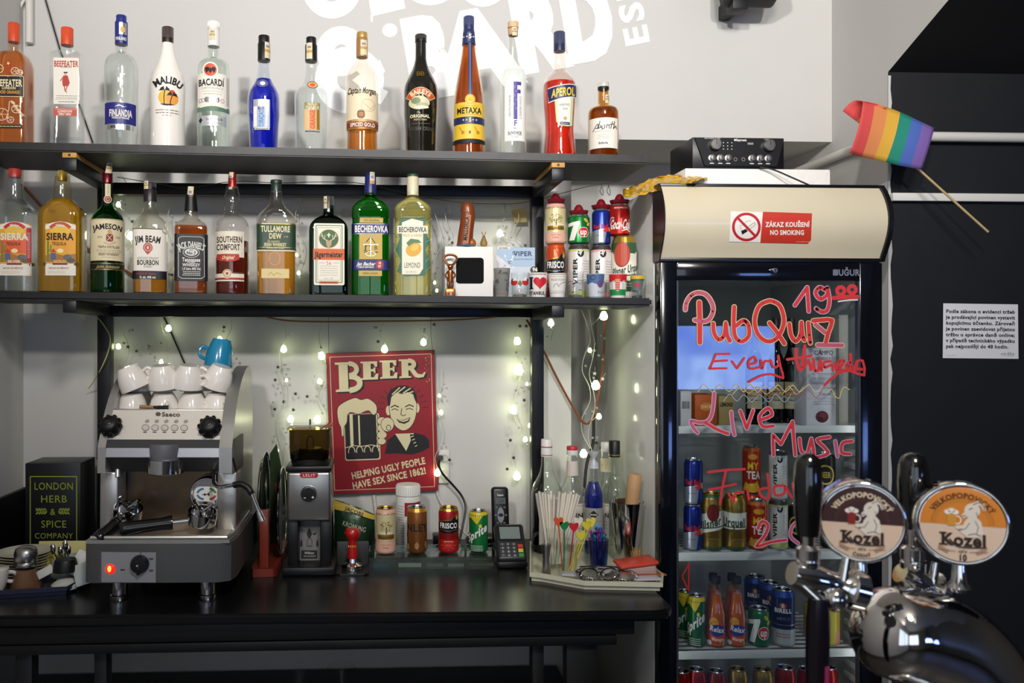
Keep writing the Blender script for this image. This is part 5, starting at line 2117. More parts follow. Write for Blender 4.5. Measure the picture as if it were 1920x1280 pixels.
px([(1425, 787), (1447, 778), (1440, 765), (1424, 780), (1430, 799), (1450, 798)], W6)
px([(1450, 853), (1449, 815), (1464, 832), (1486, 790), (1488, 820), (1491, 853)], W6, n=1)
px([(1499, 822), (1502, 845), (1514, 849), (1521, 822), (1526, 852)], W6, n=2)
px([(1555, 819), (1532, 824), (1545, 838), (1552, 850), (1532, 857)], W6)
px([(1566, 827), (1570, 855)], W6, MP)
px([(1597, 827), (1580, 830), (1578, 848), (1594, 851)], W6)
px([(1328, 885), (1360, 881), (1396, 879)], 4.6, out=None)
px([(1361, 882), (1354, 915), (1350, 945)], 4.6, out=None)
px([(1329, 918), (1380, 907)], 4, out=None)
px([(1366, 925), (1376, 940), (1378, 925), (1394, 922)], 4.6, out=None)
px([(1401, 918), (1404, 936)], 4.6, out=None)
px([(1439, 888), (1442, 932), (1428, 930), (1424, 918), (1440, 914)], 4.6, out=None)
px([(1470, 910), (1452, 912), (1454, 928), (1470, 925), (1472, 912), (1484, 932)], 5, out=None)
px([(1486, 905), (1490, 925), (1500, 908)], 4.6, out=None)
px([(1421, 990), (1428, 977), (1440, 984), (1434, 1003), (1418, 1024), (1445, 1016), (1474, 1012)], 5)
px([(1500, 975), (1486, 985), (1482, 1005), (1496, 1018)], 5, MP)
ink.stroke([(1278.5, 1080), (1292, 1056), (1291, 1107)], 2.4, RED, 2, True)
ink.build('marker_writing', dr, lambda x, y, l: at(x, y, YD) - L0 + Vector((0, -.0002 - .0002 * l, 0)))

# shelves
YSH = 2.17
RAILS = ((798, 812), (1034.5, 1050), (1219, 1234))
SHZ = []
for i, (y0, y1) in enumerate(RAILS):
    z1, z0 = at(1430, y0, YSH).z, at(1430, y1, YSH).z
    SHZ.append(z1 - .004)
    sh = MB()
    bxw(sh, (BX0 + .04, YSH, z0), (BX1 - .045, YSH + .008, z1), M('dadbd8', .4), .002)
    o = FZ(sh, 'shelf')
    b = MB()
    for q in range(16):
        y = YSH + .012 + q * .03
        bxw(b, (BX0 + .04, y, z1 - .009), (BX1 - .045, y + .006, z1 - .0045), M('c6c8c6', .4))
    FZ(b, 'wire_deck', o)
SHZ.append(SHZ[2] - (SHZ[1] - SHZ[2]))
b = MB()
bxw(b, (BX0 + .04, YSH, SHZ[3] - .02), (BX1 - .045, 2.66, SHZ[3] - .0005), M('c6c8c6', .4))
FZ(b, 'shelf')

# light box
pts = []
for i in range(13):
    y = 349 + (487 - 349) * i / 12
    u = i / 12
    pts.append((y, 2.12 - .045 * math.sin(PI * min(1, u * 1.02) ** .85 * .93 + .08)))
LBX0, LBX1 = at(1240, CY, 2.10).x, at(1654, CY, 2.10).x
prof = [(Y - L0.y, at(1440, y, Y).z) for y, Y in pts]
lb = bpy.data.objects.new('light_box', None)
COL.objects.link(lb)
lb.parent = t
back = [(2.157 - L0.y, prof[-1][1]), (2.157 - L0.y, prof[0][1])]
PNL = M('d8cdb2', .3, noise=(2.2, .14), coat=.3, name='yellowed_panel')
MB().prism(prof + back, LBX0 - L0.x, LBX1 - L0.x, PNL, 'x').build('panel', lb, ang=.6)
b = MB()
big = [(y - .006, z + (.004 if i < 7 else -.004)) for i, (y, z) in enumerate(prof)] + [(2.158 - L0.y, prof[-1][1] - .004), (2.158 - L0.y, prof[0][1] + .004)]
for x0, x1 in ((BX0 - .004 - L0.x, LBX0 - L0.x), (LBX1 - L0.x, LBX1 + .012 - L0.x)):
    b.prism(big, x0, x1, M('131317', .3), 'x')
for (ya, za), (yb, zb_) in ((prof[0], prof[1]), (prof[-2], prof[-1])):
    pass
b.box((LBX0 - L0.x, prof[0][0] - .003, prof[0][1] - .006), (LBX1 - L0.x, prof[0][0] + .03, prof[0][1] + .005), M('131317', .3), .001)
b.box((LBX0 - L0.x, prof[-1][0] - .003, prof[-1][1] - .006), (LBX1 - L0.x, prof[-1][0] + .03, prof[-1][1] + .005), M('131317', .3), .001)
b.build('trim_frame', lb)


def lbY(y):
    for (ya, Ya), (yb, Yb) in zip(pts[:-1], pts[1:]):
        if yb >= y:
            return Ya + (Yb - Ya) * (y - ya) / (yb - ya)
    return pts[-1][1]


f = Flat()
f.poly([(1370, 396), (1522, 400), (1520, 450), (1514, 457), (1366.5, 453)], PAPER, 1)
f.poly([(1430, 397), (1522, 400), (1520, 450), (1514, 457), (1425, 455)], M('c93a2a', .4), 2)
f.poly([(1370, 397), (1430, 398), (1425, 454), (1367, 453)], M('efeae4', .5), 1.5)
f.ring(1399, 425.5, 24.5, 24.5, 5, M('c0282c', .4), 2.4, 36)
f.stroke([(1383, 409), (1415, 442)], 4.6, M('c0282c', .4), 3, False, False)
f.poly([(1399, 428), (1414, 417), (1416, 421), (1401, 433)], PAPER, 2.2)
f.stroke([(1399, 428), (1414, 417), (1416, 421), (1401, 433)], .7, INK, 2.6, True, False)
f.poly([(1389, 433), (1398, 429), (1401, 434), (1391, 440)], INK, 2.4)
f.stroke(smooth([(1390, 431), (1387, 424), (1394, 421), (1399, 415), (1408, 414)], 3), .7, GREY, 2.3, False, False)
f.t('ZÁKAZ KOUŘENÍ', 1476, 421, 8.4, WHITE, 82, 1, lay=3)
f.t('NO SMOKING', 1475, 436, 8.4, WHITE, 64, 1, lay=3)
f.t('www.nekuri.cz', 1504, 453, 1.8, PAPER, 24, 0, lay=3)
f.build('no_smoking_sticker', lb, lambda x, y, l: at(x, y, lbY(y)) - L0 + Vector((0, -.001 - .0003 * l, 0)), vstep=6)

for lx, sg in ((BX0 + .033, 1), (BX1 - .052, -1)):  # added fill strips hidden behind the door frame, brightening the fridge contents
    ls = lamp('fridge_fill', 'AREA', (lx, 2.15, 1.15), (0, 2.4, 1.2), 2.4 if sg > 0 else .3, (.95, .97, 1), .02)
    ls.data.shape = 'RECTANGLE'
    ls.data.size = 1.5
    ls.data.size_y = .015
    ls.rotation_euler = Matrix(((0, -.42, -.9 * sg), (0, .9 * sg, -.42), (1, 0, 0))).to_euler() if sg > 0 else Matrix(((0, .42, .9), (0, .9, -.42), (-1, 0, 0))).to_euler()

# ------------------------------------------------------------------ what stands in the fridge
YF = 2.225


def fcan(px, rail, r, h, body, label, art=None, top=None, group=None, Y=YF, lift=0.0, **k):
    X = at(px, CY, Y).x
    return can(Vector((X, Y, SHZ[rail] + lift)), r, h, body, label, group, art, top, **k)


RBm = M('1c2f86', .25, .5)
GC = M('a8873f', .32, .75)
BI = M('16265a', .3, .4)
GRP = 'drinks in the glass-door fridge'


def hz(rail, ytop, Y=YF):
    return at(1400, ytop, Y).z - SHZ[rail]


hrb = hz(1, 943)
fcan(1299, 1, .0245, hrb, RBm, 'blue and silver energy can in the fridge, lower of the stacked pair', redbull, None, GRP)
fcan(1300, 1, .0245, hrb, RBm, 'blue and silver energy can in the fridge, upper of the stacked pair', redbull, None, GRP, lift=hrb + .0004)
fcan(1334, 1, .0292, hz(1, 922), GC, 'gold beer can with a dark seal beside the energy cans in the fridge', pilsner_gold, GOLD, GRP)
fcan(1377, 1, .0305, hz(1, 926), GC, 'gold beer can with a white band and no seal in the fridge', pilsner_gold2, GOLD, GRP)


def mytea(f):
    f.rect(-2, 0, 2, .08, M('d8742a', .4), 1)
    f.t('MY', .1, .4, .15, M('e8c42a', .4), .75, 1, lay=2)
    f.t('TEA', .15, .6, .16, WHITE, .95, 1, lay=2)
    f.ell(.1, .2, .35, .06, M('e8a82a', .4), 1.5, 16)
    f.poly([(-.7, .95), (-.4, .75), (0, .85), (.4, .72), (.7, .95)], M('e8b02a', .4), 1.5)
    f.ell(.1, .88, .5, .1, M('e6c84a', .4), 1.3, 18)


TEA = M('c6361e', .3, .3)
hv = hz(1, 936)
fcan(1420, 1, .0262, hv, TEA, 'red and yellow iced tea can on the middle fridge shelf', mytea, None, GRP)
fcan(1409, 1, .0245, hv, TEA, 'red and yellow iced tea can stacked higher behind in the fridge', mytea, None, GRP, Y=2.295, lift=hv + .004)
fcan(1409, 1, .0245, hv + .0035, TEA, 'iced tea can hidden low behind another in the fridge', None, None, GRP, Y=2.295)
fcan(1459, 1, .0248, hv, VW, 'white can with sideways lettering on the middle fridge shelf', viper(M('bcc878', .4)), None, GRP)
fcan(1459, 1, .0235, hv, VW, 'white can with sideways lettering stacked on another in the fridge', viper(M('c9c9c4', .4)), None, GRP, lift=hv + .0004)


def darkcan(f):
    f.ell(.0, .45, .6, .22, M('d9b84a', .4), 1, 24)
    f.ell(.0, .45, .5, .18, M('1a1712', .4), 2, 24)
    f.t('BEER', 0, .45, .12, M('d9b84a', .4), .6, 1, lay=3)


DKC = M('17140f', .35, .3)
fcan(1495, 1, .0245, hz(1, 945), DKC, 'black can with a yellow oval in the fridge behind the left tap', darkcan, None, GRP)
fcan(1556, 1, .0245, hz(1, 938), DKC, 'black can low at the right side of the middle fridge shelf', darkcan, None, GRP)
fcan(1548, 1, .0245, .13, DKC, 'black can stacked at the right side of the middle fridge shelf', darkcan, None, GRP, lift=hz(1, 938) + .0005)

GSP = M('1f6a3c', .28, .4)
fcan(1306, 2, .0235, hz(2, 1112), GSP, 'green and yellow lemon soda can in the fridge beside the orange bottles', sprite, None, GRP)
fcan(1284, 2, .0225, hz(2, 1104, 2.29), GSP, 'green soda can half hidden at the left edge of the fridge', sprite, None, GRP, Y=2.29)


def sev2(f):
    sevenup(f)


fcan(1423, 2, .0282, hz(2, 1138), GSP, 'green can with a white seven on the third fridge shelf', sev2, None, GRP)


def birell(f):
    f.rect(-2, 0, 2, .1, M('2a4a9a', .3, .5), 1)
    f.ell(-.0, .25, .2, .055, M('a8402a', .4), 1.5, 18)
    f.t('B', 0, .25, .07, CREAM, .16, 1, lay=2)
    f.t('BIRELL', 0, .345, .075, WHITE, .95, 1)
    f.t('SVĚTLÝ', 0, .5, .045, SILVER, .7, 1)
    f.rect(-2, .6, 2, .615, SILVER, 1)
    f.rect(-2, .69, 2, 1, M('b9c0c0', .4, .3), 1)
    f.lines(-.4, .4, .78, .05, 2, M('a85a5a', .5), .02)


hB = hz(2, 1103)
fcan(1468, 2, .0303, hB, BI, 'dark blue beer can with a red letter, before two others in the fridge', birell, None, GRP)
fcan(1445, 2, .0303, hz(2, 1090, 2.30), BI, 'dark blue beer can behind the front one in the fridge', birell, None, GRP, Y=2.30)
fcan(1416, 2, .0303, hz(2, 1078, 2.375), BI, 'dark blue beer can farthest back in the fridge', birell, None, GRP, Y=2.375)


def peach(f):
    f.rect(-2, 0, 2, .66, M('c2a83a', .4, .2), 1)
    f.ell(-.1, .3, .5, .16, M('d9b84a', .4), 1.5, 20)
    f.rect(-2, .66, 2, 1, M('d6906a', .4), 1.2)
    f.rect(.0, .1, .35, 1, M('c9c04a', .4), 1.7)
    f.lines(-.6, -.2, .8, .06, 2, M('6a3a2a', .5), .02)


fcan(1556, 2, .0245, hz(2, 1134), M('c2a83a', .35, .3), 'yellow and peach can rightmost on the third fridge shelf', peach, None, GRP)
fcan(1524, 2, .0235, hz(2, 1128, 2.28), M('c2a83a', .35, .3), 'yellow and peach can half behind the tap spout in the fridge', peach, None, GRP, Y=2.28)


def relax(f):
    OR = M('d8722a', .4)
    f.ell(1381, 1180, 17, 21, M('c8401f', .4), 1, 24)
    f.ell(1377, 1163, 9, 11, M('d9a02a', .4), 1.2, 20)
    f.ell(1383, 1176, 15, 11, M('223a8a', .4), 1.6, 24)
    f.t('Relax', 1383, 1174, 9, WHITE, 27, 1, sh=.15, lay=2.4, rot=.12)
    f.t('Mango', 1384, 1192, 6, M('f0d8b0', .5), 22, 1, lay=2)
    f.ell(1368, 1200, 4.5, 4.5, PAPER, 1.8, 14)


OJ = liquid('e88a1c', cloudy=.7)
for px_, lb_, Y in ((1381, 'orange juice bottle with a blue oval logo, right of the front pair in the fridge', YF), (1342.5, 'orange juice bottle with a blue oval logo, left of the front pair in the fridge', YF)):
    dx = px_ - 1381

    def art_(f, dx=dx):
        g = Flat()
        relax(g)
        f.it += [([(x + dx, y) for x, y in vs], fs, m, l) for vs, fs, m, l in g.it]
    bottle(px_, Y, Plane(Vector((0, 0, SHZ[2])), Vector((1, 0, SHZ[2]))), [(1082, 7), (1100, 8.5), (1112, 11), (1125, 13), (1140, 16.5), (1150, 18.5), (1160, 18.8), (1226, 18.5)], glass('fff2e0'), lb_, GRP,
           caps=[(1080, 1093, 8.5, 8.8, INK, 1)], liq=(1112, OJ), art=art_, name='juice_bottle')
for px_, lb_ in ((1372, 'orange juice bottle with a dark cap, second row right in the fridge'), (1337, 'orange juice bottle with a dark cap, second row left in the fridge')):
    bottle(px_, 2.3, Plane(Vector((0, 0, SHZ[2])), Vector((1, 0, SHZ[2]))), [(1077, 7), (1094, 8.5), (1106, 11), (1122, 13), (1137, 16.5), (1147, 18), (1226, 18)], glass('fff2e0'), lb_, GRP,
           caps=[(1074, 1088, 8, 8.4, INK, 1)], liq=(1106, OJ), name='juice_bottle')


def cokef(f):
    f.t('Coca-Cola', 0, .3, .16, WHITE, 1.6, 1, sh=.35)


RDm, RDo = M('a01c18', .25, .5), M('8a2a1c', .25, .5)
h3 = hz(3, 1252)
for px_, m, tp, a_, lb_ in ((1278, RDm, None, None, 'red can cut by the left edge of the fridge window, bottom shelf'), (1306, RDm, None, None, 'red can with a bright rim, second on the bottom fridge shelf'), (1343, RDo, None, None, 'brownish red can, third on the bottom fridge shelf'),
                            (1383, GC, GOLD, None, 'gold can beside the brownish red can on the bottom fridge shelf'), (1430, GC, GOLD, None, 'gold can beside the red cola can on the bottom fridge shelf'), (1472, RDm, None, cokef, 'red cola can with white script before the tap spout, bottom fridge shelf'),
                            (1514, RDm, None, cokef, 'red cola can behind the tap spout on the bottom fridge shelf'), (1551, RDm, None, cokef, 'red cola can rightmost on the bottom fridge shelf')):
    fcan(px_, 3, .0258 if px_ < 1360 else .0268, h3 + R.uniform(-.003, .003), m, lb_, a_, tp, GRP)

# top shelf of the fridge: wine box, cartons, bottles
zs0 = SHZ[0]


def fbox(x0, x1, ytop, Y, dep, m, name, label, cat, art=None):
    a, c = at(x0, ytop, Y), at(x1, ytop, Y)
    o = Vector(((a.x + c.x) / 2, Y, zs0))
    t_ = thing(name, label, cat, o, 0, GRP)
    MB().box((a.x - o.x, 0, 0), (c.x - o.x, dep, a.z - zs0), m, .002).build('carton', t_)
    if art:
        f_ = Flat()
        art(f_)
        f_.build('print', t_, lambda x, y, l: at(x, y, Y) - o + Vector((0, -.0006 - .0003 * l, 0)))
    return t_


def campo(f):
    f.t('CAMPO', 1544, 661, 8, M('4a3a44', .5), 36, 0)
    f.t('A', 1537.5, 660, 11, M('8a2a34', .5), 8, 0, lay=2.2)
    f.t('VIEJO', 1544, 672, 5, M('8a8488', .5), 26, 0)
    for q in range(4):
        f.lines(1520, 1570, 700 + q * 9, 3, 1, M('9a9498', .5), .7)
    f.t('Tinto', 1546, 738, 5, M('5a4a54', .5), 22, 0)
    f.lines(1525, 1565, 747, 5, 3, M('9a9498', .5), .7)
    f.ell(1541, 781, 12, 11, M('5a1a20', .5), 2, 20)
    f.ell(1543, 779, 7, 6, M('7a2a2c', .5), 2.2, 16)
    f.ell(1538, 785, 5, 4, M('3a1014', .5), 2.3, 12)


fbox(1512, 1572, 652, 2.2, .09, M('d6d2d8', .5), 'wine_box', 'white wine box with a dark rose at the top of the fridge', 'wine box', campo)
fbox(1573, 1591, 590, 2.185, .10, M('8f8a80', .5), 'carton', 'tall grey carton at the right wall of the fridge', 'carton')
fbox(1303, 1345, 740, 2.21, .08, M('c25a1e', .5), 'carton', 'orange carton low on the top fridge shelf', 'carton', lambda f: (f.ell(1324, 762, 12, 8, M('d9802a', .5), 1), f.t('JUICE', 1324, 762, 5, CREAM, 18, 1)))
fbox(1348, 1377, 742, 2.24, .07, M('a8905a', .5), 'carton', 'small beige carton beside the orange one in the fridge', 'carton', lambda f: f.t('LEMOND', 1362, 758, 7, INK, 24, 1))
fbox(1276, 1297, 733, 2.2, .05, M('c9c4c6', .5), 'carton', 'narrow pale carton with a barcode at the left of the fridge', 'carton', lambda f: [f.rect(1279 + q * 1.7, 752, 1279 + q * 1.7 + R.uniform(.4, 1.1), 766, INK, 1) for q in range(9)])
PF = Plane(Vector((0, 0, zs0)), Vector((1, 0, zs0)))
for px_, Y, gm, lq, lb_ in ((1415, 2.26, glass('2a5a34'), '1a3a14', 'dark green wine bottle on the top fridge shelf'), (1455, 2.3, glass('1a2030'), '0a0c14', 'almost black wine bottle on the top fridge shelf'), (1484, 2.29, glass('3a2a1a'), '2a0c10', 'dark brown wine bottle left of the white wine box')):
    bottle(px_, Y, PF, [(600, 6), (640, 6.4), (655, 8), (672, 14), (685, 17.5), (700, 18), (805, 18)], gm, lb_, GRP, caps=[(596, 622, 6.6, 6.8, M('3a1c20', .4))], liq=(660, liquid(lq)), name='wine_bottle',
           art=lambda f, p_=px_: (f.rect(p_ - 14, 715, p_ + 14, 765, M('b9a888', .5), 1), f.lines(p_ - 10, p_ + 10, 725, 8, 4, INK, 1.4)))

# ------------------------------------------------------------------ on top of the fridge
o = Vector((at(1421, CY, 2.2).x, 2.2, ztb + .0005))
a, c = at(1285, 315, 2.2), at(1557, 317, 2.2)
b = MB().box((a.x - o.x, 0, 0), (c.x - o.x, .3, a.z - o.z), M('efece6', .7, bump=(60, .3)), .003)
b.build('foam_block', label='white foam block on top of the fridge carrying the amplifier', cat='block', loc=o)
zf = a.z + .0006
t = thing('amplifier', 'small black amplifier with silver knobs on the white foam block', 'amplifier', (at(1385, CY, 2.22).x, 2.22, zf))
o = Vector(t.location)
AM = M('0e0e10', .35)
k = mpp(1385, 2.22)
u = lambda x: (x - 1385) * k
z_ = lambda y: at(1385, y, 2.22).z - zf
MB().box((u(1297), 0, .002), (u(1472), .17, z_(258)), AM, .002).build('case', t)
MB().prism([(u(1300), z_(260)), (u(1470), z_(260)), (u(1456), z_(312)), (u(1319), z_(312))], -.006, -.0002, M('131315', .4), 'y').build('front_panel', t)
for x, y, r in ((1337, 273, 10.5), (1439, 274, 10.5)):
    b = MB()
    b.lathe([(r * k, 0), (r * k, .012), (r * k * .85, .014), (.001, .0142)], STEEL, 24, (u(x), -.0062, z_(y)), axis=(0, -1, 0))
    b.box((u(x) - .0006, -.0215, z_(y)), (u(x) + .0006, -.0202, z_(y) + r * k * .9), INK)
    b.build('volume_knob', t)
for i, x in enumerate((1332, 1348, 1363, 1408, 1424, 1439)):
    b = MB()
    b.lathe([(7.4 * k, 0), (7.0 * k, .003), (4.6 * k, .004), (4.4 * k, .011), (.001, .0115)], STEEL, 20, (u(x), -.0062, z_(298)), axis=(0, -1, 0))
    b.box((u(x) - .0005, -.0188, z_(298)), (u(x) + .0005, -.0175, z_(298) + 4 * k), INK)
    b.build('tone_knob', t)
f = Flat()
f.poly([(1303, 260.5), (1467, 260.5), (1454, 311), (1321, 311)], M('101012', .4), .4)
f.t('Skytronic', 1388, 263.5, 4, WHITE, 20, 1)
f.ell(1376, 263.5, 2, 2, WHITE, 1, 10)
f.t('DIGITAL KARAOKE AMPLIFIER', 1333, 261, 2, WHITE, 30, 0)
f.t('VOLUME', 1436, 262, 2, WHITE, 9, 0)
for q in range(9):
    f.rect(1353 + (q % 3) * 8, 268 + (q // 3) * 6, 1355 + (q % 3) * 8, 269.4 + (q // 3) * 6, WHITE, 1)
f.rect(1400, 268, 1411, 272, M('8a8a8c', .4), 1)
for x in (1377, 1392):
    f.ring(x, 299.5, 3, 3, 1, GREY, 1, 14)
for x in (1332, 1348, 1363, 1408, 1424, 1439):
    f.rect(x - 4, 306.5, x + 4, 308, WHITE, 1)
f.build('panel_print', t, lambda x, y, l: Vector((u(x), -.0063 - .0002 * l, z_(y))))
b = MB()
b.tube(smooth([at(1425, 313, 2.19), at(1450, 318, 2.18), at(1490, 335, 2.165), at(1522, 349, 2.16), at(1530, 351, 2.2)], 4), .0022, BW, 6)
b.build('amplifier_cable', label='thin black cable trailing from the amplifier across the foam block', cat='cable')

# crumpled yellow bag
vs, fs = [], []
NX, NY = 26, 9
for i in range(NX + 1):
    for j in range(NY + 1):
        u_, v_ = i / NX, j / NY
        x = 1168 + 158 * u_
        top = 356 - 30 * math.sin(min(1, u_ * 1.35) * 1.7) + (14 * (u_ - .72) if u_ > .72 else 0)
        th = 24 * math.sin(PI * min(.97, .1 + u_ * .95)) + 4
        y = top + th * v_ + R.uniform(-2.2, 2.2)
        Y = 2.19 + .05 * math.cos(PI * v_) - .02 * math.sin(u_ * 9) + R.uniform(-.012, .012) - .03 * v_
        vs.append(at(x, y, Y))
for i in range(NX):
    for j in range(NY):
        a_ = i * (NY + 1) + j
        fs.append((a_, a_ + 1, a_ + NY + 2, a_ + NY + 1))
o = MB().add(vs, fs, M('d0a42a', .35, noise=(18, .35), coat=.3)).build('paper_bag', label='crumpled yellow bag hanging over the left corner of the fridge top', cat='bag', ang=.3)
md = o.modifiers.new('thickness', 'SOLIDIFY')
md.thickness = .002

# ------------------------------------------------------------------ espresso machine
ZM = CNT.z(at(300, CY, 1.95).x)
MX0, MX1 = at(156, CY, 1.895).x, at(434, CY, 1.895).x
XM = (MX0 + MX1) / 2
t = thing('espresso_machine', 'silver two-knob espresso machine with cups stacked on its top', 'coffee machine', (XM, 1.895, ZM))
t.rotation_euler = (0, -math.atan(CNT.k), 0)
L0 = Vector(t.location)
GRS = M('7c7b79', .38, .7, noise=(26, .1), name='grey_sheet_metal')
GRL = M('bdbbb8', .32, .8, noise=(30, .08), name='brushed_metal')
PLT = M('ddd6ca', .4, .15, name='pale_metal_panel')
DKP = M('3a3a3b', .45)
zy = lambda y, Y: at(300, y, Y).z - ZM
xx = lambda x, Y: at(x, CY, Y).x - XM
W2 = (MX1 - MX0) / 2
zf0 = zy(1092, 1.895)      # underside of the body
zf1 = zy(1019, 1.895)      # front lip of the drip tray
# lower body
b = MB()
prof = [(-W2 + .003, .006), (-W2 + .018, 0), (W2 - .03, 0), (W2 - .004, .014), (W2 + .004, .05), (W2 + .004, .50), (-W2 + .003, .50)]
b.prism(prof, zf0, zf1, M('666665', .4, .6, noise=(26, .1)), 'z')
b.build('lower_body', t, ang=.5)
for x, Y in ((224, 1.93), (389, 1.93), (262, 2.2), (402, 2.2)):
    b = MB()
    b.lathe([(.019, 0), (.0205, .004), (.0205, .012), (.018, .014), (.018, zf0 + .004)], CHROME, 24, (xx(x, Y), Y - L0.y, 0))
    b.build('foot', t)
# control panel in the lower front
f = Flat()
f.rect(185, 1032, 293, 1092, M('6a6a6c', .35, .6), 1)
f.rect(190, 1035, 292, 1091.5, M('a2a2a6', .4, .4), 2)
f.ell(206.5, 1067, 11, 11, M('c9bcbc', .3, .5), 3)
f.t('0', 263.5, 1037, 4, INK, 4, 0, lay=3)
for y in (1046, 1068):
    f.lines(279, 287, y, 2.259, 2, INK, 1.6, 3)
f.poly([(225, 1068), (229, 1066), (229, 1070)], INK, 3)
f.rect(226, 1067, 234, 1069, INK, 3.1)
cp = f.build('control_panel', t, lambda x, y, l: at(x, y, 1.895) - L0 + Vector((0, -.0008 - .0004 * l, 0)))
b = MB()
pl = at(206.5, 1067, 1.893) - L0
b.ball(pl, .0112, M('e01c10', .3, emit=1.2, name='red_pilot_lamp'), (1, .45, 1), 18, 10)
b.ball(pl + Vector((-.001, -.0035, .001)), .006, M('ff8a40', .3, emit=2.5, name='pilot_filament'), (.8, .6, 1.2))
b.build('pilot_lamp', cp, label='glowing red pilot lamp')
b = MB()
pk = at(262, 1057, 1.893) - L0
b.lathe([(.0205, 0), (.0205, .006), (.017, .016), (.001, .017)], BLACK, 28, pk, axis=(0, -1, 0))
b.box(pk + Vector((-.003, -.018, -.021)), pk + Vector((.003, -.006, .0)), BLACK, .001)
b.ball(pk + Vector((-.002, -.0175, .0)), .002, M('d9d9d9', .3))
b.build('selector_knob', cp)
# drip tray
b = MB()
b.prism([(-W2 + .004, .003), (W2 - .006, .003), (W2 + .002, .05), (W2 + .002, .30), (-W2 + .004, .30)], zf1, zf1 + .008, GRL, 'z')
b.prism([(-W2 + .02, .02), (W2 - .024, .02), (W2 - .016, .05), (W2 - .016, .285), (-W2 + .02, .285)], zf1 + .008, zf1 + .0095, M('c9beb0', .35, .5), 'z')
b.tube([(-W2 + .012, .010, zf1 + .012), (W2 - .012, .010, zf1 + .012), (W2 - .004, .05, zf1 + .012), (W2 - .004, .29, zf1 + .012)], .0045, GRL, 8)
b.build('drip_tray', t)
# side panels: a tall arc seen from the side
yo = lambda Y: Y - L0.y
SIDE = [(2.056, zf1), (2.056, zy(886, 2.056)), (1.947, zy(886, 1.955)), (1.947, zy(838, 1.955)), (1.959, zy(822, 1.955)), (1.997, zy(770, 2.006)), (2.056, zy(725, 2.056)), (2.132, zy(695, 2.132)), (2.200, zy(685, 2.200)), (2.234, zy(690, 2.234)), (2.259, zy(712, 2.259)), (2.276, zy(760, 2.276)), (2.280, zf1)]
SD = [(yo(Y), z) for Y, z in SIDE]
SDm = [tuple(v) for v in smooth([Vector((a_, b_, 0)) for a_, b_ in SD[4:12]], 4)]
SDp = SD[:4] + [(v[0], v[1]) for v in SDm] + SD[12:]
b = MB().prism(SDp, -W2 + .012, -W2 + .030, GRL, 'x')
b.build('side_panel', t, ang=.5)
b = MB().prism(SDp, W2 - .040, W2 - .010, GRL, 'x')
b.build('side_panel', t, ang=.5)
SI = .030
# hood: knob panel, dark belly, light strip
b = MB()
b.prism([(1.965 - L0.y, zy(825, 1.963)), (2.001 - L0.y, zy(769, 2.001)), (2.056 - L0.y, zy(769, 2.001)), (2.056 - L0.y, zy(825, 1.963))], -W2 + SI, W2 - .040, PLT, 'x')
b.build('front_panel', t, ang=.3)
b = MB()
b.prism([(1.963 - L0.y, zy(824, 1.963)), (1.952 - L0.y, zy(838, 1.952)), (1.950 - L0.y, zy(858, 1.950)), (1.997 - L0.y, zy(884, 1.997)), (2.090 - L0.y, zy(884, 1.997)), (2.090 - L0.y, zy(824, 1.963))], -W2 + .008, W2 - .006, DKP, 'x')
b.build('hood', t, ang=.3)
b = MB()
b.prism([(1.952 - L0.y, zy(839, 1.952)), (1.948 - L0.y, zy(857, 1.948)), (1.959 - L0.y, zy(857, 1.948)), (1.963 - L0.y, zy(839, 1.952))], -W2 + .018, W2 - .018, M('a9a9b2', .35, .5), 'x')
b.build('front_strip', t)
b = MB()
cx_, cY = xx(309, 1.97), 1.972 - L0.y
b.lathe([(.038, zy(863, 1.945)), (.0395, zy(860, 1.945)), (.0395, zy(834, 1.945))], M('8f8f96', .35, .6), 32, (cx_, cY, 0))
b.lathe([(.040, zy(889, 1.955)), (.043, zy(887, 1.955)), (.043, zy(862, 1.955))], CHROME, 32, (cx_, cY, 0))
b.build('brew_group', t)
# back panel, top tray
b = MB()
b.box((-W2 + SI, 2.065 - L0.y, zf1 + .01), (W2 - .04, 2.073 - L0.y, zy(884, 1.997)), M('7a6a58', .25, .85, noise=(12, .3), name='stained_steel'))
b.build('splash_panel', t)
for x0, x1 in ((-W2 + .003, -W2 + .046), (W2 - .052, W2 - .006)):
    b = MB()
    b.box((x0, 1.99 - L0.y, zf1 + .006), (x1, 2.06 - L0.y, zy(884, 1.997)), GRL, .006)
    b.build('pillar', t)
zt_ = zy(769, 2.001)
b = MB()
b.box((-W2 + SI, 2.061 - L0.y, zt_ - .06), (W2 - .04, 2.259 - L0.y, zt_ - .023), DKP)
b.box((-W2 + SI, 2.001 - L0.y, zt_ - .006), (W2 - .04, 2.023 - L0.y, zt_ + .002), GRL, .001)
b.build('cup_tray', t)
b = MB()
b.box((-W2 + .03, 2.073 - L0.y, zf1), (W2 - .04, 2.276 - L0.y, zt_ - .06), GRS)
b.build('rear_body', t)
# panel knobs, buttons, name
for x in (206, 392):
    b = MB()
    c0 = at(x, 803, 1.979) - L0
    ax = Vector((0, -.8, .55)).normalized()
    b.lathe([(.024, -.012), (.025, .004), (.021, .022), (.014, .028), (.001, .029)], BLACK, 30, c0, axis=ax)
    q = Vector((0, 0, 1)).rotation_difference(ax)
    for i in range(10):
        a = 2 * PI * i / 10
        b.ball(c0 + q @ Vector((.0235 * math.cos(a), .0235 * math.sin(a), .011)), .0055, BLACK, (1, 1, 1.9), 8, 6, q.to_matrix())
    b.ball(c0 + q @ Vector((0, 0, .0275)), .009, M('2a2624', .25), (1, 1, .3), 14, 6, q.to_matrix())
    b.build('steam_knob', t)


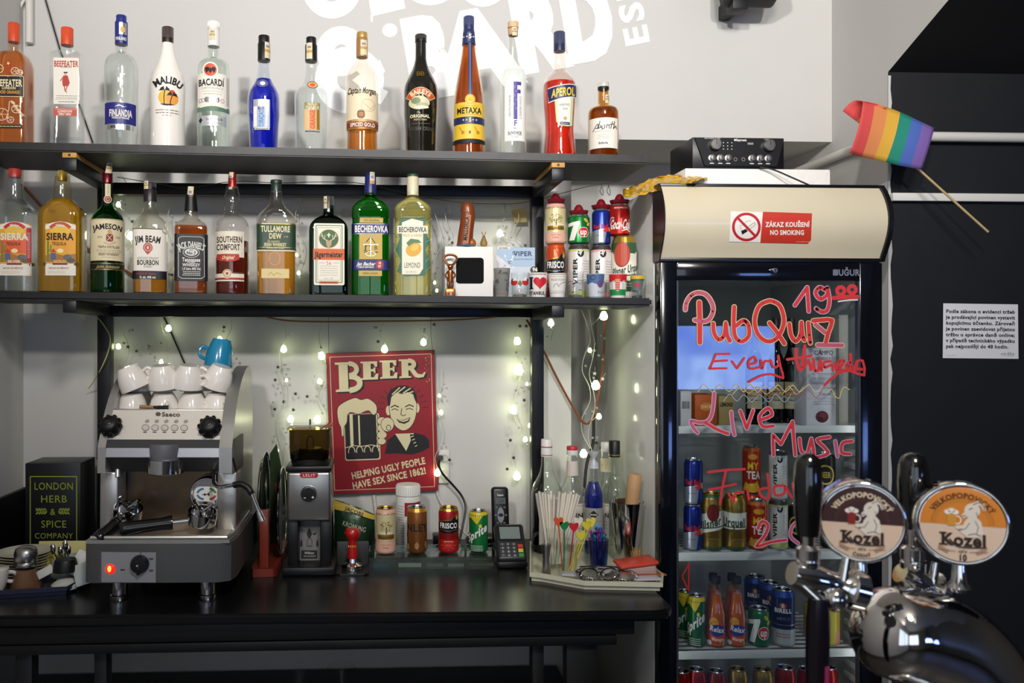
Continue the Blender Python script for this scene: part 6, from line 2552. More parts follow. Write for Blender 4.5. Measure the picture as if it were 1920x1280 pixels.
def pan(x, y, l):
    Y = 2.001 + (y - 769) / (825 - 769) * (1.965 - 2.001)
    return at(x, y, Y) - L0 + Vector((0, -.8, .55)) * (.0006 + .0003 * l)


f = Flat()
f.ell(294, 776.5, 5, 4, M('55504a', .4), 1, 18)
f.t('Saeco', 318, 777, 7.5, M('4e4944', .4), 34, 1)
for i, x in enumerate((270.5, 288.5, 306.5, 325, 343)):
    f.ell(x + 3, 790, 4.4, 3.2, M('9a948c', .4), 1, 14, -.4)
    f.ell(x, 802, 7.2, 6, M('6a6662', .3, .5), 1, 20)
    f.ell(x, 802, 6.2, 5, M('dad4ca', .25, .3), 2, 20)
    f.lines(x - 4.5, x + 2.5, 810.5, 2, 1, DKT, 2)
f.build('button_panel', t, pan)
# gauge
g0 = at(386, 925, 2.006) - L0
b = MB()
b.lathe([(.040, .03), (.0405, 0), (.038, -.004), (.035, -.004), (.034, 0), (.001, 0)], CHROME, 36, g0, axis=(0, 1, 0))
gg = b.build('gauge', t)
f = Flat()
f.rect(362, 911, 409, 939, PAPER, 1, 13)
for a0, a1, m in ((PI * .55, PI * .95, M('3a7ab0', .4)), (PI * 1.05, PI * 1.45, M('3a7ab0', .4))):
    f.ring(383, 925, 14, 10, 4, m, 2, 10, a0, a1)
for a0, a1, m in ((-PI * .45, -PI * .05, M('3f8a4a', .4)), (PI * .08, PI * .45, M('b8403a', .4))):
    f.ring(390, 925, 13, 10, 4, m, 2, 10, a0, a1)
f.stroke([(378, 926), (386, 926), (398, 918)], 1.2, INK, 3)
f.ell(383, 926, 2.259, 2.259, INK, 3.2, 10)
f.ell(390, 926, 2.259, 2.259, INK, 3.2, 10)
f.build('dial', gg, lambda x, y, l: at(x, y, 2.006) - L0 + Vector((0, -.001 - .0004 * l, 0)))
# steam wands
b = MB()
w = [at(398, 876, 1.997), at(399, 893, 1.972), at(400, 905, 1.955), at(408, 912, 1.938), at(424, 910, 1.921), at(437, 908, 1.904)]
b.tube(smooth([v - L0 for v in w], 4), .0048, CHROME, 10)
b.ball(at(399, 874, 1.997) - L0, .010, DKP)
sw = b.build('steam_wand', t)
b = MB()
w2 = [at(436, 908, 1.904), at(450, 906, 1.900), at(463, 913, 1.896), at(471, 925, 1.892)]
P = smooth([v - L0 for v in w2], 6)
b.tube(P, .0072, BLACK, 10, rs=[.0068 + .0012 * (i % 2) for i in range(len(P))])
b.build('sleeve', sw)
b = MB()
b.tube([at(470, 922, 1.892) - L0, at(484, 957, 1.883) - L0], .0042, CHROME, 10)
b.cyl(at(484, 957, 1.883) - L0, at(491, 975, 1.879) - L0, .0062, CHROME, .0078)
b.build('nozzle', sw)
b = MB()
b.tube([at(219, 872, 1.997) - L0, at(219, 895, 1.989) - L0], .0062, M('c9c9cc', .25, .7), 10)
b.build('water_spout', t)

# portafilters lying on the drip tray
ztr = ZM + zf1 + .0097


def porta(p_end, p_head, label, turn):
    d = (p_head - p_end)
    t_ = thing('portafilter', label, 'portafilter', (p_end + p_head) / 2)
    o = Vector(t_.location)
    e, h = p_end - o, p_head - o
    dr = (h - e).normalized()
    L = (h - e).length
    b_ = MB()
    hp = [(.0135, 0), (.0165, .004), (.017, .012), (.0155, L * .25), (.0145, L * .5), (.017, L * .62), (.0165, L * .64), (.009, L * .645)]
    b_.lathe([(.004, -.001)] + hp, M('0e0e10', .22, coat=.5), 20, e, axis=dr)
    b_.build('handle', t_)
    b_ = MB()
    b_.cyl(e + dr * (L * .64), e + dr * (L * .85), .006, CHROME)
    hd = b_.build('neck', t_)
    b_ = MB()
    b_.lathe([(.027, 0), (.032, .004), (.0335, .02), (.0335, .034), (.030, .034), (.028, .006), (.001, .005)], CHROME, 30, h + Vector((0, 0, -.013)), axis=turn)
    b_.build('basket_ring', t_)
    b_ = MB()
    q = Vector((0, 0, 1)).rotation_difference(Vector(turn).normalized())
    s1 = h + Vector((0, 0, -.013))
    for sg in (-1, 1):
        b_.tube(smooth([s1 + q @ Vector((0, 0, .034)), s1 + q @ Vector((sg * .012, 0, .044)), s1 + q @ Vector((sg * .022, 0, .058))], 4), .005, CHROME, 8)
    b_.build('spout', t_)


porta(at(182, 1012, 1.905) + Vector((0, 0, .0)), at(238, 965, 1.980), 'portafilter with its black handle pointing forward on the drip tray', (.2, -.3, 1))
pe = at(225, 992, 1.909)
ph = at(378, 972, 1.947)
porta(pe, ph, 'portafilter lying sideways under the pressure gauge on the drip tray', (.15, -.25, 1))

# ------------------------------------------------------------------ cups on top
CUP = M('ece6de', .15, coat=.6, noise=(5, .03))
zc0 = ZM + zt_ - .022


def cup(name='coffee_cup', m=CUP):
    r = bpy.data.objects.new(name, None)
    COL.objects.link(r)
    b_ = MB()
    b_.lathe([(.036, 0), (.0375, .001), (.0375, .006), (.036, .022), (.031, .042), (.025, .054), (.0235, .057), (.0225, .0572), (.001, .055)], m, 30)
    b_.build('bowl', r)
    b_ = MB()
    b_.tube(smooth([(.0335, 0, .034), (.045, 0, .037), (.053, 0, .028), (.049, 0, .017), (.0355, 0, .013)], 5), .0042, m, 8)
    b_.build('handle', r)
    return r


proto = cup()
first = True
GC_ = 'white cups stacked upside down on the espresso machine'
cups = [  # px, py of rim, Y, tilt, handle turn, label
    (248, 766, 2.069, (0, 0), 2.9, 'white cup, leftmost in the front bottom row on the machine'),
    (308, 768, 2.069, (0, 0), -1.2, 'white cup, second in the front bottom row on the machine'),
    (360, 768, 2.069, (0, 0), -.25, 'white cup, third in the front bottom row on the machine'),
    (407, 768, 2.082, (0, 0), -.9, 'white cup, rightmost in the front bottom row on the machine')]
up = [(256, 738, 2.061, (.12, -.38), -.1, 'white cup tilted left on the front row of cups, handle to the right'),
      (308, 737, 2.061, (.16, -.06), 1.921, 'white cup upright in the upper row, second from the left'),
      (352, 740, 2.061, (.14, .10), -.3, 'white cup in the upper row with its handle toward the viewer'),
      (404, 735, 2.073, (.12, .32), PI, 'white cup in the upper row at the right, tilted right, handle left')]
bk = [(263, 768, 2.149, (0, 0), 1.6, 'white cup at the back left, under the tall back stack'),
      (306, 768, 2.149, (0, 0), 1.5, 'white cup at the back, second from the left, under another'),
      (363, 768, 2.149, (0, 0), 1.5, 'white cup at the back, third from the left, under another'),
      (415, 768, 2.153, (0, 0), 1.5, 'white cup at the back right, under the blue mug stack')]
bu = [(266, 725, 2.149, (0, 0), 1.4, 'white cup high at the back left of the machine top'),
      (303, 722, 2.149, (0, 0), 1.7, 'white cup highest at the back, behind the upright one'),
      (364, 730, 2.149, (0, 0), 1.8, 'white cup high at the back behind the handled cup'),
      (410, 728, 2.153, (0, 0), 1.7, 'white cup high at the back right, under the blue mug')]
for grp, zz_ in ((cups, 0.0), (bk, .0), (up, .0585), (bu, .0585)):
    for px_, py_, Y, (tx, ty), hz_, lb_ in grp:
        o = proto if first else copy_tree(proto)
        first = False
        o.location = (at(px_, py_, Y).x, Y, zc0 + zz_ + .0008 + (.012 if tx else 0))
        o.rotation_euler = (Matrix.Rotation(ty, 4, 'Y') @ Matrix.Rotation(tx, 4, 'X') @ Matrix.Rotation(hz_, 4, 'Z')).to_euler()
        tag(o, lb_, 'cup', GC_)
BLU = M('1d7fa6', .2, coat=.5)
mg = cup('coffee_mug', BLU)
mg.scale = (.96, .96, 1.25)
mg.location = (at(408, 690, 2.149).x, 2.149, zc0 + .1195)
mg.rotation_euler = (.05, -.16, PI + .3)
tag(mg, 'bright blue mug upside down on top of the white cups', 'mug')
b = MB()
b.cyl(at(262, 762, 2.018), at(288, 763, 2.018), .0045, M('a87a48', .6), .0035)
b.cyl(at(288, 763, 2.018), at(316, 764, 2.018), .0032, BLACK, .006)
b.build('cleaning_brush', label='small wooden handled brush lying on the front edge of the cup tray', cat='brush')

# ------------------------------------------------------------------ worktop: grinder, sign, cans, phone
def cn(px, py):
    """Point of the worktop seen at a pixel."""
    v = CNT.hit(px, py)
    v.z = CNT.z(v.x) + .0006
    return v


class Loc:
    """Local frame of a thing whose front stands at pixel (px, py) of the worktop (or at distance Y)."""

    def __init__(s, px, py, Y=None, z=None):
        if Y is None:
            s.o = cn(px, py)
        else:
            q = at(px, CY, Y)
            s.o = Vector((q.x, Y, CNT.z(q.x) + .0006 if z is None else z))
        s.Y = s.o.y
        s.k = mpp(px, s.Y)
        s.px = px

    def x(s, px, dy=0.0):
        return at(px, CY, s.Y + dy).x - s.o.x

    def z(s, py, dy=0.0):
        return at(s.px, py, s.Y + dy).z - s.o.z

    def fl(s, dy=0.0, lift=.0006):
        return lambda x, y, l: at(x, y, s.Y + dy) - s.o + Vector((0, -lift - .0003 * l, 0))


BLP = M('121214', .35)
BRS = M('a3a09c', .28, .9, noise=(40, .08), name='brushed_steel')

# grinder
g = Loc(579, 1078)
t = thing('coffee_grinder', 'black and steel coffee grinder with a smoky hopper beside the beer sign', 'coffee grinder', g.o)
hw = g.x(620) - g.x(579)
b = MB()
b.box((-hw - .012, -.012, 0), (hw + .012, .16, .022), BLP, .006)
b.build('base', t)
b = MB()
b.box((-hw, .012, .02), (-hw * .5, .15, g.z(978)), BLP, .003)
b.box((hw * .5, .012, .02), (hw, .15, g.z(978)), BLP, .003)
b.box((-hw, .06, .02), (hw, .15, g.z(978)), BLP, .003)
b.build('lower_body', t)
f = Flat()
f.rect(559, 986, 601, 1058, M('8a8682', .4, .2), 1)
f.poly([(580, 988), (585, 1000), (582, 1008), (578, 1008), (575, 1000)], DKT, 2)
f.poly([(585, 1000), (596, 997), (590, 1003)], DKT, 2)
f.stroke([(576, 1020), (576, 1012), (580, 1008), (585, 1012), (585, 1020)], 1, DKT, 2)
f.t('PUSH', 580, 1023, 3.4, DKT, 11, 1)
for x in (565, 595):
    f.poly([(x, 1010), (x + 2, 1016), (x + 2, 1024), (x - 2, 1024), (x - 2, 1016)], DKT, 2)
f.rect(565, 1031, 595, 1047, DKT, 2, 2)
f.t('William', 580, 1036, 4, M('c9c4be', .4), 18, 1, lay=3)
f.lines(568, 592, 1042, 3, 1, M('c9c4be', .4), 1.2, 3)
f.build('sticker', t, g.fl(.059))
b = MB()
b.box((-hw - .001, 0, g.z(978)), (hw + .001, .15, g.z(884)), BRS, .008, 3)
b.build('body', t)
b = MB()
b.box((-hw - .003, -.003, g.z(884)), (hw + .003, .153, g.z(874)), BLP, .003)
b.lathe([(hw * .92, g.z(874)), (hw * .95, g.z(866)), (hw * .9, g.z(864))], M('1c1a19', .5), 40, (0, .075, 0))
b.build('dial_ring', t)
SMK = glass('8a7a55', ior=1.45)
b = MB()
b.lathe([(hw * .93, g.z(864)), (hw * .97, g.z(845)), (hw * .98, g.z(806))], SMK, 36, (0, .075, 0), (1, 6, .001), cap0=True, cap1=False)
h_ = b.build('hopper', t)
b = MB()
b.box((-hw, -.0, g.z(806)), (hw, .15, g.z(803)), glass('b9ab86'), .001)
b.cyl((0, .05, g.z(803)), (0, .05, g.z(789)), .003, CHROME, n=10)
b.build('lid', h_)
b = MB()
b.lathe([(hw * .55, g.z(862)), (hw * .6, g.z(848)), (hw * .55, g.z(845))], STEEL, 28, (0, .06, 0))
b.tube(smooth([(-.008, .05, g.z(846)), (-.008, .05, g.z(828)), (0, .05, g.z(822)), (.008, .05, g.z(828)), (.008, .05, g.z(846))], 3), .0015, STEEL, 6)
b.build('burr_cap', h_)
MB().lathe([(hw * .88, g.z(863)), (hw * .9, g.z(856)), (hw * .5, g.z(853)), (.001, g.z(854))], M('2a1c12', .6, noise=(120, .5)), 30, (0, .075, 0), (1, 6, .001)).build('coffee_beans', h_, kind='stuff')
f = Flat()
f.rect(562, 885, 597, 896, M('9a9696', .3, .6), 1, 5)
f.rect(563, 886, 596, 895, M('b3242c', .35), 2, 4.5)
f.t('LELIT', 579.5, 890.5, 5, WHITE, 24, 0, lay=3)
f.build('maker_badge', t, g.fl(0))
b = MB()
kc = Vector((g.x(579), 0, g.z(925)))
b.lathe([(.0205, 0), (.0205, .006), (.019, .008)], CHROME, 32, kc, axis=(0, -1, 0))
b.lathe([(.0175, .0079), (.017, .014), (.001, .0145)], BLP, 32, kc, axis=(0, -1, 0))
kb = b.build('dosing_knob', t)
f = Flat()
f.t('-', 571.5, 932, 6, WHITE, 4, 1)
f.t('+', 586.5, 932, 6, WHITE, 5, 1)
f.build('knob_print', kb, g.fl(-.0146))

# tray rack and trays
RW = M('7a2a18', .4, noise=(18, .25), coat=.2)
g = Loc(497, 1082)
t = thing('tray_rack', 'red-brown wooden rack with upright posts right of the coffee machine', 'rack', g.o)
b = MB()
b.prism([(-.036, .012), (-.03, 0), (.02, 0), (.028, .01), (.028, .30), (-.036, .30)], 0, .020, RW, 'z')
b.build('base', t)
for y, zt_, x in ((.02, 955, -.004), (.27, 905, .004)):
    b = MB()
    b.box((x - .012, y - .010, .0195), (x + .012, y + .010, g.z(zt_, y)), RW, .003)
    b.build('post', t)
TRM = M('23262a', .2, .6)
for i, (x, r, zc_, m, lb_) in enumerate(((-.028, .135, .275, TRM, 'round dark tray with a shiny rim standing in the wooden rack, next to the machine'), (.018, .115, .20, M('1a2a20', .25, .3), 'round dark green tray standing in the wooden rack'))):
    tt = thing('serving_tray', lb_, 'tray', g.o + Vector((x, .15, .0215 + r)), 0)
    b = MB()
    b.lathe([(r * .9, 0), (r, .008), (r - .002, .0085), (r * .89, .002), (.001, .002)], m, 48, (0, 0, 0), axis=(1, .03, 0))
    b.build('dish', tt)
    b = MB()
    b.tube([Matrix.Rotation(2 * PI * q / 48, 3, 'X') @ Vector((.0085, 0, r)) for q in range(48)], .0022, CHROME, 6, True)
    b.build('rim', tt)
g2 = Loc(514, 1045, 2.36)
b = MB()
b.add([(-.012, 0, 0), (.012, .01, 0), (.02, .015, g2.z(880)), (.006, .005, g2.z(832)), (-.012, 0, g2.z(850)), (-.012, .004, 0), (.012, .014, 0), (.02, .019, g2.z(880)), (.006, .009, g2.z(832)), (-.012, .004, g2.z(850))],
      [(0, 1, 2, 3, 4), (9, 8, 7, 6, 5), (0, 5, 6, 1), (1, 6, 7, 2), (2, 7, 8, 3), (3, 8, 9, 4), (4, 9, 5, 0)], M('2e4428', .4, noise=(12, .3)))
b.build('menu_board', label='narrow dark green board leaning behind the tray rack', cat='board', loc=g2.o)

# BEER sign
YB_ = 2.478
SR = M('8e1420', .4, noise=(6, .12), name='enamel_red')
SC = M('d9cda2', .5)
SB = M('131212', .5)
co = [(611, 662), (815, 655.5), (822, 919), (621, 927)]


def sg(x, y, l):
    """Sign artwork is drawn upright, then turned to the hang of the plate."""
    u_, v_ = (x - 611) / 204, (y - 660) / 264
    a_ = Vector(co[0]).lerp(Vector(co[1]), u_)
    c_ = Vector(co[3]).lerp(Vector(co[2]), u_)
    q = a_.lerp(c_, v_)
    return at(q.x, q.y, YB_ - .0012 - .00025 * l)


t = thing('beer_sign', 'red metal beer sign with a smiling man and mug hung on the wall', 'sign', at(715, 790, YB_))
L0 = Vector(t.location)
b = MB()
cs = [sg(x, y, 0) - L0 for x, y in ((611, 660), (815, 660), (815, 924), (611, 924))]
b.add([v + Vector((0, .0004, 0)) for v in cs] + [v + Vector((0, .003, 0)) for v in cs], [(0, 1, 2, 3), (7, 6, 5, 4), (0, 4, 5, 1), (1, 5, 6, 2), (2, 6, 7, 3), (3, 7, 4, 0)], M('5a2a1a', .5, noise=(30, .5)))
b.build('plate', t)
f = Flat()
f.rect(612, 661, 814, 923, SR, .4)
f.stroke([(618, 667.5), (808, 667.5), (808, 916.5), (618, 916.5)], 1, SC, 1, True, False)
for q in range(60):
    e = R.random()
    x, y = (R.choice((613, 813)), 660 + 264 * e) if R.random() < .6 else (611 + 204 * e, R.choice((662, 922)))
    f.ell(x, y, R.uniform(.4, 1.5), R.uniform(.4, 3), M('6a3a20', .6), 1 + q * .004, 7)
for q in range(14):
    f.ell(R.uniform(795, 806), R.uniform(672, 720), .7, .7, SC, 1.5, 6)


def serifB(x0, y0, x1, y1, m, lay):
    W, H = x1 - x0, y1 - y0
    Q = lambda p_: [(x0 + W * a_, y0 + H * c_) for a_, c_ in p_]
    f.poly(Q([(0, 0), (.55, 0), (.55, .09), (.46, .09), (.46, .91), (.55, .91), (.55, 1), (0, 1), (0, .93), (.13, .91), (.13, .09), (0, .07)]), m, lay)
    f.ring(x0 + W * .5, y0 + H * .25, W * .28, H * .2, W * .17, m, lay + .1, 18, -PI / 2, PI / 2)
    f.ring(x0 + W * .5, y0 + H * .72, W * .38, H * .235, W * .2, m, lay + .2, 18, -PI / 2, PI / 2)


def serifE(x0, y0, x1, y1, m, lay):
    W, H = x1 - x0, y1 - y0
    f.poly([(x0 + W * a_, y0 + H * c_) for a_, c_ in ((0, 0), (.95, 0), (.95, .3), (.82, .3), (.74, .13), (.58, .13), (.58, .42), (.72, .42), (.76, .34), (.84, .34), (.84, .64), (.76, .64), (.72, .55), (.58, .55), (.58, .87), (.76, .87), (.86, .68), (1, .68), (.97, 1), (0, 1), (0, .92), (.14, .9), (.14, .1), (0, .08))], m, lay)


def serifR(x0, y0, x1, y1, m, lay):
    W, H = x1 - x0, y1 - y0
    f.poly([(x0 + W * a_, y0 + H * c_) for a_, c_ in ((0, 0), (.36, 0), (.36, .9), (.46, .92), (.46, 1), (0, 1), (0, .92), (.1, .9), (.1, .1), (0, .08))], m, lay)
    f.ring(x0 + W * .36, y0 + H * .28, W * .22, H * .2, W * .17, m, lay + .1, 16, -PI / 2, PI / 2)
    f.poly([(x0 + W * a_, y0 + H * c_) for a_, c_ in ((.36, .5), (.54, .46), (.72, .8), (.88, .84), (.98, .7), (1.02, .74), (.94, .98), (.74, 1.02), (.6, .96))], m, lay + .2)


for dx, m, lay in ((3.6, SB, 1.2), (0, SC, 3)):
    serifB(627 + dx, 678 + dx * .8, 679 + dx, 733 + dx * .8, m, lay)
    serifE(675 + dx, 678 + dx * .8, 708 + dx, 712 + dx * .8, m, lay + .5)
    serifE(711 + dx, 677 + dx * .8, 744 + dx, 711 + dx * .8, m, lay + .5)
    serifR(747 + dx, 676 + dx * .8, 796 + dx, 711 + dx * .8, m, lay + .5)
# mug
foam = smooth([(628, 772), (631, 760), (643, 752), (652, 748), (664, 745), (674, 749), (686, 747), (696, 753), (703, 762), (702, 775), (695, 778), (688, 770), (678, 772), (668, 776), (655, 772), (648, 776), (646, 790), (640, 800), (639, 815), (635, 815), (634, 800), (630, 790)], 3, True)
f.poly([(v.x, v.y) for v in foam], SC, 2)
f.stroke([(v.x, v.y) for v in foam], 1, SB, 2.2, True, False)
f.rect(640, 775, 707, 862, SC, 1.6, 4)
f.rect(641.5, 776, 705, 860, SB, 1.8, 4)
for x0, x1, y0, y1 in ((651, 657, 776, 834), (667, 670, 778, 834), (701, 703.5, 778, 840)):
    f.rect(x0, y0, x1, y1, SC, 2.3)
for q in range(4):
    f.ring(653 + q * 15, 845, 6, 9, 1.6, SC, 2.5, 14, PI * .9, PI * 2.05)
f.stroke([(641, 838), (656, 834), (672, 836), (690, 834), (705, 837)], 1.4, SC, 2.6)
# man
f.poly([(715, 852), (722, 826), (738, 815), (772, 814), (792, 820), (800, 830), (800, 843), (786, 850), (768, 855), (742, 852)], SB, 2)
f.poly([(736, 815), (756, 848), (772, 815)], SC, 2.2)
f.poly([(764, 817), (772, 817), (779, 845), (766, 834)], SB, 2.5)
for q in range(4):
    f.stroke([(765 + q * 2.6, 822 + q * 6), (771 + q * 2, 820 + q * 6)], 1.6, SC, 2.8, False, False)
f.ell(724.5, 771, 4.5, 9, SC, 2.4, 16)
f.ell(779, 768, 4.5, 9, SC, 2.4, 16)
face = smooth([(726, 752), (729, 740), (740, 731), (757, 728), (771, 735), (778, 750), (778, 772), (774, 790), (766, 803), (756, 809), (746, 808), (735, 798), (728, 782)], 3, True)
f.poly([(v.x, v.y) for v in face], SC, 2.6)
f.stroke([(v.x, v.y) for v in face], 1, SB, 2.8, True, False)
f.poly([(724, 762), (723, 745), (730, 732), (744, 725), (760, 725), (773, 732), (779, 745), (779, 762), (775, 752), (772, 742), (762, 738), (752, 741), (740, 738), (731, 746), (728, 762)], SB, 3)
for a_, c_ in (((733, 741), (747, 729)), ((742, 739), (757, 728)), ((754, 739), (767, 731)), ((763, 740), (772, 737))):
    f.stroke([a_, c_], 2.2, SC, 3.3)
for x0, x1 in ((730, 744), (757, 772)):
    f.stroke([(x0, 765), ((x0 + x1) / 2, 761.5), (x1, 765)], 2, SB, 3.2)
    f.stroke([(x0 + 1, 770), ((x0 + x1) / 2, 768), (x1 - 1, 771)], 1.4, SB, 3.2)
f.stroke([(750, 768), (748, 779), (752, 782), (757, 780)], 1.3, SB, 3.2)
f.poly([(739, 787), (750, 790), (766, 785), (763, 793), (754, 797), (744, 794)], SB, 3.2)
f.poly([(741, 788.2), (751, 791), (764, 786.6), (761, 791), (752, 793.5), (745, 791)], SC, 3.5)
for a_ in range(-6, 7):
    if abs(a_) > 1:
        u_ = -PI / 2 + a_ * .26
        f.stroke([(752 + 36 * math.cos(u_), 768 + 38 * math.sin(u_)), (752 + 48 * math.cos(u_), 768 + 48 * math.sin(u_))], 1, SB, 1.6, False, False)
# fist
for x, y, rx, ry in ((712, 790, 9, 7), (712, 803, 9, 7), (711, 816, 9, 7), (710, 828, 8, 6), (722, 797, 12, 13)):
    f.ell(x, y, rx + 1, ry + 1, SB, 3.6 + (.3 if x > 715 else 0), 16)
    f.ell(x, y, rx, ry, SC, 3.7 + (.3 if x > 715 else 0), 16)
f.ring(724, 803, 4, 5, 1.2, SB, 4.2, 14)
f.t('HELPING UGLY PEOPLE', 721, 879, 12, SC, 142, 1, rot=-.17)
f.t('HAVE SEX SINCE 1862!', 722, 897.5, 12, SC, 142, 1, rot=-.17)
f.build('print', t, lambda x, y, l: sg(x, y, l) - L0)
b = MB()
for x0, x1 in ((617, 616), (812, 808)):
    b.tube([at(x0, 664, YB_ - .004) - L0, at(x1, 630, 2.44) - L0, at(x1, 592, 2.425) - L0], .0007, BW, 5)
b.build('hanging_wire', t)

# socket, cables, adapter
g0 = at(832, 873, YW)
t = thing('wall_socket', 'white double wall socket partly behind the beer sign', 'socket', g0)
MB().box((-.017, -.012, -.052), (.017, -.0005, .05), M('dcd9d0', .35), .004).build('plate', t)
b = MB()
for z in (.024, -.024):
    b.lathe([(.0125, 0), (.0135, .003), (.011, .0035), (.0105, .001)], M('c9c6bc', .4), 20, (0, -.0118, z), axis=(0, -1, 0))
b.build('outlet', t)
b = MB()
b.cyl(at(826, 858, 2.487), at(826, 858, 2.45), .009, BLP, .007)
b.tube(smooth([at(826, 858, 2.455), at(823, 872, 2.45), at(830, 888, 2.46), at(850, 910, 2.47), at(866, 930, 2.47), at(873, 952, 2.46), at(868, 985, 2.44), at(862, 1012, 2.42)], 5), .0034, BLP, 8)
b.build('power_cable', label='black power cable curving down from the wall socket', cat='cable')
b = MB()
b.tube(smooth([at(815, 905, 2.49), at(822, 932, 2.49), at(836, 955, 2.48), at(872, 1000, 2.43), at(905, 1008, 2.4), at(935, 1008, 2.38)], 5), .003, PIPE, 8)
b.build('white_flex', label='white flex behind the cans on the worktop', cat='cable')
b = MB().tube([at(701, 928, 2.488), at(705, 965, 2.488), at(706, 1008, 2.488)], .0045, PIPE, 8)
b.build('white_pipe', label='thin white pipe on the wall under the beer sign', cat='pipe')
g = Loc(826, 1035, 2.38)
b = MB().box((-.02, 0, 0), (.022, .05, .036), BLP, .004)
b.build('power_adapter', label='black power adapter on the worktop behind the can stand', cat='adapter', loc=g.o)
g = Loc(905, 1010, 2.42)
b = MB().box((-.04, 0, 0), (.05, .06, .022), M('2a2a2c', .5), .004)
b.build('router', label='low dark box on the worktop behind the lemon soda can', cat='box', loc=g.o)

# coffee bag
g = Loc(664, 1052, 2.33)
t = thing('coffee_bag', 'dark green shiny coffee bag with a gold top behind the tamper', 'coffee bag', g.o)
KG = M('1c3a20', .22, .3, noise=(9, .3))
vs, fs = [], []
NX, NY = 14, 14
for side in (0, 1):
    for i in range(NX + 1):
        for j in range(NY + 1):
            u_, v_ = i / NX * 2 - 1, j / NY
            ytop = 940 + 22 * (i / NX) + 8 * (i / NX) ** 2
            x = 664 + u_ * (39 - 4 * v_ * (1 - v_))
            y = 1052 + (ytop - 1052) * v_
            th = .034 * (1 - u_ ** 2) ** .5 * (1 - v_ ** 1.6) + .002
            th += R.uniform(-.0016, .0016) * (1 - abs(u_))
            vs.append(Vector((g.x(x), .036 - th if side == 0 else .036 + th, max(0, g.z(y)))))
n1 = (NX + 1) * (NY + 1)
for side in (0, 1):
    for i in range(NX):
        for j in range(NY):
            a_ = side * n1 + i * (NY + 1) + j
            fs.append((a_, a_ + 1, a_ + NY + 2, a_ + NY + 1))
MB().add(vs, fs, KG).build('bag', t, ang=.35)
f = Flat()
f.poly([(625, 940), (703, 970), (703, 979), (660, 964), (625, 958)], M('c9a834', .35), 1)
f.t('JACOBS', 664, 962, 6, INK, 36, 1, rot=.34, lay=1.6)
f.t('KRÖNUNG'.replace('Ö', 'ö').upper() if ('Ö', 0) in GLY else 'KRONUNG', 664, 989, 8.5, M('c9c9b4', .4), 46, 0, rot=.3)
f.ell(659, 979.5, .8, .8, M('c9c9b4', .4), 2, 8)
f.ell(662, 980.5, .8, .8, M('c9c9b4', .4), 2, 8)
f.build('print', t, lambda x, y, l: Vector((g.x(x), .036 - .034 * max(0, 1 - ((x - 664) / 39) ** 2) ** .5 * (1 - max(0, min(1, (1052 - y) / 105)) ** 1.6) - .0042 - .0003 * l, g.z(y))), step=6, vstep=6)

# tamper and its stand
g = Loc(660, 1079)
t = thing('tamping_stand', 'bent dark metal stand under the red tamper', 'stand', g.o)
b = MB()
b.prism([(-.042, .012), (-.03, 0), (.03, 0), (.042, .012), (.042, .085), (-.042, .085)], 0, .004, M('4a4846', .3, .7), 'z')
b.build('base_plate', t)
b = MB()
b.box((-.042, .085, 0), (.042, .089, g.z(1015, .085)), M('4a4846', .35, .6), .001)
b.build('back_plate', t)
g2 = Loc(661, 1062, g.Y + .045, g.o.z + .0046)
t = thing('tamper', 'red wooden-handled steel tamper standing on its metal stand', 'tamper', g2.o)
kz = lambda y: g2.z(y)
b = MB()
b.lathe([(.0275, 0), (.028, .002), (.028, .012), (.014, .018), (.0125, kz(1046))], CHROME, 32)
b.build('base', t)
b = MB()
RDT = M('b81c1a', .25, coat=.6)
b.lathe([(.0125, kz(1046)), (.0135, kz(1040)), (.0115, kz(1024)), (.0105, kz(1015)), (.015, kz(1008)), (.0205, kz(1001)), (.0205, kz(996)), (.016, kz(991)), (.004, kz(989.5))], RDT, 32)
h_ = b.build('handle', t)
f = Flat()
for q in range(4):
    f.rect(653 + q * 4, 1020, 655 + q * 4, 1023.5, M('d9a83a', .4), 1)
f.build('handle_print', h_, lambda x, y, l: Vector((g2.x(x), -.0128, g2.z(y))))

# white tub
g = Loc(765, 1030, 2.36)
t = thing('powder_tub', 'white plastic tub with a ribbed lid and red label behind the cans', 'tub', g.o)
r = (g.x(788) - g.x(742)) / 2
TUB = M('e6e3dc', .35)
MB().lathe([(r * .96, 0), (r, .003), (r, g.z(935)), (r * .93, g.z(928))], TUB, 32).build('body', t)
b = MB().lathe([(r * .98, g.z(927)), (r * .98, g.z(909)), (r * .93, g.z(907)), (.001, g.z(907))], TUB, 32)
for q in range(36):
    a_ = 2 * PI * q / 36
    b.cyl((r * .98 * math.cos(a_), r * .98 * math.sin(a_), g.z(926)), (r * .98 * math.cos(a_), r * .98 * math.sin(a_), g.z(910)), .0009, TUB, n=5)
b.build('lid', t)
f = Flat()
f.rect(758, 938, 788, 963, M('9a1c34', .4), 1)
f.ell(773, 945, 10, 4, M('c9c9d8', .4), 2, 18)
f.lines(746, 757, 945, 5, 18, GREY, .8)


def tub(x, y, l):
    s_ = max(-.98, min(.98, (g.x(x) - g.x(765)) / r))
    q = r + .0006 + .0002 * l
    return Vector((q * s_, -q * math.sqrt(1 - s_ * s_), g.z(y)))


f.build('label', t, tub, step=4)

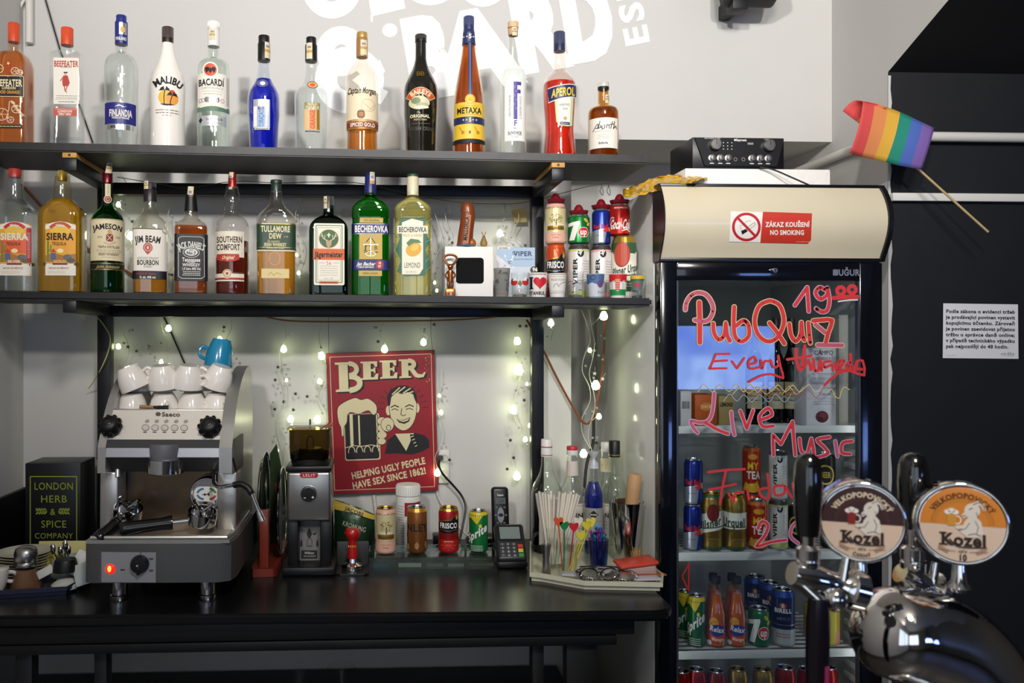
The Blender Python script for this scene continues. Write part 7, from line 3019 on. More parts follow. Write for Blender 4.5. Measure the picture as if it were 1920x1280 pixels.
# acrylic can stand with four cans
g = Loc(815, 1066)
ac = thing('acrylic_stand', 'long clear acrylic stand holding four drink cans', 'stand', g.o)
ACR = glass('dfe6e0', ior=1.5, k=1.2)
x0, x1 = g.x(692), g.x(935)
b = MB()
b.box((x0, 0, 0), (x1, .004, .028), ACR)
b.box((x0, .09, 0), (x1, .094, .04), ACR)
b.box((x0, 0, .028), (x1, .094, .031), ACR)
b.build('shell', ac)
f = Flat()
for xa, xb, ya, yb, m in ((700, 726, 1057, 1063, '3a6a8a'), (747, 790, 1055, 1063, 'c9c6bc'), (800, 830, 1056, 1062, '8a867a'), (840, 870, 1056, 1062, 'a8a498'), (880, 925, 1055, 1061, '7a766a')):
    f.rect(xa, ya, xb, yb, M(m, .5), 1)
f.build('price_strip', ac, lambda x, y, l: at(x, y, g.Y + .006) - g.o)


def stanley(f):
    f.t('NLEY', 0, .43, .16, M('2a2018', .5), 1.5, 1)
    f.rect(-2, 0, 2, .08, M('c9963a', .35, .6), 1)
    for q in range(7):
        f.ell(-1 + q * .33, R.uniform(.6, .9), .14, .08, M('b88a5a' if q % 2 else '7a4a26', .4, .4), 1 + q * .01, 10)


zst = g.o.z + .0318
for px, top, m, a_, tp, r, lb_ in ((723, 946, M('dccfa0', .35, .3), tree, GOLD, .0268, 'pale cider can with a tree, first on the acrylic stand'), (782, 944, M('9a6232', .3, .6), stanley, None, .0268, 'copper brown can with dark letters, second on the acrylic stand'),
                               (841, 945, M('a01c1c', .3, .3), frisco(True), GOLD, .0268, 'dark red can with a black band, third on the acrylic stand'), (897, 951, M('1a7a3c', .28, .4), sprite, None, .0255, 'green and yellow lemon soda can, last on the acrylic stand')):
    Y = g.Y + .048
    X = at(px, CY, Y).x
    h = at(px, top + 4, Y).z - zst
    can(Vector((X, Y, zst)), r, h, m, lb_, 'cans on the acrylic stand', a_, top=tp)

# phone and card terminal
g = Loc(950, 1030, 2.30)
t = thing('cordless_phone', 'black cordless phone standing in its charging cradle', 'telephone', g.o)
PHB = M('141316', .3)
b = MB()
b.box((-.035, 0, 0), (.03, .06, .035), PHB, .008)
b.build('cradle', t)
xf = Matrix.Translation((g.x(942), .028, .02)) @ Matrix.Rotation(-.16, 4, 'X')
hz_ = g.z(917) - .02
b = MB()
b.box((-.0245, -.012, 0), (.0245, .012, hz_), PHB, .010, 4, xf)
hs = b.build('handset', t)
f = Flat()
f.t('Panasonic', 0, .86, .03, M('d9d9dc', .4), .6, 1)
f.rect(-.7, .72, .7, .82, M('55605a', .3), 1)
f.t('12:48', .1, .77, .05, INK, .6, 0, lay=2)
f.ring(0, .5, .42, .075, .09, M('8a8a90', .4), 1, 20)
for x, y in ((-.6, .64), (0, .64), (.6, .64), (-.75, .5), (.75, .5), (-.5, .38), (0, .38), (.5, .38), (-.5, .3), (0, .3), (.5, .3), (-.5, .22), (0, .22), (.5, .22)):
    f.rect(x - .16, y - .012, x + .16, y + .012, M('6a6a70', .4), 1)
ff = Flat(flip=False)
f.it = [([(x, y) for x, y in vs_], fs_, m_, l_) for vs_, fs_, m_, l_ in f.it]


def hsm(x, y, l):
    return xf @ Vector((x * .0185, -.0124 - .0003 * l, y * hz_))


# text drawn for a downward axis: mirror it about its own line
def flipy(fl, cy):
    return fl


f2 = Flat(flip=False)
f2.t('Panasonic', 0, .86, .035, M('d9d9dc', .4), .95, 1)
f2.rect(-.75, .71, .75, .81, M('55605a', .3), 1)
f2.t('12:48', .1, .76, .05, INK, .7, 0, lay=2)
f2.ring(0, .52, .45, .08, .10, M('8a8a90', .4), 1, 20)
for x, y in ((-.6, .65), (0, .65), (.6, .65), (-.8, .52), (.8, .52), (-.5, .39), (0, .39), (.5, .39), (-.5, .31), (0, .31), (.5, .31), (-.5, .23), (0, .23), (.5, .23)):
    f2.rect(x - .16, y - .013, x + .16, y + .013, M('6a6a70', .4), 1)
f2.build('keypad', hs, hsm)
g = Loc(962, 1066)
t = thing('card_terminal', 'dark card payment terminal with coloured keys in front of the phone', 'card terminal', g.o)
xf = Matrix.Translation((0, .012, .014)) @ Matrix.Rotation(-.72, 4, 'X')
TL = .108
b = MB()
b.box((-.04, 0, 0), (.04, .08, .018), PHB, .006)
b.build('stand', t)
b = MB()
b.box((-.040, -.012, 0), (.040, .014, TL), M('222326', .35), .009, 4, xf)
bd = b.build('body', t)
f2 = Flat(flip=False)
f2.rect(-.82, .52, .82, .92, M('15181a', .15), .5, .0)
f2.rect(-.72, .56, .72, .89, M('7f8a86', .12), 1)
for r_ in range(4):
    for c_ in range(3):
        f2.rect(-.78 + c_ * .4, .08 + r_ * .1, -.46 + c_ * .4, .155 + r_ * .1, M('4a4c50', .4), 1)
        f2.t('147*2580369#'[c_ * 4 + (3 - r_)], -.62 + c_ * .4, .118 + r_ * .1, .05, WHITE, .1, 0, lay=2)
for q, m_ in enumerate(('2f9a4a', 'd9b82a', 'c8352a')):
    f2.rect(.46, .08 + q * .12, .8, .175 + q * .12, M(m_, .4), 1)
f2.build('keypad', bd, lambda x, y, l: xf @ Vector((x * .038, -.0125 - .0003 * l, y * TL)))

# ------------------------------------------------------------------ cream tray at the right end of the worktop
CRT = M('d6d2b8', .35, coat=.3)


def tray(pts, hgt, lip, m, name, label, cat):
    """pts: outline on the worktop; a flat floor with a flared rim."""
    c_ = sum(pts, Vector()) / len(pts)
    o = Vector((c_.x, c_.y, CNT.z(c_.x) + .0006))
    P = [Vector((p_.x - o.x, p_.y - o.y, 0)) for p_ in pts]
    n = len(P)
    rings = []
    for s_, z in ((.965, 0), (.97, hgt * .5), (1.0, hgt * .52), (1.0, hgt), (.975, hgt), (.94, hgt * .35), (.93, .004)):
        rings.append([Vector((v.x * s_, v.y * s_, z + (CNT.k * v.x * s_))) for v in P])
    vs = [v for r_ in rings for v in r_]
    fs = []
    for i in range(len(rings) - 1):
        for q in range(n):
            fs.append((i * n + q, i * n + (q + 1) % n, (i + 1) * n + (q + 1) % n, (i + 1) * n + q))
    fs += [tuple(range(n)), tuple((len(rings) - 1) * n + q for q in range(n))]
    MB().add(vs, fs, m).build(name, label=label, cat=cat, loc=o, ang=.4)
    return o


F1 = [cn(1013, 1092), cn(1096, 1107), cn(1243, 1110), Vector((.719, 2.03, 0))]
tp_ = F1 + [Vector((.719, 2.40, 0)), Vector((.69, 2.46, 0)), Vector((.535, 2.46, 0)), Vector((.515, 2.385, 0)), Vector((.45, 2.375, 0)), Vector((at(993, CY, 2.05).x, 2.05, 0))]
tray(tp_, .022, .006, CRT, 'serving_tray', 'cream tray with cut corners holding straws, picks and syrup bottles', 'tray')
ZTR = lambda X: CNT.z(X) + .0052
TP = Plane(Vector((0, 0, ZTR(0))), Vector((1, 0, ZTR(1))))


def tl(px, Y):
    return Loc(px, 0, Y, ZTR(at(px, CY, Y).x))


SY = 'syrup bottles at the back of the cream tray'
CLR = glass('fcfefc', ior=1.45)
PINK = M('b8404a', .5)


def rose(x0, x1, y, word):
    def art(f):
        f.rect(x0, y, x1, y + 75, M('d9d4c6', .5), 1)
        f.stroke([(x0, y + 4), (x1, y + 4)], 1, M('a8925a', .5), 1.5, False, False)
        f.t(word, (x0 + x1) / 2 + 3, y + 22, 8, M('3a3a3a', .5), x1 - x0 - 6, 1)
        f.lines(x0 + 3, x1 - 3, y + 34, 6, 3, GREY, 1)
    return art


def necks(px, y, r_, lines_):
    def ex(t_, zz, kw, rad):
        f_ = Flat()
        for yy, m_, h_ in lines_:
            f_.rect(px - 12, yy, px + 12, yy + h_, m_, 1)

        def on(x, y_, l):
            q = rad(zz(y_)) + .0007 + .0003 * l
            s_ = max(-.98, min(.98, (x - px) * kw / q))
            return Vector((q * s_, -q * math.sqrt(1 - s_ * s_), zz(y_)))
        f_.build('neck_label', t_, on, step=3)
    return ex


bottle(1025, 2.33, TP, [(852, 10), (865, 10.4), (880, 12.5), (895, 18), (908, 25), (920, 28.5), (935, 29.5), (1058, 29)], CLR, 'clear syrup bottle with a white red-striped cap, leftmost on the cream tray', SY,
       caps=[(823, 855, 10.2, 10.8, M('e6e3de', .4))], liq=(957, liquid('0c0e16')), art=rose(1011, 1044, 940, 'RO'), name='syrup_bottle',
       extra=lambda t_, zz, kw, rad: MB().lathe([(10.9 * kw, zz(838)), (10.9 * kw, zz(836))], PINK, 28, cap0=False, cap1=False).build('cap_stripe', t_) and MB().lathe([(11 * kw, zz(853)), (11 * kw, zz(851.5))], PINK, 28, cap0=False, cap1=False).build('cap_stripe', t_))
bottle(1073, 2.35, TP, [(850, 9.6), (870, 10), (890, 11.5), (905, 17), (918, 24), (930, 26.5), (1055, 26)], CLR, 'clear syrup bottle with a red and white cap and printed neck', SY,
       caps=[(836, 843, 10.4, 10.6, M('c0303a', .4)), (843, 852, 10.6, 10.6, M('d9d6d2', .4))], art=rose(1052, 1093, 939, 'ONIN'), name='syrup_bottle', extra=necks(1073, 0, 0, [(863, M('d9cfc2', .5), 27), (871, PINK, 1.2), (879, PINK, 1.2), (886, PINK, 1)]))
bottle(1136, 2.41, TP, [(845, 9), (870, 9.5), (890, 11), (905, 16), (916, 22), (1050, 23)], CLR, 'clear syrup bottle with a red-banded white cap, behind the blue one', SY,
       caps=[(829, 846, 9.4, 9.6, M('d9d6d2', .4))], name='syrup_bottle', extra=necks(1136, 0, 0, [(858, M('d9cfa8', .5), 25), (866, PINK, 1.2), (873, PINK, 1.2)]))


def diam(f):
    f.rect(1093, 949, 1130, 1010, M('b4b4b2', .35, .4), 1)
    f.poly([(1113, 953), (1122, 961), (1113, 969), (1104, 961)], INK, 2)
    f.t('MONIN', 1113, 961, 2.6, WHITE, 13, 1, lay=3)
    f.lines(1097, 1128, 973, 4, 1, GREY, 1.4)
    f.rect(1100, 977, 1126, 983, M('6aa0c8', .4), 2)


t = bottle(1113, 2.3, TP, [(875, 9.5), (890, 10.5), (903, 11.5), (916, 16), (926, 19), (1058, 19)], CLR, 'deep blue syrup bottle with a grey hourglass pourer', SY,
           liq=(903, liquid('1a2aa8')), art=diam, name='syrup_bottle', caps=[(873, 877, 9.6, 10, M('c2c4c8', .3))],
           extra=lambda t_, zz, kw, rad: MB().lathe([(9.6 * kw, zz(874)), (9 * kw, zz(868)), (4 * kw, zz(862)), (4 * kw, zz(858)), (9.5 * kw, zz(850)), (9.8 * kw, zz(846)), (.001, zz(846))], M('b9bcc2', .3), 24).build('pourer', t_))
bottle(1152, 2.335, TP, [(852, 10), (872, 10.5), (890, 13), (905, 20), (918, 26), (930, 27.5), (1055, 27)], CLR, 'clear syrup bottle with a tall black cap and gold ring', SY,
       caps=[(826, 856, 10.5, 11, BLACK)], art=rose(1128, 1142, 940, 'N'), name='syrup_bottle', extra=lambda t_, zz, kw, rad: MB().lathe([(11.1 * kw, zz(853)), (11.1 * kw, zz(851))], GOLD, 28, cap0=False, cap1=False).build('cap_ring', t_))

# straws in a mug
g = tl(1040, 2.17)
t = thing('glass_mug', 'clear handled glass mug full of white paper straws', 'mug', g.o)
r = g.x(1062) - g.x(1040)
zt_m = g.z(986)
MB().lathe([(r * .8, .001), (r * .84, .004), (r * .95, zt_m * .6), (r, zt_m), (r - .002, zt_m), (r * .93, zt_m * .6), (r * .78, .008), (.001, .008)], CLR, 28).build('bowl', t)
MB().tube(smooth([(-r * .9, 0, zt_m * .8), (-r * 1.55, 0, zt_m * .82), (-r * 1.95, 0, zt_m * .6), (-r * 1.75, 0, zt_m * .25), (-r * .82, 0, .012)], 5), .0042, CLR, 8).build('handle', t)
STW = M('e9e1d2', .6)
st = bpy.data.objects.new('drinking_straw', None)
tops = [(1006, 925), (1011, 921), (1017, 923), (1022, 924), (1028, 926), (1033, 920), (1039, 927), (1049, 921), (1055, 924), (1060, 922), (1066, 925), (1071, 921), (1076, 926), (1082, 925), (1086, 928), (1014, 930), (1044, 932), (1058, 931), (1070, 932)]
for i, (x, y) in enumerate(tops):
    Y = 2.13 + .035 * R.random() + (.02 if i > 14 else 0)
    a_ = at(x, y, Y)
    e_ = Vector((at(1040 + (x - 1046) * .28, CY, 2.16).x, 2.155 + .03 * R.random(), g.o.z + .0095))
    d_ = (a_ - e_)
    b = MB().lathe([(.0036, 0), (.0036, d_.length)], STW, 10, cap0=False, cap1=False)
    b.lathe([(.0029, .001), (.0029, d_.length)], M('b9b0a2', .7), 10, cap0=False, cap1=False)
    b.build('drinking_straw', label='white paper straw standing in the glass mug', cat='straw', group='straws in the glass mug', loc=e_,
            rot=Vector((0, 0, 1)).rotation_difference(d_.normalized()).to_euler(), fix=False)

# cocktail picks with paper hearts
g = tl(1062, 2.07)
t = thing('pick_jar', 'short clear jar holding the coloured heart picks', 'jar', g.o)
r = .026
zj = g.z(1012)
MB().lathe([(r * .85, .001), (r, .006), (r * 1.02, zj), (r * .98, zj), (r * .95, .008), (.001, .007)], CLR, 24).build('bowl', t)
for x, y, m_, bx, lb_ in ((1047, 977, 'd8532a', 1056, 'orange'), (1058, 985, '1d7a3c', 1058, 'dark green'), (1076, 987, 'c8202c', 1068, 'red'), (1100, 984, 'd9c830', 1070, 'yellow'), (1089, 1003, 'd6cc3a', 1066, 'pale yellow'), (1084, 977, 'e6d8c8', 1073, 'white'), (1108, 978, 'e2d04a', 1074, 'light yellow tallest')):
    m = M(m_, .5)
    a_ = at(x, y, 2.06)
    e_ = Vector((at(bx, CY, 2.07).x, 2.075, g.o.z + .009))
    d_ = (e_ - a_)
    t = thing('cocktail_pick', lb_ + ' heart-topped cocktail pick in the short jar', 'cocktail pick', e_, 0, 'heart picks in the short jar')
    MB().tube([(0, 0, 0), a_ - e_], .0016, m, 6).build('stem', t)
    h = []
    for q in range(20):
        u_ = 2 * PI * q / 20
        h.append((.0122 * math.sin(u_) ** 3, .0105 * math.cos(u_) - .0042 * math.cos(2 * u_) - .0018 * math.cos(3 * u_)))
    xf = Matrix.Translation(a_ - e_) @ Matrix.Rotation(math.atan2(-d_.x, -d_.z) * -.6, 4, 'Y')
    b = MB().prism([(u_, v_ * 1.1) for u_, v_ in h], -.002, .002, m, 'y')
    b.v = [tuple(xf @ Vector(v)) for v in b.v]
    b.build('heart', t)
# small picks in a blue glass
g = tl(1122, 2.15)
t = thing('pick_glass', 'bluish tumbler packed with small blue and pink picks', 'glass', g.o)
r = g.x(1141) - g.x(1122)
zj = g.z(1010)
MB().lathe([(r * .8, .001), (r * .84, .004), (r, zj), (r * .96, zj), (r * .8, .007), (.001, .007)], glass('b9c6e6', ior=1.4), 24).build('bowl', t)
for i in range(26):
    u_, q = R.uniform(0, 6.28), r * .7 * math.sqrt(R.random())
    x, y = q * math.cos(u_), q * math.sin(u_)
    z1 = zj + R.uniform(.004, .022)
    m = M(R.choice(['23348f', '23348f', '2a3f9a', 'b02a6a', '8a2a7a', '1f7a6a']), .4)
    b = MB().cyl((0, 0, 0), (x * .35, y * .35, z1 - .008), .0014, m, n=6)
    b.ball((x * .35, y * .35, z1 - .006), .0042, m, (1, .6, 1.2), 8, 6)
    b.build('cocktail_pick', label='small plastic pick in the bluish tumbler', cat='cocktail pick', group='small picks in the bluish tumbler', loc=g.o + Vector((x * .7, y * .7, .0075)))
# shaker and muddler
g = tl(1175, 2.2)
t = thing('cocktail_shaker', 'tall polished steel shaker cup with a wooden muddler in it', 'shaker', g.o)
r1, r0, zs_ = g.x(1206) - g.x(1175), .024, g.z(940)
MB().lathe([(r0, .0005), (r0 + .001, .003), (r1, zs_), (r1 + .0012, zs_ + .001), (r1 - .0015, zs_ + .0005), (r0 - .001, .006), (.001, .005)], M('c9c7c4', .08, 1.0), 40).build('cup', t)
a_, e_ = at(1191, 888, 2.2), g.o + Vector((-.004, .004, .0065))
d_ = a_ - e_
b = MB().lathe([(.013, 0), (.0135, .01), (.0165, d_.length * .55), (.0185, d_.length * .8), (.0185, d_.length - .004), (.016, d_.length - .0005), (.001, d_.length)], M('c0966a', .55, noise=(16, .12)), 24)
b.build('muddler', label='pale wooden muddler sticking out of the steel shaker', cat='muddler', loc=e_, rot=Vector((0, 0, 1)).rotation_difference(d_.normalized()).to_euler())
# jigger
g = tl(1024, 2.065)
zj = g.z(1020)
b = MB().lathe([(.0125, .0005), (.013, .002), (.0075, zj * .55), (.0125, zj), (.0118, zj), (.007, zj * .6), (.001, zj * .58)], STEEL, 28)
b.build('jigger', label='hourglass steel jigger at the left front of the cream tray', cat='jigger', loc=g.o)
# cocktail strainers
for px, Y, lb_ in ((1113, 2.0, 'left'), (1176, 1.985, 'right')):
    g = tl(px, Y)
    t = thing('cocktail_strainer', 'coiled wire cocktail strainer at the front of the tray, %s of the two' % lb_, 'strainer', g.o + Vector((0, .03, .011)), (.16, 0, 0))
    MB().lathe([(.026, .007), (.027, .009), (.026, .011), (.001, .0105)], STEEL, 30).build('plate', t)
    pts = []
    for q in range(26 * 8):
        u_ = 2 * PI * q / (26 * 8)
        w_ = 2 * PI * q / 8
        rr = .029 + .0055 * math.cos(w_)
        pts.append((rr * math.cos(u_), rr * math.sin(u_), .0075 + .0058 * math.sin(w_)))
    MB().tube(pts, .0009, STEEL, 5, True).build('coil', t)
# reading glasses
g = tl(1126, 2.0)
t = thing('eyeglasses', 'dark-framed eyeglasses lying on the clutter of the cream tray', 'eyeglasses', g.o + Vector((0, .01, .022)), .0)
FR = M('141112', .2, coat=.5)
for s_, nx in ((-1, -.026), (1, .026)):
    pts = [(nx + .022 * math.cos(2 * PI * q / 24), .004 - .004 * math.sin(2 * PI * q / 24), .0165 * math.sin(2 * PI * q / 24)) for q in range(24)]
    MB().tube(pts, .0018, FR, 6, True).build('rim', t)
    MB().add([(p_[0], p_[1], p_[2]) for p_ in pts], [tuple(range(24))], glass('d9d6dc', ior=1.7, k=1.5)).build('lens', t)
MB().tube(smooth([(-.006, .002, .004), (0, .0, .007), (.006, .002, .004)], 3), .0016, FR, 6).build('bridge', t)
MB().tube(smooth([(.048, .004, .006), (.056, .02, .010), (.03, .07, .002), (-.03, .075, .0)], 4), .0017, FR, 6).build('temple', t)
MB().tube(smooth([(-.048, .004, .006), (-.054, .02, .004), (-.02, .06, .0), (.03, .066, -.004)], 4), .0017, FR, 6).build('temple', t)
# red-lidded box, toothpicks, cloth, cards
g = tl(1202, 2.04)
t = thing('food_box', 'clear plastic box with a tilted orange-red lid at the right of the tray', 'box', g.o + Vector((0, .03, .002)))
xf = Matrix.Rotation(-.12, 4, 'Y')
b = MB()
b.box((-.044, -.03, .001), (.044, .03, .032), M('d9b4ac', .25, 0, .35, ior=1.2), .008, 3, xf)
b.build('tub', t)
b = MB()
b.box((-.049, -.035, .032), (.049, .035, .040), M('d8452a', .3), .003, 2, xf)
b.build('lid', t)
g = tl(1196, 2.12)
for i in range(22):
    u_ = R.uniform(0, 6.28)
    x, y = .016 * math.cos(u_) * R.random(), .012 * math.sin(u_) * R.random()
    b = MB().cyl((0, 0, 0), (x * .9, y * .6, .058 + R.uniform(-.006, .008)), .0011, M('c79a5c', .6), .0005, 6)
    b.build('toothpick', label='wooden toothpick in the bunch behind the red-lidded box', cat='toothpick', group='bunch of toothpicks behind the red lid', loc=g.o + Vector((x * .8, y * .8, .0004)))
MB().lathe([(.017, 0), (.018, .001), (.019, .034), (.0175, .034), (.0165, .002)], M('a8785a', .4), 24, cap1=False).build('toothpick_cup', label='small brown cup holding the toothpicks', cat='cup', loc=g.o + Vector((0, 0, 0)))
g = tl(1148, 2.08)
b = MB()
vs, fs = [], []
for i in range(9):
    for j in range(7):
        x, y = (i / 8 - .5) * .085, (j / 6 - .5) * .06
        vs.append((x, y, .012 + .012 * math.cos(x * 40) * math.cos(y * 36) + R.uniform(-.001, .001)))
for i in range(8):
    for j in range(6):
        fs.append((i * 7 + j, i * 7 + j + 1, i * 7 + j + 8, i * 7 + j + 7))
o = b.add(vs, fs, M('c9c4c2', .7)).build('paper_napkin', label='folded pale napkin in the middle of the cream tray', cat='napkin', loc=g.o)
o.modifiers.new('thickness', 'SOLIDIFY').thickness = .003
for x, y, r_, m_, lb_ in ((1226, 2.02, .3, 'a8623a', 'brown leather card holder at the right corner of the tray'), (1215, 1.99, .05, 'c9c6d0', 'pale card lying at the front right of the tray'), (1083, 2.03, -.2, 'bdbcc6', 'pale grey card at the front of the tray beside the strainer')):
    g = tl(x, y)
    MB().box((-.035, -.014, 0), (.035, .02, .004), M(m_, .5), .001).build('card', label=lb_, cat='card', loc=g.o + Vector((0, .016, .012)), rot=(0, 0, r_))

# ------------------------------------------------------------------ navy tray at the left end
NVT = M('1a1f38', .35, coat=.2)
L_ = [Vector((XL + .02, 1.90, 0)), cn(126, 1116), cn(170, 1092), Vector((at(176, CY, 2.2).x, 2.2, 0)), Vector((XL + .02, 2.2, 0))]
tray(L_, .02, .005, NVT, 'serving_tray', 'dark blue tray with plates and shakers left of the coffee machine', 'tray')
ZTL = lambda X: CNT.z(X) + .0052


def tn(px, Y):
    return Loc(px, 0, Y, ZTL(at(px, CY, Y).x))


# plates
g = tn(43, 2.10)
PLM = M('e0dac8', .25, coat=.4)
rp = g.x(94) - g.x(43)
pz = (g.z(1027) - .012) / 9
b = MB().lathe([(rp * .55, 0), (rp * .6, .001), (rp * .98, pz * 1.35), (rp, pz * 1.5), (rp * .97, pz * 1.55), (rp * .6, .0035), (.001, .003)], PLM, 44)
p0 = None
for i in range(9):
    z = g.o.z + .0008 + i * pz
    lb_ = 'cream saucer topmost of the stack on the blue tray' if i == 8 else ('cream saucer at the bottom of the stack on the blue tray' if i == 0 else 'cream saucer inside the stack on the blue tray')
    if p0 is None:
        p0 = o = b.build('saucer')
    else:
        o = p0.copy()
        COL.objects.link(o)
    o.location = (g.o.x + R.uniform(-.001, .001), g.o.y + rp * .1, z)
    tag(o, lb_, 'saucer', 'stack of cream saucers')
# cocoa shaker
g = tn(42, 1.985)
t = thing('cocoa_shaker', 'glass cocoa shaker with a domed steel top before the saucers', 'shaker', g.o + Vector((0, .02, 0)))
r1, r0 = g.x(74) - g.x(42), g.x(60) - g.x(42)
k_ = lambda y: g.z(y)
MB().lathe([(r1 * .96, .0005), (r1, .003), (r0 * 1.05, k_(1066)), (r0, k_(1062))], glass('e9e2da', ior=1.4), 12).build('jar', t, ang=.3)
MB().lathe([(r1 * .92, .002), (r1 * .95, .005), (r0 * 1.02, k_(1070))], M('8a6a52', .6, noise=(40, .2)), 12).build('cocoa', t)
MB().lathe([(r0 * 1.15, k_(1064)), (r0 * 1.2, k_(1060)), (r0 * 1.1, k_(1056)), (r0 * 1.18, k_(1053)), (r0 * 1.2, k_(1040)), (r0 * 1.05, k_(1032)), (r0 * .7, k_(1028)), (.001, k_(1027))], STEEL, 30).build('top', t)
# sugar shaker
g = tn(117, 1.985)
t = thing('sugar_shaker', 'squat glass sugar shaker with a black lid on the blue tray', 'shaker', g.o + Vector((0, .02, 0)))
r1, r0 = g.x(145) - g.x(117), g.x(139) - g.x(117)
k_ = lambda y: g.z(y)
MB().lathe([(r1 * .95, .0005), (r1, .004), (r0 * 1.02, k_(1074)), (r0, k_(1070))], glass('eef0ee', ior=1.4), 28).build('jar', t)
MB().lathe([(r1 * .92, .0018), (r1 * .94, k_(1099)), (r1 * .5, k_(1090)), (.001, k_(1086))], M('efece6', .8, noise=(200, .06)), 28).build('sugar', t)
b = MB().lathe([(r0 * 1.06, k_(1074)), (r0 * 1.05, k_(1068)), (r0 * .92, k_(1055)), (r0 * .86, k_(1052)), (.001, k_(1052))], BLACK, 28)
b.build('lid', t)
# sachets and napkins
for i, (px, y0, Y, w_, h_, m_, ro, lb_) in enumerate(((120, 1037, 2.22, .135, .058, 'd9cf8a', .0, 'long yellow tea packet behind the spoons'), (106, 1052, 2.1, .05, .03, 'c9b62a', .3, 'yellow sachet beside the saucers'), (152, 1058, 2.02, .045, .06, 'd9d8d4', .5, 'white paper sachet beside the coffee machine'), (158, 1075, 1.99, .05, .05, 'c6cac6', -.3, 'pale sachet low beside the coffee machine'), (84, 1072, 2.0, .04, .02, 'd6d6d0', -.5, 'white sachet between the saucers and the sugar'))):
    q = at(px, y0, Y)
    z0 = CNT.z(q.x) + .006
    b = MB().box((-w_ / 2, 0, -h_ / 2), (w_ / 2, .004, h_ / 2), M(m_, .5), .0015)
    o = b.build('sachet', label=lb_, cat='sachet', loc=(q.x, Y, max(q.z, z0 + h_ / 2 * math.cos(ro * .5))), rot=(-.25, ro, 0))
g = tn(124, 2.1)
b = MB().lathe([(.03, 0), (.034, .002), (.036, .05), (.0345, .05), (.032, .003)], M('b9bcb6', .4), 24, cap1=False)
b.build('cutlery_cup', label='grey cup holding the teaspoons on the blue tray', cat='cup', loc=g.o)
for i, (x, y, lb_) in enumerate(((98, 1026, 'teaspoon leaning left in the grey cup'), (122, 1019, 'teaspoon upright in the grey cup'), (128, 1028, 'teaspoon leaning right in the grey cup'), (112, 1030, 'teaspoon in the middle of the grey cup'))):
    e_ = g.o + Vector((.004 * (i - 1.5), .002 * i, .004))
    a_ = at(x, y, 2.06 + .006 * i)
    d_ = a_ - e_
    b = MB().tube([(0, 0, 0), d_ * .85], .0022, CHROME, 6)
    b.ball(d_ * .95, .011, CHROME, (.62, .3, 1.25), 12, 8)
    b.build('teaspoon', label=lb_, cat='spoon', group='teaspoons in the grey cup', loc=e_)
# white cup at the very edge
o = copy_tree(proto)
o.location = (at(-20, CY, 1.95).x, 1.96, CNT.z(-1) + .063)
o.rotation_euler = (PI, 0, .6)
tag(o, 'white cup cut by the left edge of the photograph on the blue tray', 'cup')
# tea box
q = at(99, 1018, 2.30)
t = thing('tea_box', 'black tea box with yellow-green lettering beside the coffee machine', 'box', (q.x, 2.30, CNT.z(q.x) + .0006))
o = Vector(t.location)
x0, x1, z1 = at(47, 900, 2.30).x - o.x, at(151, 900, 2.30).x - o.x, at(99, 868, 2.30).z - o.z
MB().box((x0, 0, 0), (x1, .12, z1), M('14151a', .4), .002).build('carton', t)
LG = M('9aa83a', .5)
f = Flat()
f.stroke([(57, 893), (144, 893), (144, 1030), (57, 1030)], 1.8, LG, 1, True, False)
for i, (w_, y, wd) in enumerate((('LONDON', 911, 74), ('HERB', 935, 50), ('SPICE', 982, 48), ('COMPANY', 1004, 72))):
    f.t(w_, 101, y, 13 if i < 3 else 10, LG, wd, 0)
f.t('&', 99, 959, 12, LG, 10, 0)
for s_ in (-1, 1):
    f.stroke([(99 + s_ * 10, 959), (99 + s_ * 32, 957)], 1, LG, 1)
    for q_ in range(4):
        for v_ in (-1, 1):
            f.ell(99 + s_ * (14 + q_ * 5), 958 + v_ * 3.4, 3.6, 1.5, LG, 1.2, 10, s_ * v_ * .7)
f.build('print', t, lambda x, y, l: at(x, y, 2.30) - o + Vector((0, -.0006 - .0003 * l, 0)))

# ------------------------------------------------------------------ fairy light curtains
WIRE = M('c9cbb4', .4)
BULB = M('f4ffc8', .3, emit=10.0, name='warm_bulb')
BULBD = M('f4ffc8', .3, emit=5.0, name='warm_bulb_dim')
STARM = M('3a3c3c', .35, .5)
STARW = M('d6d8c8', .3)
BEAD = M('dfe6dc', .08, 0, .6, ior=1.3)
YL0 = 2.475


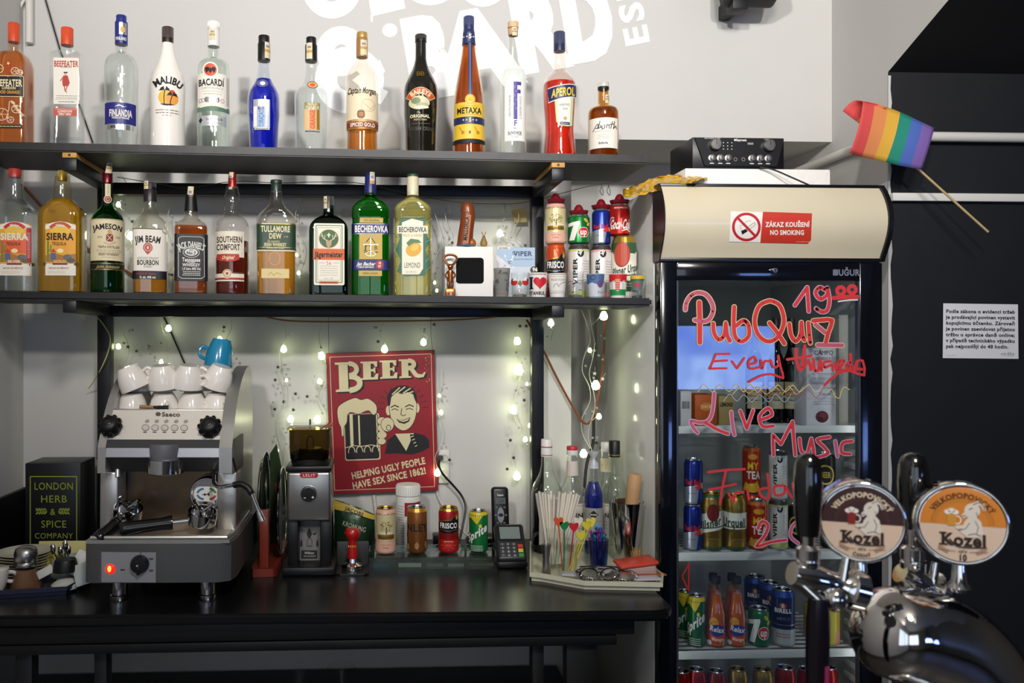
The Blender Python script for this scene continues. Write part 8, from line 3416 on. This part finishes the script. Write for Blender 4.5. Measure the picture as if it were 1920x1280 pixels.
def light_string(px, y0, y1, bulbs, stars, beads, label, Y=YL0, sway=7, wire=WIRE):
    """One hanging strand: a wire with bulbs, little stars and glass beads as its parts."""
    o = at(px, y0, Y)
    t = thing('fairy_lights', label, 'fairy lights', o, 0, 'strands of fairy lights over the worktop')
    pts = []
    n = max(4, int((y1 - y0) / 28))
    for i in range(n + 1):
        y = y0 + (y1 - y0) * i / n
        pts.append(at(px + sway * math.sin(i * 1.7 + px) + R.uniform(-2, 2), y, Y - .008 + R.uniform(-.004, .004)) - o)
    MB().tube(smooth(pts, 3), .0011, wire, 5).build('wire', t)
    for bx, by, r in bulbs:
        c = at(bx, by, Y - .014) - o
        m = BULB if r > 3.4 else BULBD
        b = MB()
        k = mpp(bx, Y) * r
        b.lathe([(.001, -k), (k * .75, -k * .75), (k, -.1 * k), (k * .8, k * .6), (k * .4, k * 1.25), (.001, k * 1.3)], m, 12, c)
        bo = b.build('bulb', t)
        w_ = min(pts, key=lambda v: (v - c).length)
        MB().tube([c + Vector((0, 0, k)), (c + w_) / 2 + Vector((0, 0, .004)), w_], .0009, wire, 5).build('lead', bo)
    for sx, sy, w_ in stars:
        f = Flat()
        f.star(sx, sy, 4.6, STARW if w_ else STARM, 1)
        f.stroke([(sx, sy - 3), (sx + R.uniform(-3, 3), sy - 12)], .5, wire, 1, False, False)
        a_ = R.uniform(-.5, .5)
        f.build('star', t, lambda x, y, l: at(sx + (x - sx) * math.cos(a_) - (y - sy) * math.sin(a_), sy + (x - sx) * math.sin(a_) + (y - sy) * math.cos(a_), Y - .012) - o)
    for gx, gy in beads:
        c = at(gx, gy, Y - .012) - o
        MB().ball(c, .0038, BEAD, n=10, k=6).build('bead', t)
    return t


def near(px, y0, y1, n, s=14):
    return [(px + R.uniform(-s, s), R.uniform(y0, y1)) for _ in range(n)]


light_string(236, 594, 690, [(205, 652, 3.6), (222, 650, 4.5)], [(240, 650, 0), (256, 658, 0)], near(240, 600, 690, 6), 'fairy light strand right of the left shelf post, over the machine')
light_string(306, 594, 690, [(316, 616, 5.6), (302, 679, 4)], [(322, 712, 1)], near(290, 640, 690, 8, 16), 'fairy light strand behind the stacked cups, left of the black lead')
light_string(428, 594, 690, [(412, 638, 6)], [(420, 613, 0)], near(430, 620, 680, 4), 'fairy light strand above the blue mug')
light_string(528, 600, 905, [(532, 655, 6), (537, 713, 3), (545, 786, 6), (528, 911, 6.5), (520, 845, 3)], [(548, 625, 1), (521, 688, 0), (554, 738, 0), (532, 753, 0), (515, 767, 0), (550, 768, 0), (516, 712, 0)], near(530, 640, 880, 12, 18), 'fairy light strand between the tray rack and the coffee grinder')
light_string(606, 600, 800, [(603, 668, 6.5), (599, 715, 4.5), (595, 788, 7)], [(576, 743, 0)], near(600, 620, 780, 9, 10), 'fairy light strand along the left edge of the beer sign')
light_string(718, 600, 656, [(721, 655, 6.5)], [(709, 640, 0)], near(715, 610, 650, 3), 'short fairy light strand at the top middle of the beer sign', Y=2.462)
light_string(794, 600, 642, [(794, 642, 6)], [(814, 608, 0)], near(790, 610, 640, 2), 'short fairy light strand at the top right of the beer sign', Y=2.462)
light_string(824, 690, 890, [(827, 773, 4), (820, 887, 6), (824, 742, 3)], [(843, 862, 0)], near(832, 700, 880, 5, 8), 'fairy light strand along the right edge of the beer sign')
light_string(970, 600, 895, [(970, 640, 6.5), (972, 694, 9), (962, 769, 7), (985, 824, 4.5), (969, 893, 7), (994, 798, 4), (988, 720, 3)], [(975, 611, 0), (987, 611, 0), (983, 750, 0), (957, 825, 0), (951, 879, 0), (963, 858, 0), (955, 805, 1)], near(978, 650, 860, 14, 12), 'fairy light strand left of the right shelf post')
light_string(1034, 598, 640, [(1033, 606, 6)], [], near(1030, 612, 636, 2, 5), 'short fairy light strand under the right bracket of the lower shelf', Y=2.40, sway=2)
light_string(1110, 580, 852, [(1132, 593, 7.5), (1106, 657, 4), (1117, 723, 8), (1123, 781, 5), (1094, 851, 7)], [(1115, 700, 1), (1130, 710, 1), (1118, 830, 0), (1127, 840, 0)], near(1120, 600, 830, 12, 14), 'fairy light strand before the dark wall corner by the fridge', Y=2.46)
light_string(1098, 580, 840, [], [], near(1096, 640, 820, 2, 3), 'bare pale light wire hanging left of the strand by the fridge', Y=2.48, sway=9)
# strands running behind the lower shelf bottles
light_string(968, 400, 452, [(937, 438, 6)], [(985, 460, 0)], near(950, 410, 450, 5, 14), 'fairy light strand behind the blue brochure', Y=2.46)
light_string(840, 400, 470, [(843, 466, 3)], [(848, 455, 0)], near(838, 430, 470, 4, 6), 'fairy light strand behind the white box at its left', Y=2.47)
light_string(232, 330, 400, [(222, 384, 4.5)], [(248, 415, 0), (245, 485, 1)], near(235, 340, 400, 3, 5), 'fairy light strand right of the green whiskey bottle', Y=2.46)
light_string(242, 430, 470, [(245, 443, 7)], [], [], 'fairy light strand between the green bottle and the red sealed bottle', Y=2.46)
light_string(322, 350, 540, [(330, 505, 3)], [(322, 515, 0)], near(320, 380, 520, 4, 4), 'fairy light strand left of the black labelled whiskey bottle', Y=2.47)
light_string(560, 340, 545, [(560, 512, 3.5), (556, 478, 3)], [(561, 520, 1)], near(560, 360, 520, 6, 4), 'fairy light strand right of the dark green labelled bottle', Y=2.46)
light_string(822, 400, 545, [(819, 545, 3), (815, 530, 3)], [], near(818, 420, 540, 5, 4), 'fairy light strand right of the pale lemon bottle', Y=2.46)
# thin supply wires under and behind the shelves
b = MB()
b.tube(smooth([at(220, 332, 2.36), at(300, 345, 2.36), at(350, 352, 2.36), at(440, 340, 2.37), at(520, 343, 2.37), at(600, 341, 2.37), at(680, 344, 2.37), at(760, 362, 2.38), at(850, 378, 2.45), at(930, 382, 2.47), at(990, 378, 2.47), at(1100, 350, 2.47), at(1160, 340, 2.4)], 4), .0011, M('5a5a4a', .5), 5)
b.build('supply_wire', label='thin wire strung along the wall under the upper shelf', cat='wire')
b = MB()
b.tube(smooth([at(420, 395, 2.49), at(520, 400, 2.49), at(640, 396, 2.49), at(740, 392, 2.49), at(850, 408, 2.49), at(940, 412, 2.49), at(995, 398, 2.49)], 4), .001, M('b9b9aa', .5), 5)
b.build('supply_wire', label='thin pale wire along the wall behind the lower shelf bottles', cat='wire')
b = MB()
b.tube(smooth([at(500, 594, 2.385), at(540, 601, 2.385), at(610, 603, 2.385), at(700, 602, 2.385), at(800, 601, 2.385), at(880, 598, 2.385), at(930, 594, 2.385)], 4), .0024, M('8a5a1c', .4), 6)
b.build('brown_lead', label='brown lead drooping under the lower shelf beam', cat='cable')
b = MB()
b.tube(smooth([at(178, 590, 2.38), at(192, 606, 2.38), at(206, 630, 2.38), at(204, 655, 2.38), at(190, 690, 2.39), at(172, 720, 2.45), at(165, 728, 2.47)], 4), .0016, M('c9c47a', .5), 6)
b.build('light_wire', label='yellowish light wire wound over the left shelf post', cat='wire')
for i, (px, y, Y, lb_) in enumerate(((1065, 350, 2.2, 'left'), (1078, 352, 2.2, 'middle'))):
    pts = smooth([at(px + 62, 346, Y), at(px + 66, 358, Y), at(px + 65, 366, Y), at(px + 60, 358, Y), at(px + 64, 347, Y)], 4)
    b = MB().tube(pts, .0009, BW, 5)
    b.build('wire_hook', label='thin wire loop hanging under the right end of the upper shelf, ' + lb_ + ' one', cat='hook')

# ------------------------------------------------------------------ notice, flag, speaker
q = at(1838, 621, YBLK)
t = thing('wall_notice', 'white printed notice in Czech stuck on the black wall', 'notice', q)
f = Flat()
f.poly([(1768, 568.5), (1908, 570.5), (1909, 672.5), (1767, 671)], M('eeedee', .6), 1)
for i, (s_, w_) in enumerate((('Podle zákona o evidenci tržeb', 129), ('je prodávající povinen vystavit', 129), ('kupujícímu účtenku. Zároveň', 129), ('je povinen zaevidovat přijatou', 129), ('tržbu u správce daně online;', 129), ('v případě technického výpadku', 129), ('pak nejpozději do 48 hodin.', 117))):
    f.t(s_, 1773 + w_ / 2, 584 + i * 10.9, 6.2, INK, w_, 1, rot=.012)
f.t('e', 1878, 663, 5, M('a8405a', .5), 4, 0, sh=.3)
f.t('tržby', 1891, 663, 7, M('6a6a6c', .5), 21, 0, sh=.2)
f.t('www.etrzby.cz', 1783, 666, 1.8, GREY, 20, 0)
f.build('paper', t, lambda x, y, l: at(x, y, YBLK) - q + Vector((0, -.001 - .0003 * l, 0)))

# rainbow flag on a stick
YFL = 2.13
q = at(1725, 318, YFL)
t = thing('rainbow_flag', 'small six-striped rainbow flag on a wooden stick before the black wall', 'flag', q)
b = MB().cyl(at(1853, 435, YFL - .03) - q, at(1640, 243, YFL + .035) - q, .0032, M('c2a878', .6, noise=(30, .2)), n=10)
b.build('stick', t)
cols = ['d8504e', 'dd8a54', 'dba93e', '1f8672', '4a66b4', '7c5fa6']
top = smooth([(1618, 190), (1640, 194), (1664, 201), (1688, 210), (1710, 220), (1731, 230), (1752, 240)], 3)
mid = smooth([(1610, 238), (1632, 243), (1656, 248), (1678, 256), (1699, 264), (1720, 271), (1741, 279)], 3)
bot = smooth([(1593, 287), (1616, 294), (1638, 299), (1661, 304), (1684, 310), (1706, 314), (1728, 318)], 3)
vs, fs, mm = [], [], []
NV = 10
for i in range(len(top)):
    u_ = i / (len(top) - 1)
    for j in range(NV + 1):
        v_ = j / NV
        p_ = top[i] * ((1 - v_) * (1 - 2 * v_)) + mid[i] * (4 * v_ * (1 - v_)) + bot[i] * (v_ * (2 * v_ - 1))
        Y = YFL - .012 - .022 * math.sin(PI * v_) * (1 - .5 * u_) + .010 * math.sin(u_ * 5)
        vs.append(at(p_.x, p_.y, Y) - q)
for i in range(len(top) - 1):
    for j in range(NV):
        a_ = i * (NV + 1) + j
        fs.append((a_, a_ + 1, a_ + NV + 2, a_ + NV + 1))
        mm.append(min(5, i // 3))
# the top edge near the red end curls over backwards
base = len(vs)
K = 6
for i in range(7):
    u_ = i / 6
    a_ = top[i]
    e_ = Vector((1580, 208)).lerp(Vector((1618, 237)), u_)
    for j in range(K + 1):
        v_ = j / K
        p_ = Vector((a_.x, a_.y)).lerp(e_, v_)
        Y = YFL - .012 + .03 * math.sin(PI * .5 * v_) + .01 * v_
        p_.y -= 9 * math.sin(PI * v_) * (1 - u_)
        vs.append(at(p_.x, p_.y, Y) - q)
for i in range(6):
    for j in range(K):
        a_ = base + i * (K + 1) + j
        fs.append((a_, a_ + 1, a_ + K + 2, a_ + K + 1))
        mm.append(0 if i < 4 else 1)
b = MB()
for ci in range(6):
    b.mi(M(cols[ci], .8))
b.v, b.f, b.fm = [tuple(v) for v in vs], fs, mm
o = b.build('cloth', t, fix=False)
o.modifiers.new('thickness', 'SOLIDIFY').thickness = .0006

# loudspeaker high on the wall
q = at(1417, -24, 2.36)
t = thing('wall_speaker', 'black loudspeaker tilted down on a wall bracket, cut by the picture top', 'speaker', q)
SPK = M('17181a', .5)
k = mpp(1417, 2.36)
xf = Matrix.Rotation(-.42, 4, 'X')
b = MB().box((-51 * k, -.07, -.018), (51 * k, .07, .16), SPK, .016, 3, xf)
b.build('cabinet', t)
b = MB().box((-44 * k, -.077, -.004), (44 * k, -.068, .15), M('0c0c0e', .7, noise=(300, .5)), .008, 2, xf)
b.build('grille', t)
b = MB()
b.lathe([(.034, 0), (.032, -.004), (.001, -.004)], M('232426', .4), 32, xf @ Vector((.004, .0, -.018)))
b.build('port', t)
b = MB()
b.box((-38 * k, .02, -36 * k), (-8 * k, .07, -10 * k), SPK, .004)
b.box((-34 * k, .06, -30 * k), (-12 * k, .139, -2 * k), SPK, .003)
b.build('bracket', t)

# ------------------------------------------------------------------ beer tap in the foreground
YT_ = .80
CH = M('d8d6d4', .06, 1.0, name='polished_chrome')
q = at(1800, 1290, YT_)
t = thing('beer_tap', 'chrome beer tap tower with two taps and round badges, right foreground', 'beer tap', Vector((q.x, YT_, .93)))
L0 = Vector(t.location)


def tp(x, y, Y=YT_):
    return at(x, y, Y) - L0


path = smooth([Vector((tp(1832, 1500).x, .03, -.08)), tp(1832, 1450, .83), tp(1828, 1345, .82), tp(1812, 1272, .815), tp(1772, 1218, .81), tp(1718, 1196, .805), tp(1676, 1186, .80)], 5)
N = len(path)
rs = [.0605] * N
b = MB()
rs = [.060 - .016 * max(0, (i / N) - .35) / .65 for i in range(N)]
e = path[-1]
dv = (path[-1] - path[-2]).normalized()
re = rs[-1]
for q in range(1, 10):
    a_ = q / 9 * PI / 2
    path.append(e + dv * (re * .8 * math.sin(a_)))
    rs.append(max(.0005, re * math.cos(a_)))
b.tube(path, .06, CH, 48, rs=rs)
b.build('tower', t, ang=1.2)
b = MB()
b.lathe([(.10, 0), (.10, .012), (.075, .02), (.062, .03)], CH, 40, Vector((path[0].x, path[0].y, 0)))
b.cyl(Vector((path[0].x, path[0].y, .0)), path[2], .058, CH, n=36)
b.build('foot', t)
SPT = M('17121a', .18, .3)


def tapset(hx, hy0, hy1, cy0, cy1, Y, bx, by, spout=True, hw=25):
    """A faucet: black grip on a chrome collar, body running to the tower at (bx, by), dark spout."""
    fp = bpy.data.objects.new('faucet', None)
    COL.objects.link(fp)
    fp.parent = t
    k_ = mpp(hx, Y)
    z = lambda y: tp(hx, y, Y).z
    c0 = tp(hx, CY, Y)
    c = Vector((c0.x, c0.y, 0))
    b_ = MB()
    H0, H1 = z(hy1), z(hy0)
    D = H1 - H0
    b_.lathe([(hw * .78 * k_, H0), (hw * .95 * k_, H0 + D * .25), (hw * 1.02 * k_, H0 + D * .6), (hw * .95 * k_, H0 + D * .82), (hw * .75 * k_, H0 + D * .94), (hw * .4 * k_, H0 + D * .985), (.001, H1)], M('0b0a0b', .14, coat=.8), 28, c)
    b_.build('grip', fp)
    b_ = MB()
    A, B = z(cy1), z(cy0)
    b_.lathe([(hw * .5 * k_, H0 + .001), (hw * .45 * k_, B)], CH, 20, c)
    b_.lathe([(hw * .7 * k_, A), (hw * .82 * k_, A + .003), (hw * .84 * k_, A + (B - A) * .45), (hw * .72 * k_, A + (B - A) * .5), (hw * .84 * k_, A + (B - A) * .55), (hw * .84 * k_, B - .003), (hw * .6 * k_, B)], CH, 28, c)
    b_.build('collar', fp)
    b_ = MB()
    p0 = Vector((c.x, c.y, A - .004))
    p1 = tp(bx, by, Y)
    dd = (p1 - p0)
    b_.tube([p0 - dd.normalized() * .016, p0, p0 + dd * .35, p0 + dd * .5, p0 + dd * .72, p0 + dd * .76, p1], .0125, CH, 20, rs=[.011, .0145, .0125, .0115, .0165, .019, .019])
    b_.cyl(p0 + Vector((-.012, -.004, -.002)), p0 + Vector((.006, -.012, -.020)), .0052, CH, n=14)
    b_.ball(p0 + dd * .42 + Vector((0, -.008, -.012)), .012, CH, n=16, k=10)
    b_.cyl(p0 + dd * .6 + Vector((0, -.006, .004)), p0 + dd * .6 + Vector((.004, -.006, .028)), .005, CH, .004)
    b_.build('body', fp)
    if spout:
        b_ = MB()
        s0 = p0 + Vector((.004, -.010, -.016))
        b_.tube([s0, s0 + Vector((0, 0, -.02)), s0 + Vector((-.002, 0, -.16))], .010, SPT, 18, rs=[.0085, .0105, .0095])
        b_.cyl(s0 + Vector((.003, -.0095, -.06)), s0 + Vector((.002, -.0092, -.16)), .0024, M('8a2450', .4), n=8)  # pinkish reflection on the spout, put in as a coloured sliver
        b_.build('spout', fp)
    return fp


tapset(1515, 848, 1003, 1022, 1074, .76, 1612, 1108)
tapset(1712, 848, 990, 1022, 1078, .86, 1760, 1110, False, 26)


def badge(px, py, R_, yaw, pitch, Y, topc, ink, word2, label, fw):
    """Round badge on a stem: chrome drum with a printed face."""
    o_ = tp(px, py, Y)
    bd = bpy.data.objects.new('badge', None)
    COL.objects.link(bd)
    bd.parent = t
    bd.location = o_
    bd.rotation_euler = (pitch, 0, yaw)
    bd['label'] = label
    k_ = mpp(px, Y) * R_ / 100 * math.cos(math.atan((px - CX) / F))
    r = 100 * k_
    b_ = MB()
    b_.lathe([(r * .80, .004), (r * .98, .006), (r, .009), (r * 1.0, .030), (r * .93, .034), (.001, .034)], CH, 56, (0, .0, 0), axis=(0, 1, 0))
    b_.tube([(r * .93 * math.cos(2 * PI * i / 56), .007, r * .93 * math.sin(2 * PI * i / 56)) for i in range(56)], r * .065, CH, 10, True)
    b_.build('rim', bd)
    f_ = Flat()
    FACE = M('e0c2a8', .3, coat=.5)
    f_.ell(0, 0, 88, 88, FACE, 1, 56)
    up = [(88 * math.cos(a), -88 * math.sin(a)) for a in [math.asin(-.02) + (PI + .04) * i / 30 for i in range(31)]]
    f_.poly(up, topc, 2)
    f_.ring(0, 2, 64, 64, 3, M('2a1410', .5) if word2 != '10' else M('b8701c', .5), 2.3, 30, PI * 1.02, PI * 1.98)
    f_.ring(0, 2, 58, 58, 9, M('45201a', .5) if word2 != '10' else M('c97a1e', .5), 2.4, 30, PI * 1.02, PI * 1.98)
    LT = M('e6d2b0', .5) if word2 != '10' else M('5a3010', .5)
    f_.t('VELKOPOPOVICKÝ', 0, -68, 12, LT, 150, 1, arc=70, lay=4)
    # goat with a mug
    GO, GS = M('e2d6c6', .5), M('6a5648', .5)
    f_.poly([(-4, 18), (4, -6), (12, -18), (28, -20), (38, -8), (42, 18), (34, 28), (10, 30)], GO, 4)
    f_.ell(20, -34, 16, 18, GO, 4.1, 20, .3)
    f_.poly([(8, -34), (-2, -22), (0, -14), (10, -20)], GO, 4.2)
    f_.poly([(18, -50), (30, -58), (44, -50), (48, -36), (42, -34), (38, -46), (28, -48)], GO, 4.15)
    f_.stroke(smooth([(22, -48), (34, -54), (43, -46), (44, -36)], 3), 2, GS, 4.6)
    f_.stroke([(14, -36), (20, -40)], 2.4, GS, 4.6)
    f_.stroke([(-2, -18), (6, -22)], 2, GS, 4.6)
    f_.stroke([(10, -8), (4, 4), (-10, 8)], 7, GO, 4.3)
    f_.stroke([(14, -4), (6, 10), (-8, 14)], 1.6, GS, 4.6)
    f_.stroke([(26, -10), (32, 4), (28, 22)], 1.6, GS, 4.6)
    f_.stroke([(12, 24), (24, 20), (36, 24)], 2, GS, 4.6)
    f_.stroke([(28, -30), (32, -20)], 1.6, GS, 4.6)
    BM = M('8a1a14', .4) if word2 != '10' else M('d0902a', .4)
    f_.poly([(-32, -24), (-12, -24), (-14, 4), (-30, 4)], BM, 4.4)
    for x, y, r_ in ((-30, -28, 7), (-22, -31, 8), (-14, -28, 7)):
        f_.ell(x, y, r_, r_ * .8, PAPER, 4.5, 14)
    f_.ring(-10, -10, 7, 9, 2.6, PAPER, 4.3, 14)
    DKB = M('2c1a12', .5)
    f_.t('Kozel', 2, 36, 27, DKB, 92, 1, lay=5)
    f_.rect(-48, 47, -30, 51, DKB, 5)
    f_.rect(-47, 20, -32, 24, DKB, 5)
    f_.stroke(smooth([(-26, 36), (-18, 46), (-6, 53), (20, 53), (48, 51)], 3), 3, DKB, 5)
    f_.t('1874', 0, 64, 6, GS, 18, 1, lay=5)
    f_.stroke([(-52, 62), (-14, 64)], 1.2, GS, 5, False, False)
    f_.stroke([(14, 64), (52, 62)], 1.2, GS, 5, False, False)
    for s_ in (-1, 1):
        f_.ring(0, 30, 56, 42, 8, M('b08a70', .5), 4.8, 8, PI * (.5 + s_ * .17), PI * (.5 + s_ * .32))
    if word2 == '10':
        f_.t('10', 0, 78, 14, DKB, 17, 1, lay=5)
    else:
        f_.t(word2, 0, 79, 8, GS, 40, 1, lay=5, arc=-90)
    f_.build('face', bd, lambda x, y, l: Vector((x * k_, .004 - .0002 * l, -y * k_)))
    b_ = MB()
    b_.lathe([(.0085, -.03), (.011, -.026), (.007, -.018), (.006, 0)], CH, 20, (0, .018, -r * 1.0 + .002))
    b_.build('stem', bd)


badge(1617, 981, 88, -.40, 0, .765, M('3a1a18', .35, coat=.4), None, 'ČERNÝ', 'round badge with a dark brown upper half', 1)
badge(1806, 984, 95, -.42, -.03, .80, M('d8811e', .35, coat=.4), None, '10', 'round badge with an orange upper half', 1)
# the serving counter the tap stands on
b = MB().box((.25, .55, .0), (1.25, 1.02, .929), M('2a2622', .4, noise=(6, .3)), .006)
b.build('bar_counter', label='dark front bar counter carrying the beer tap, below the picture', cat='counter')
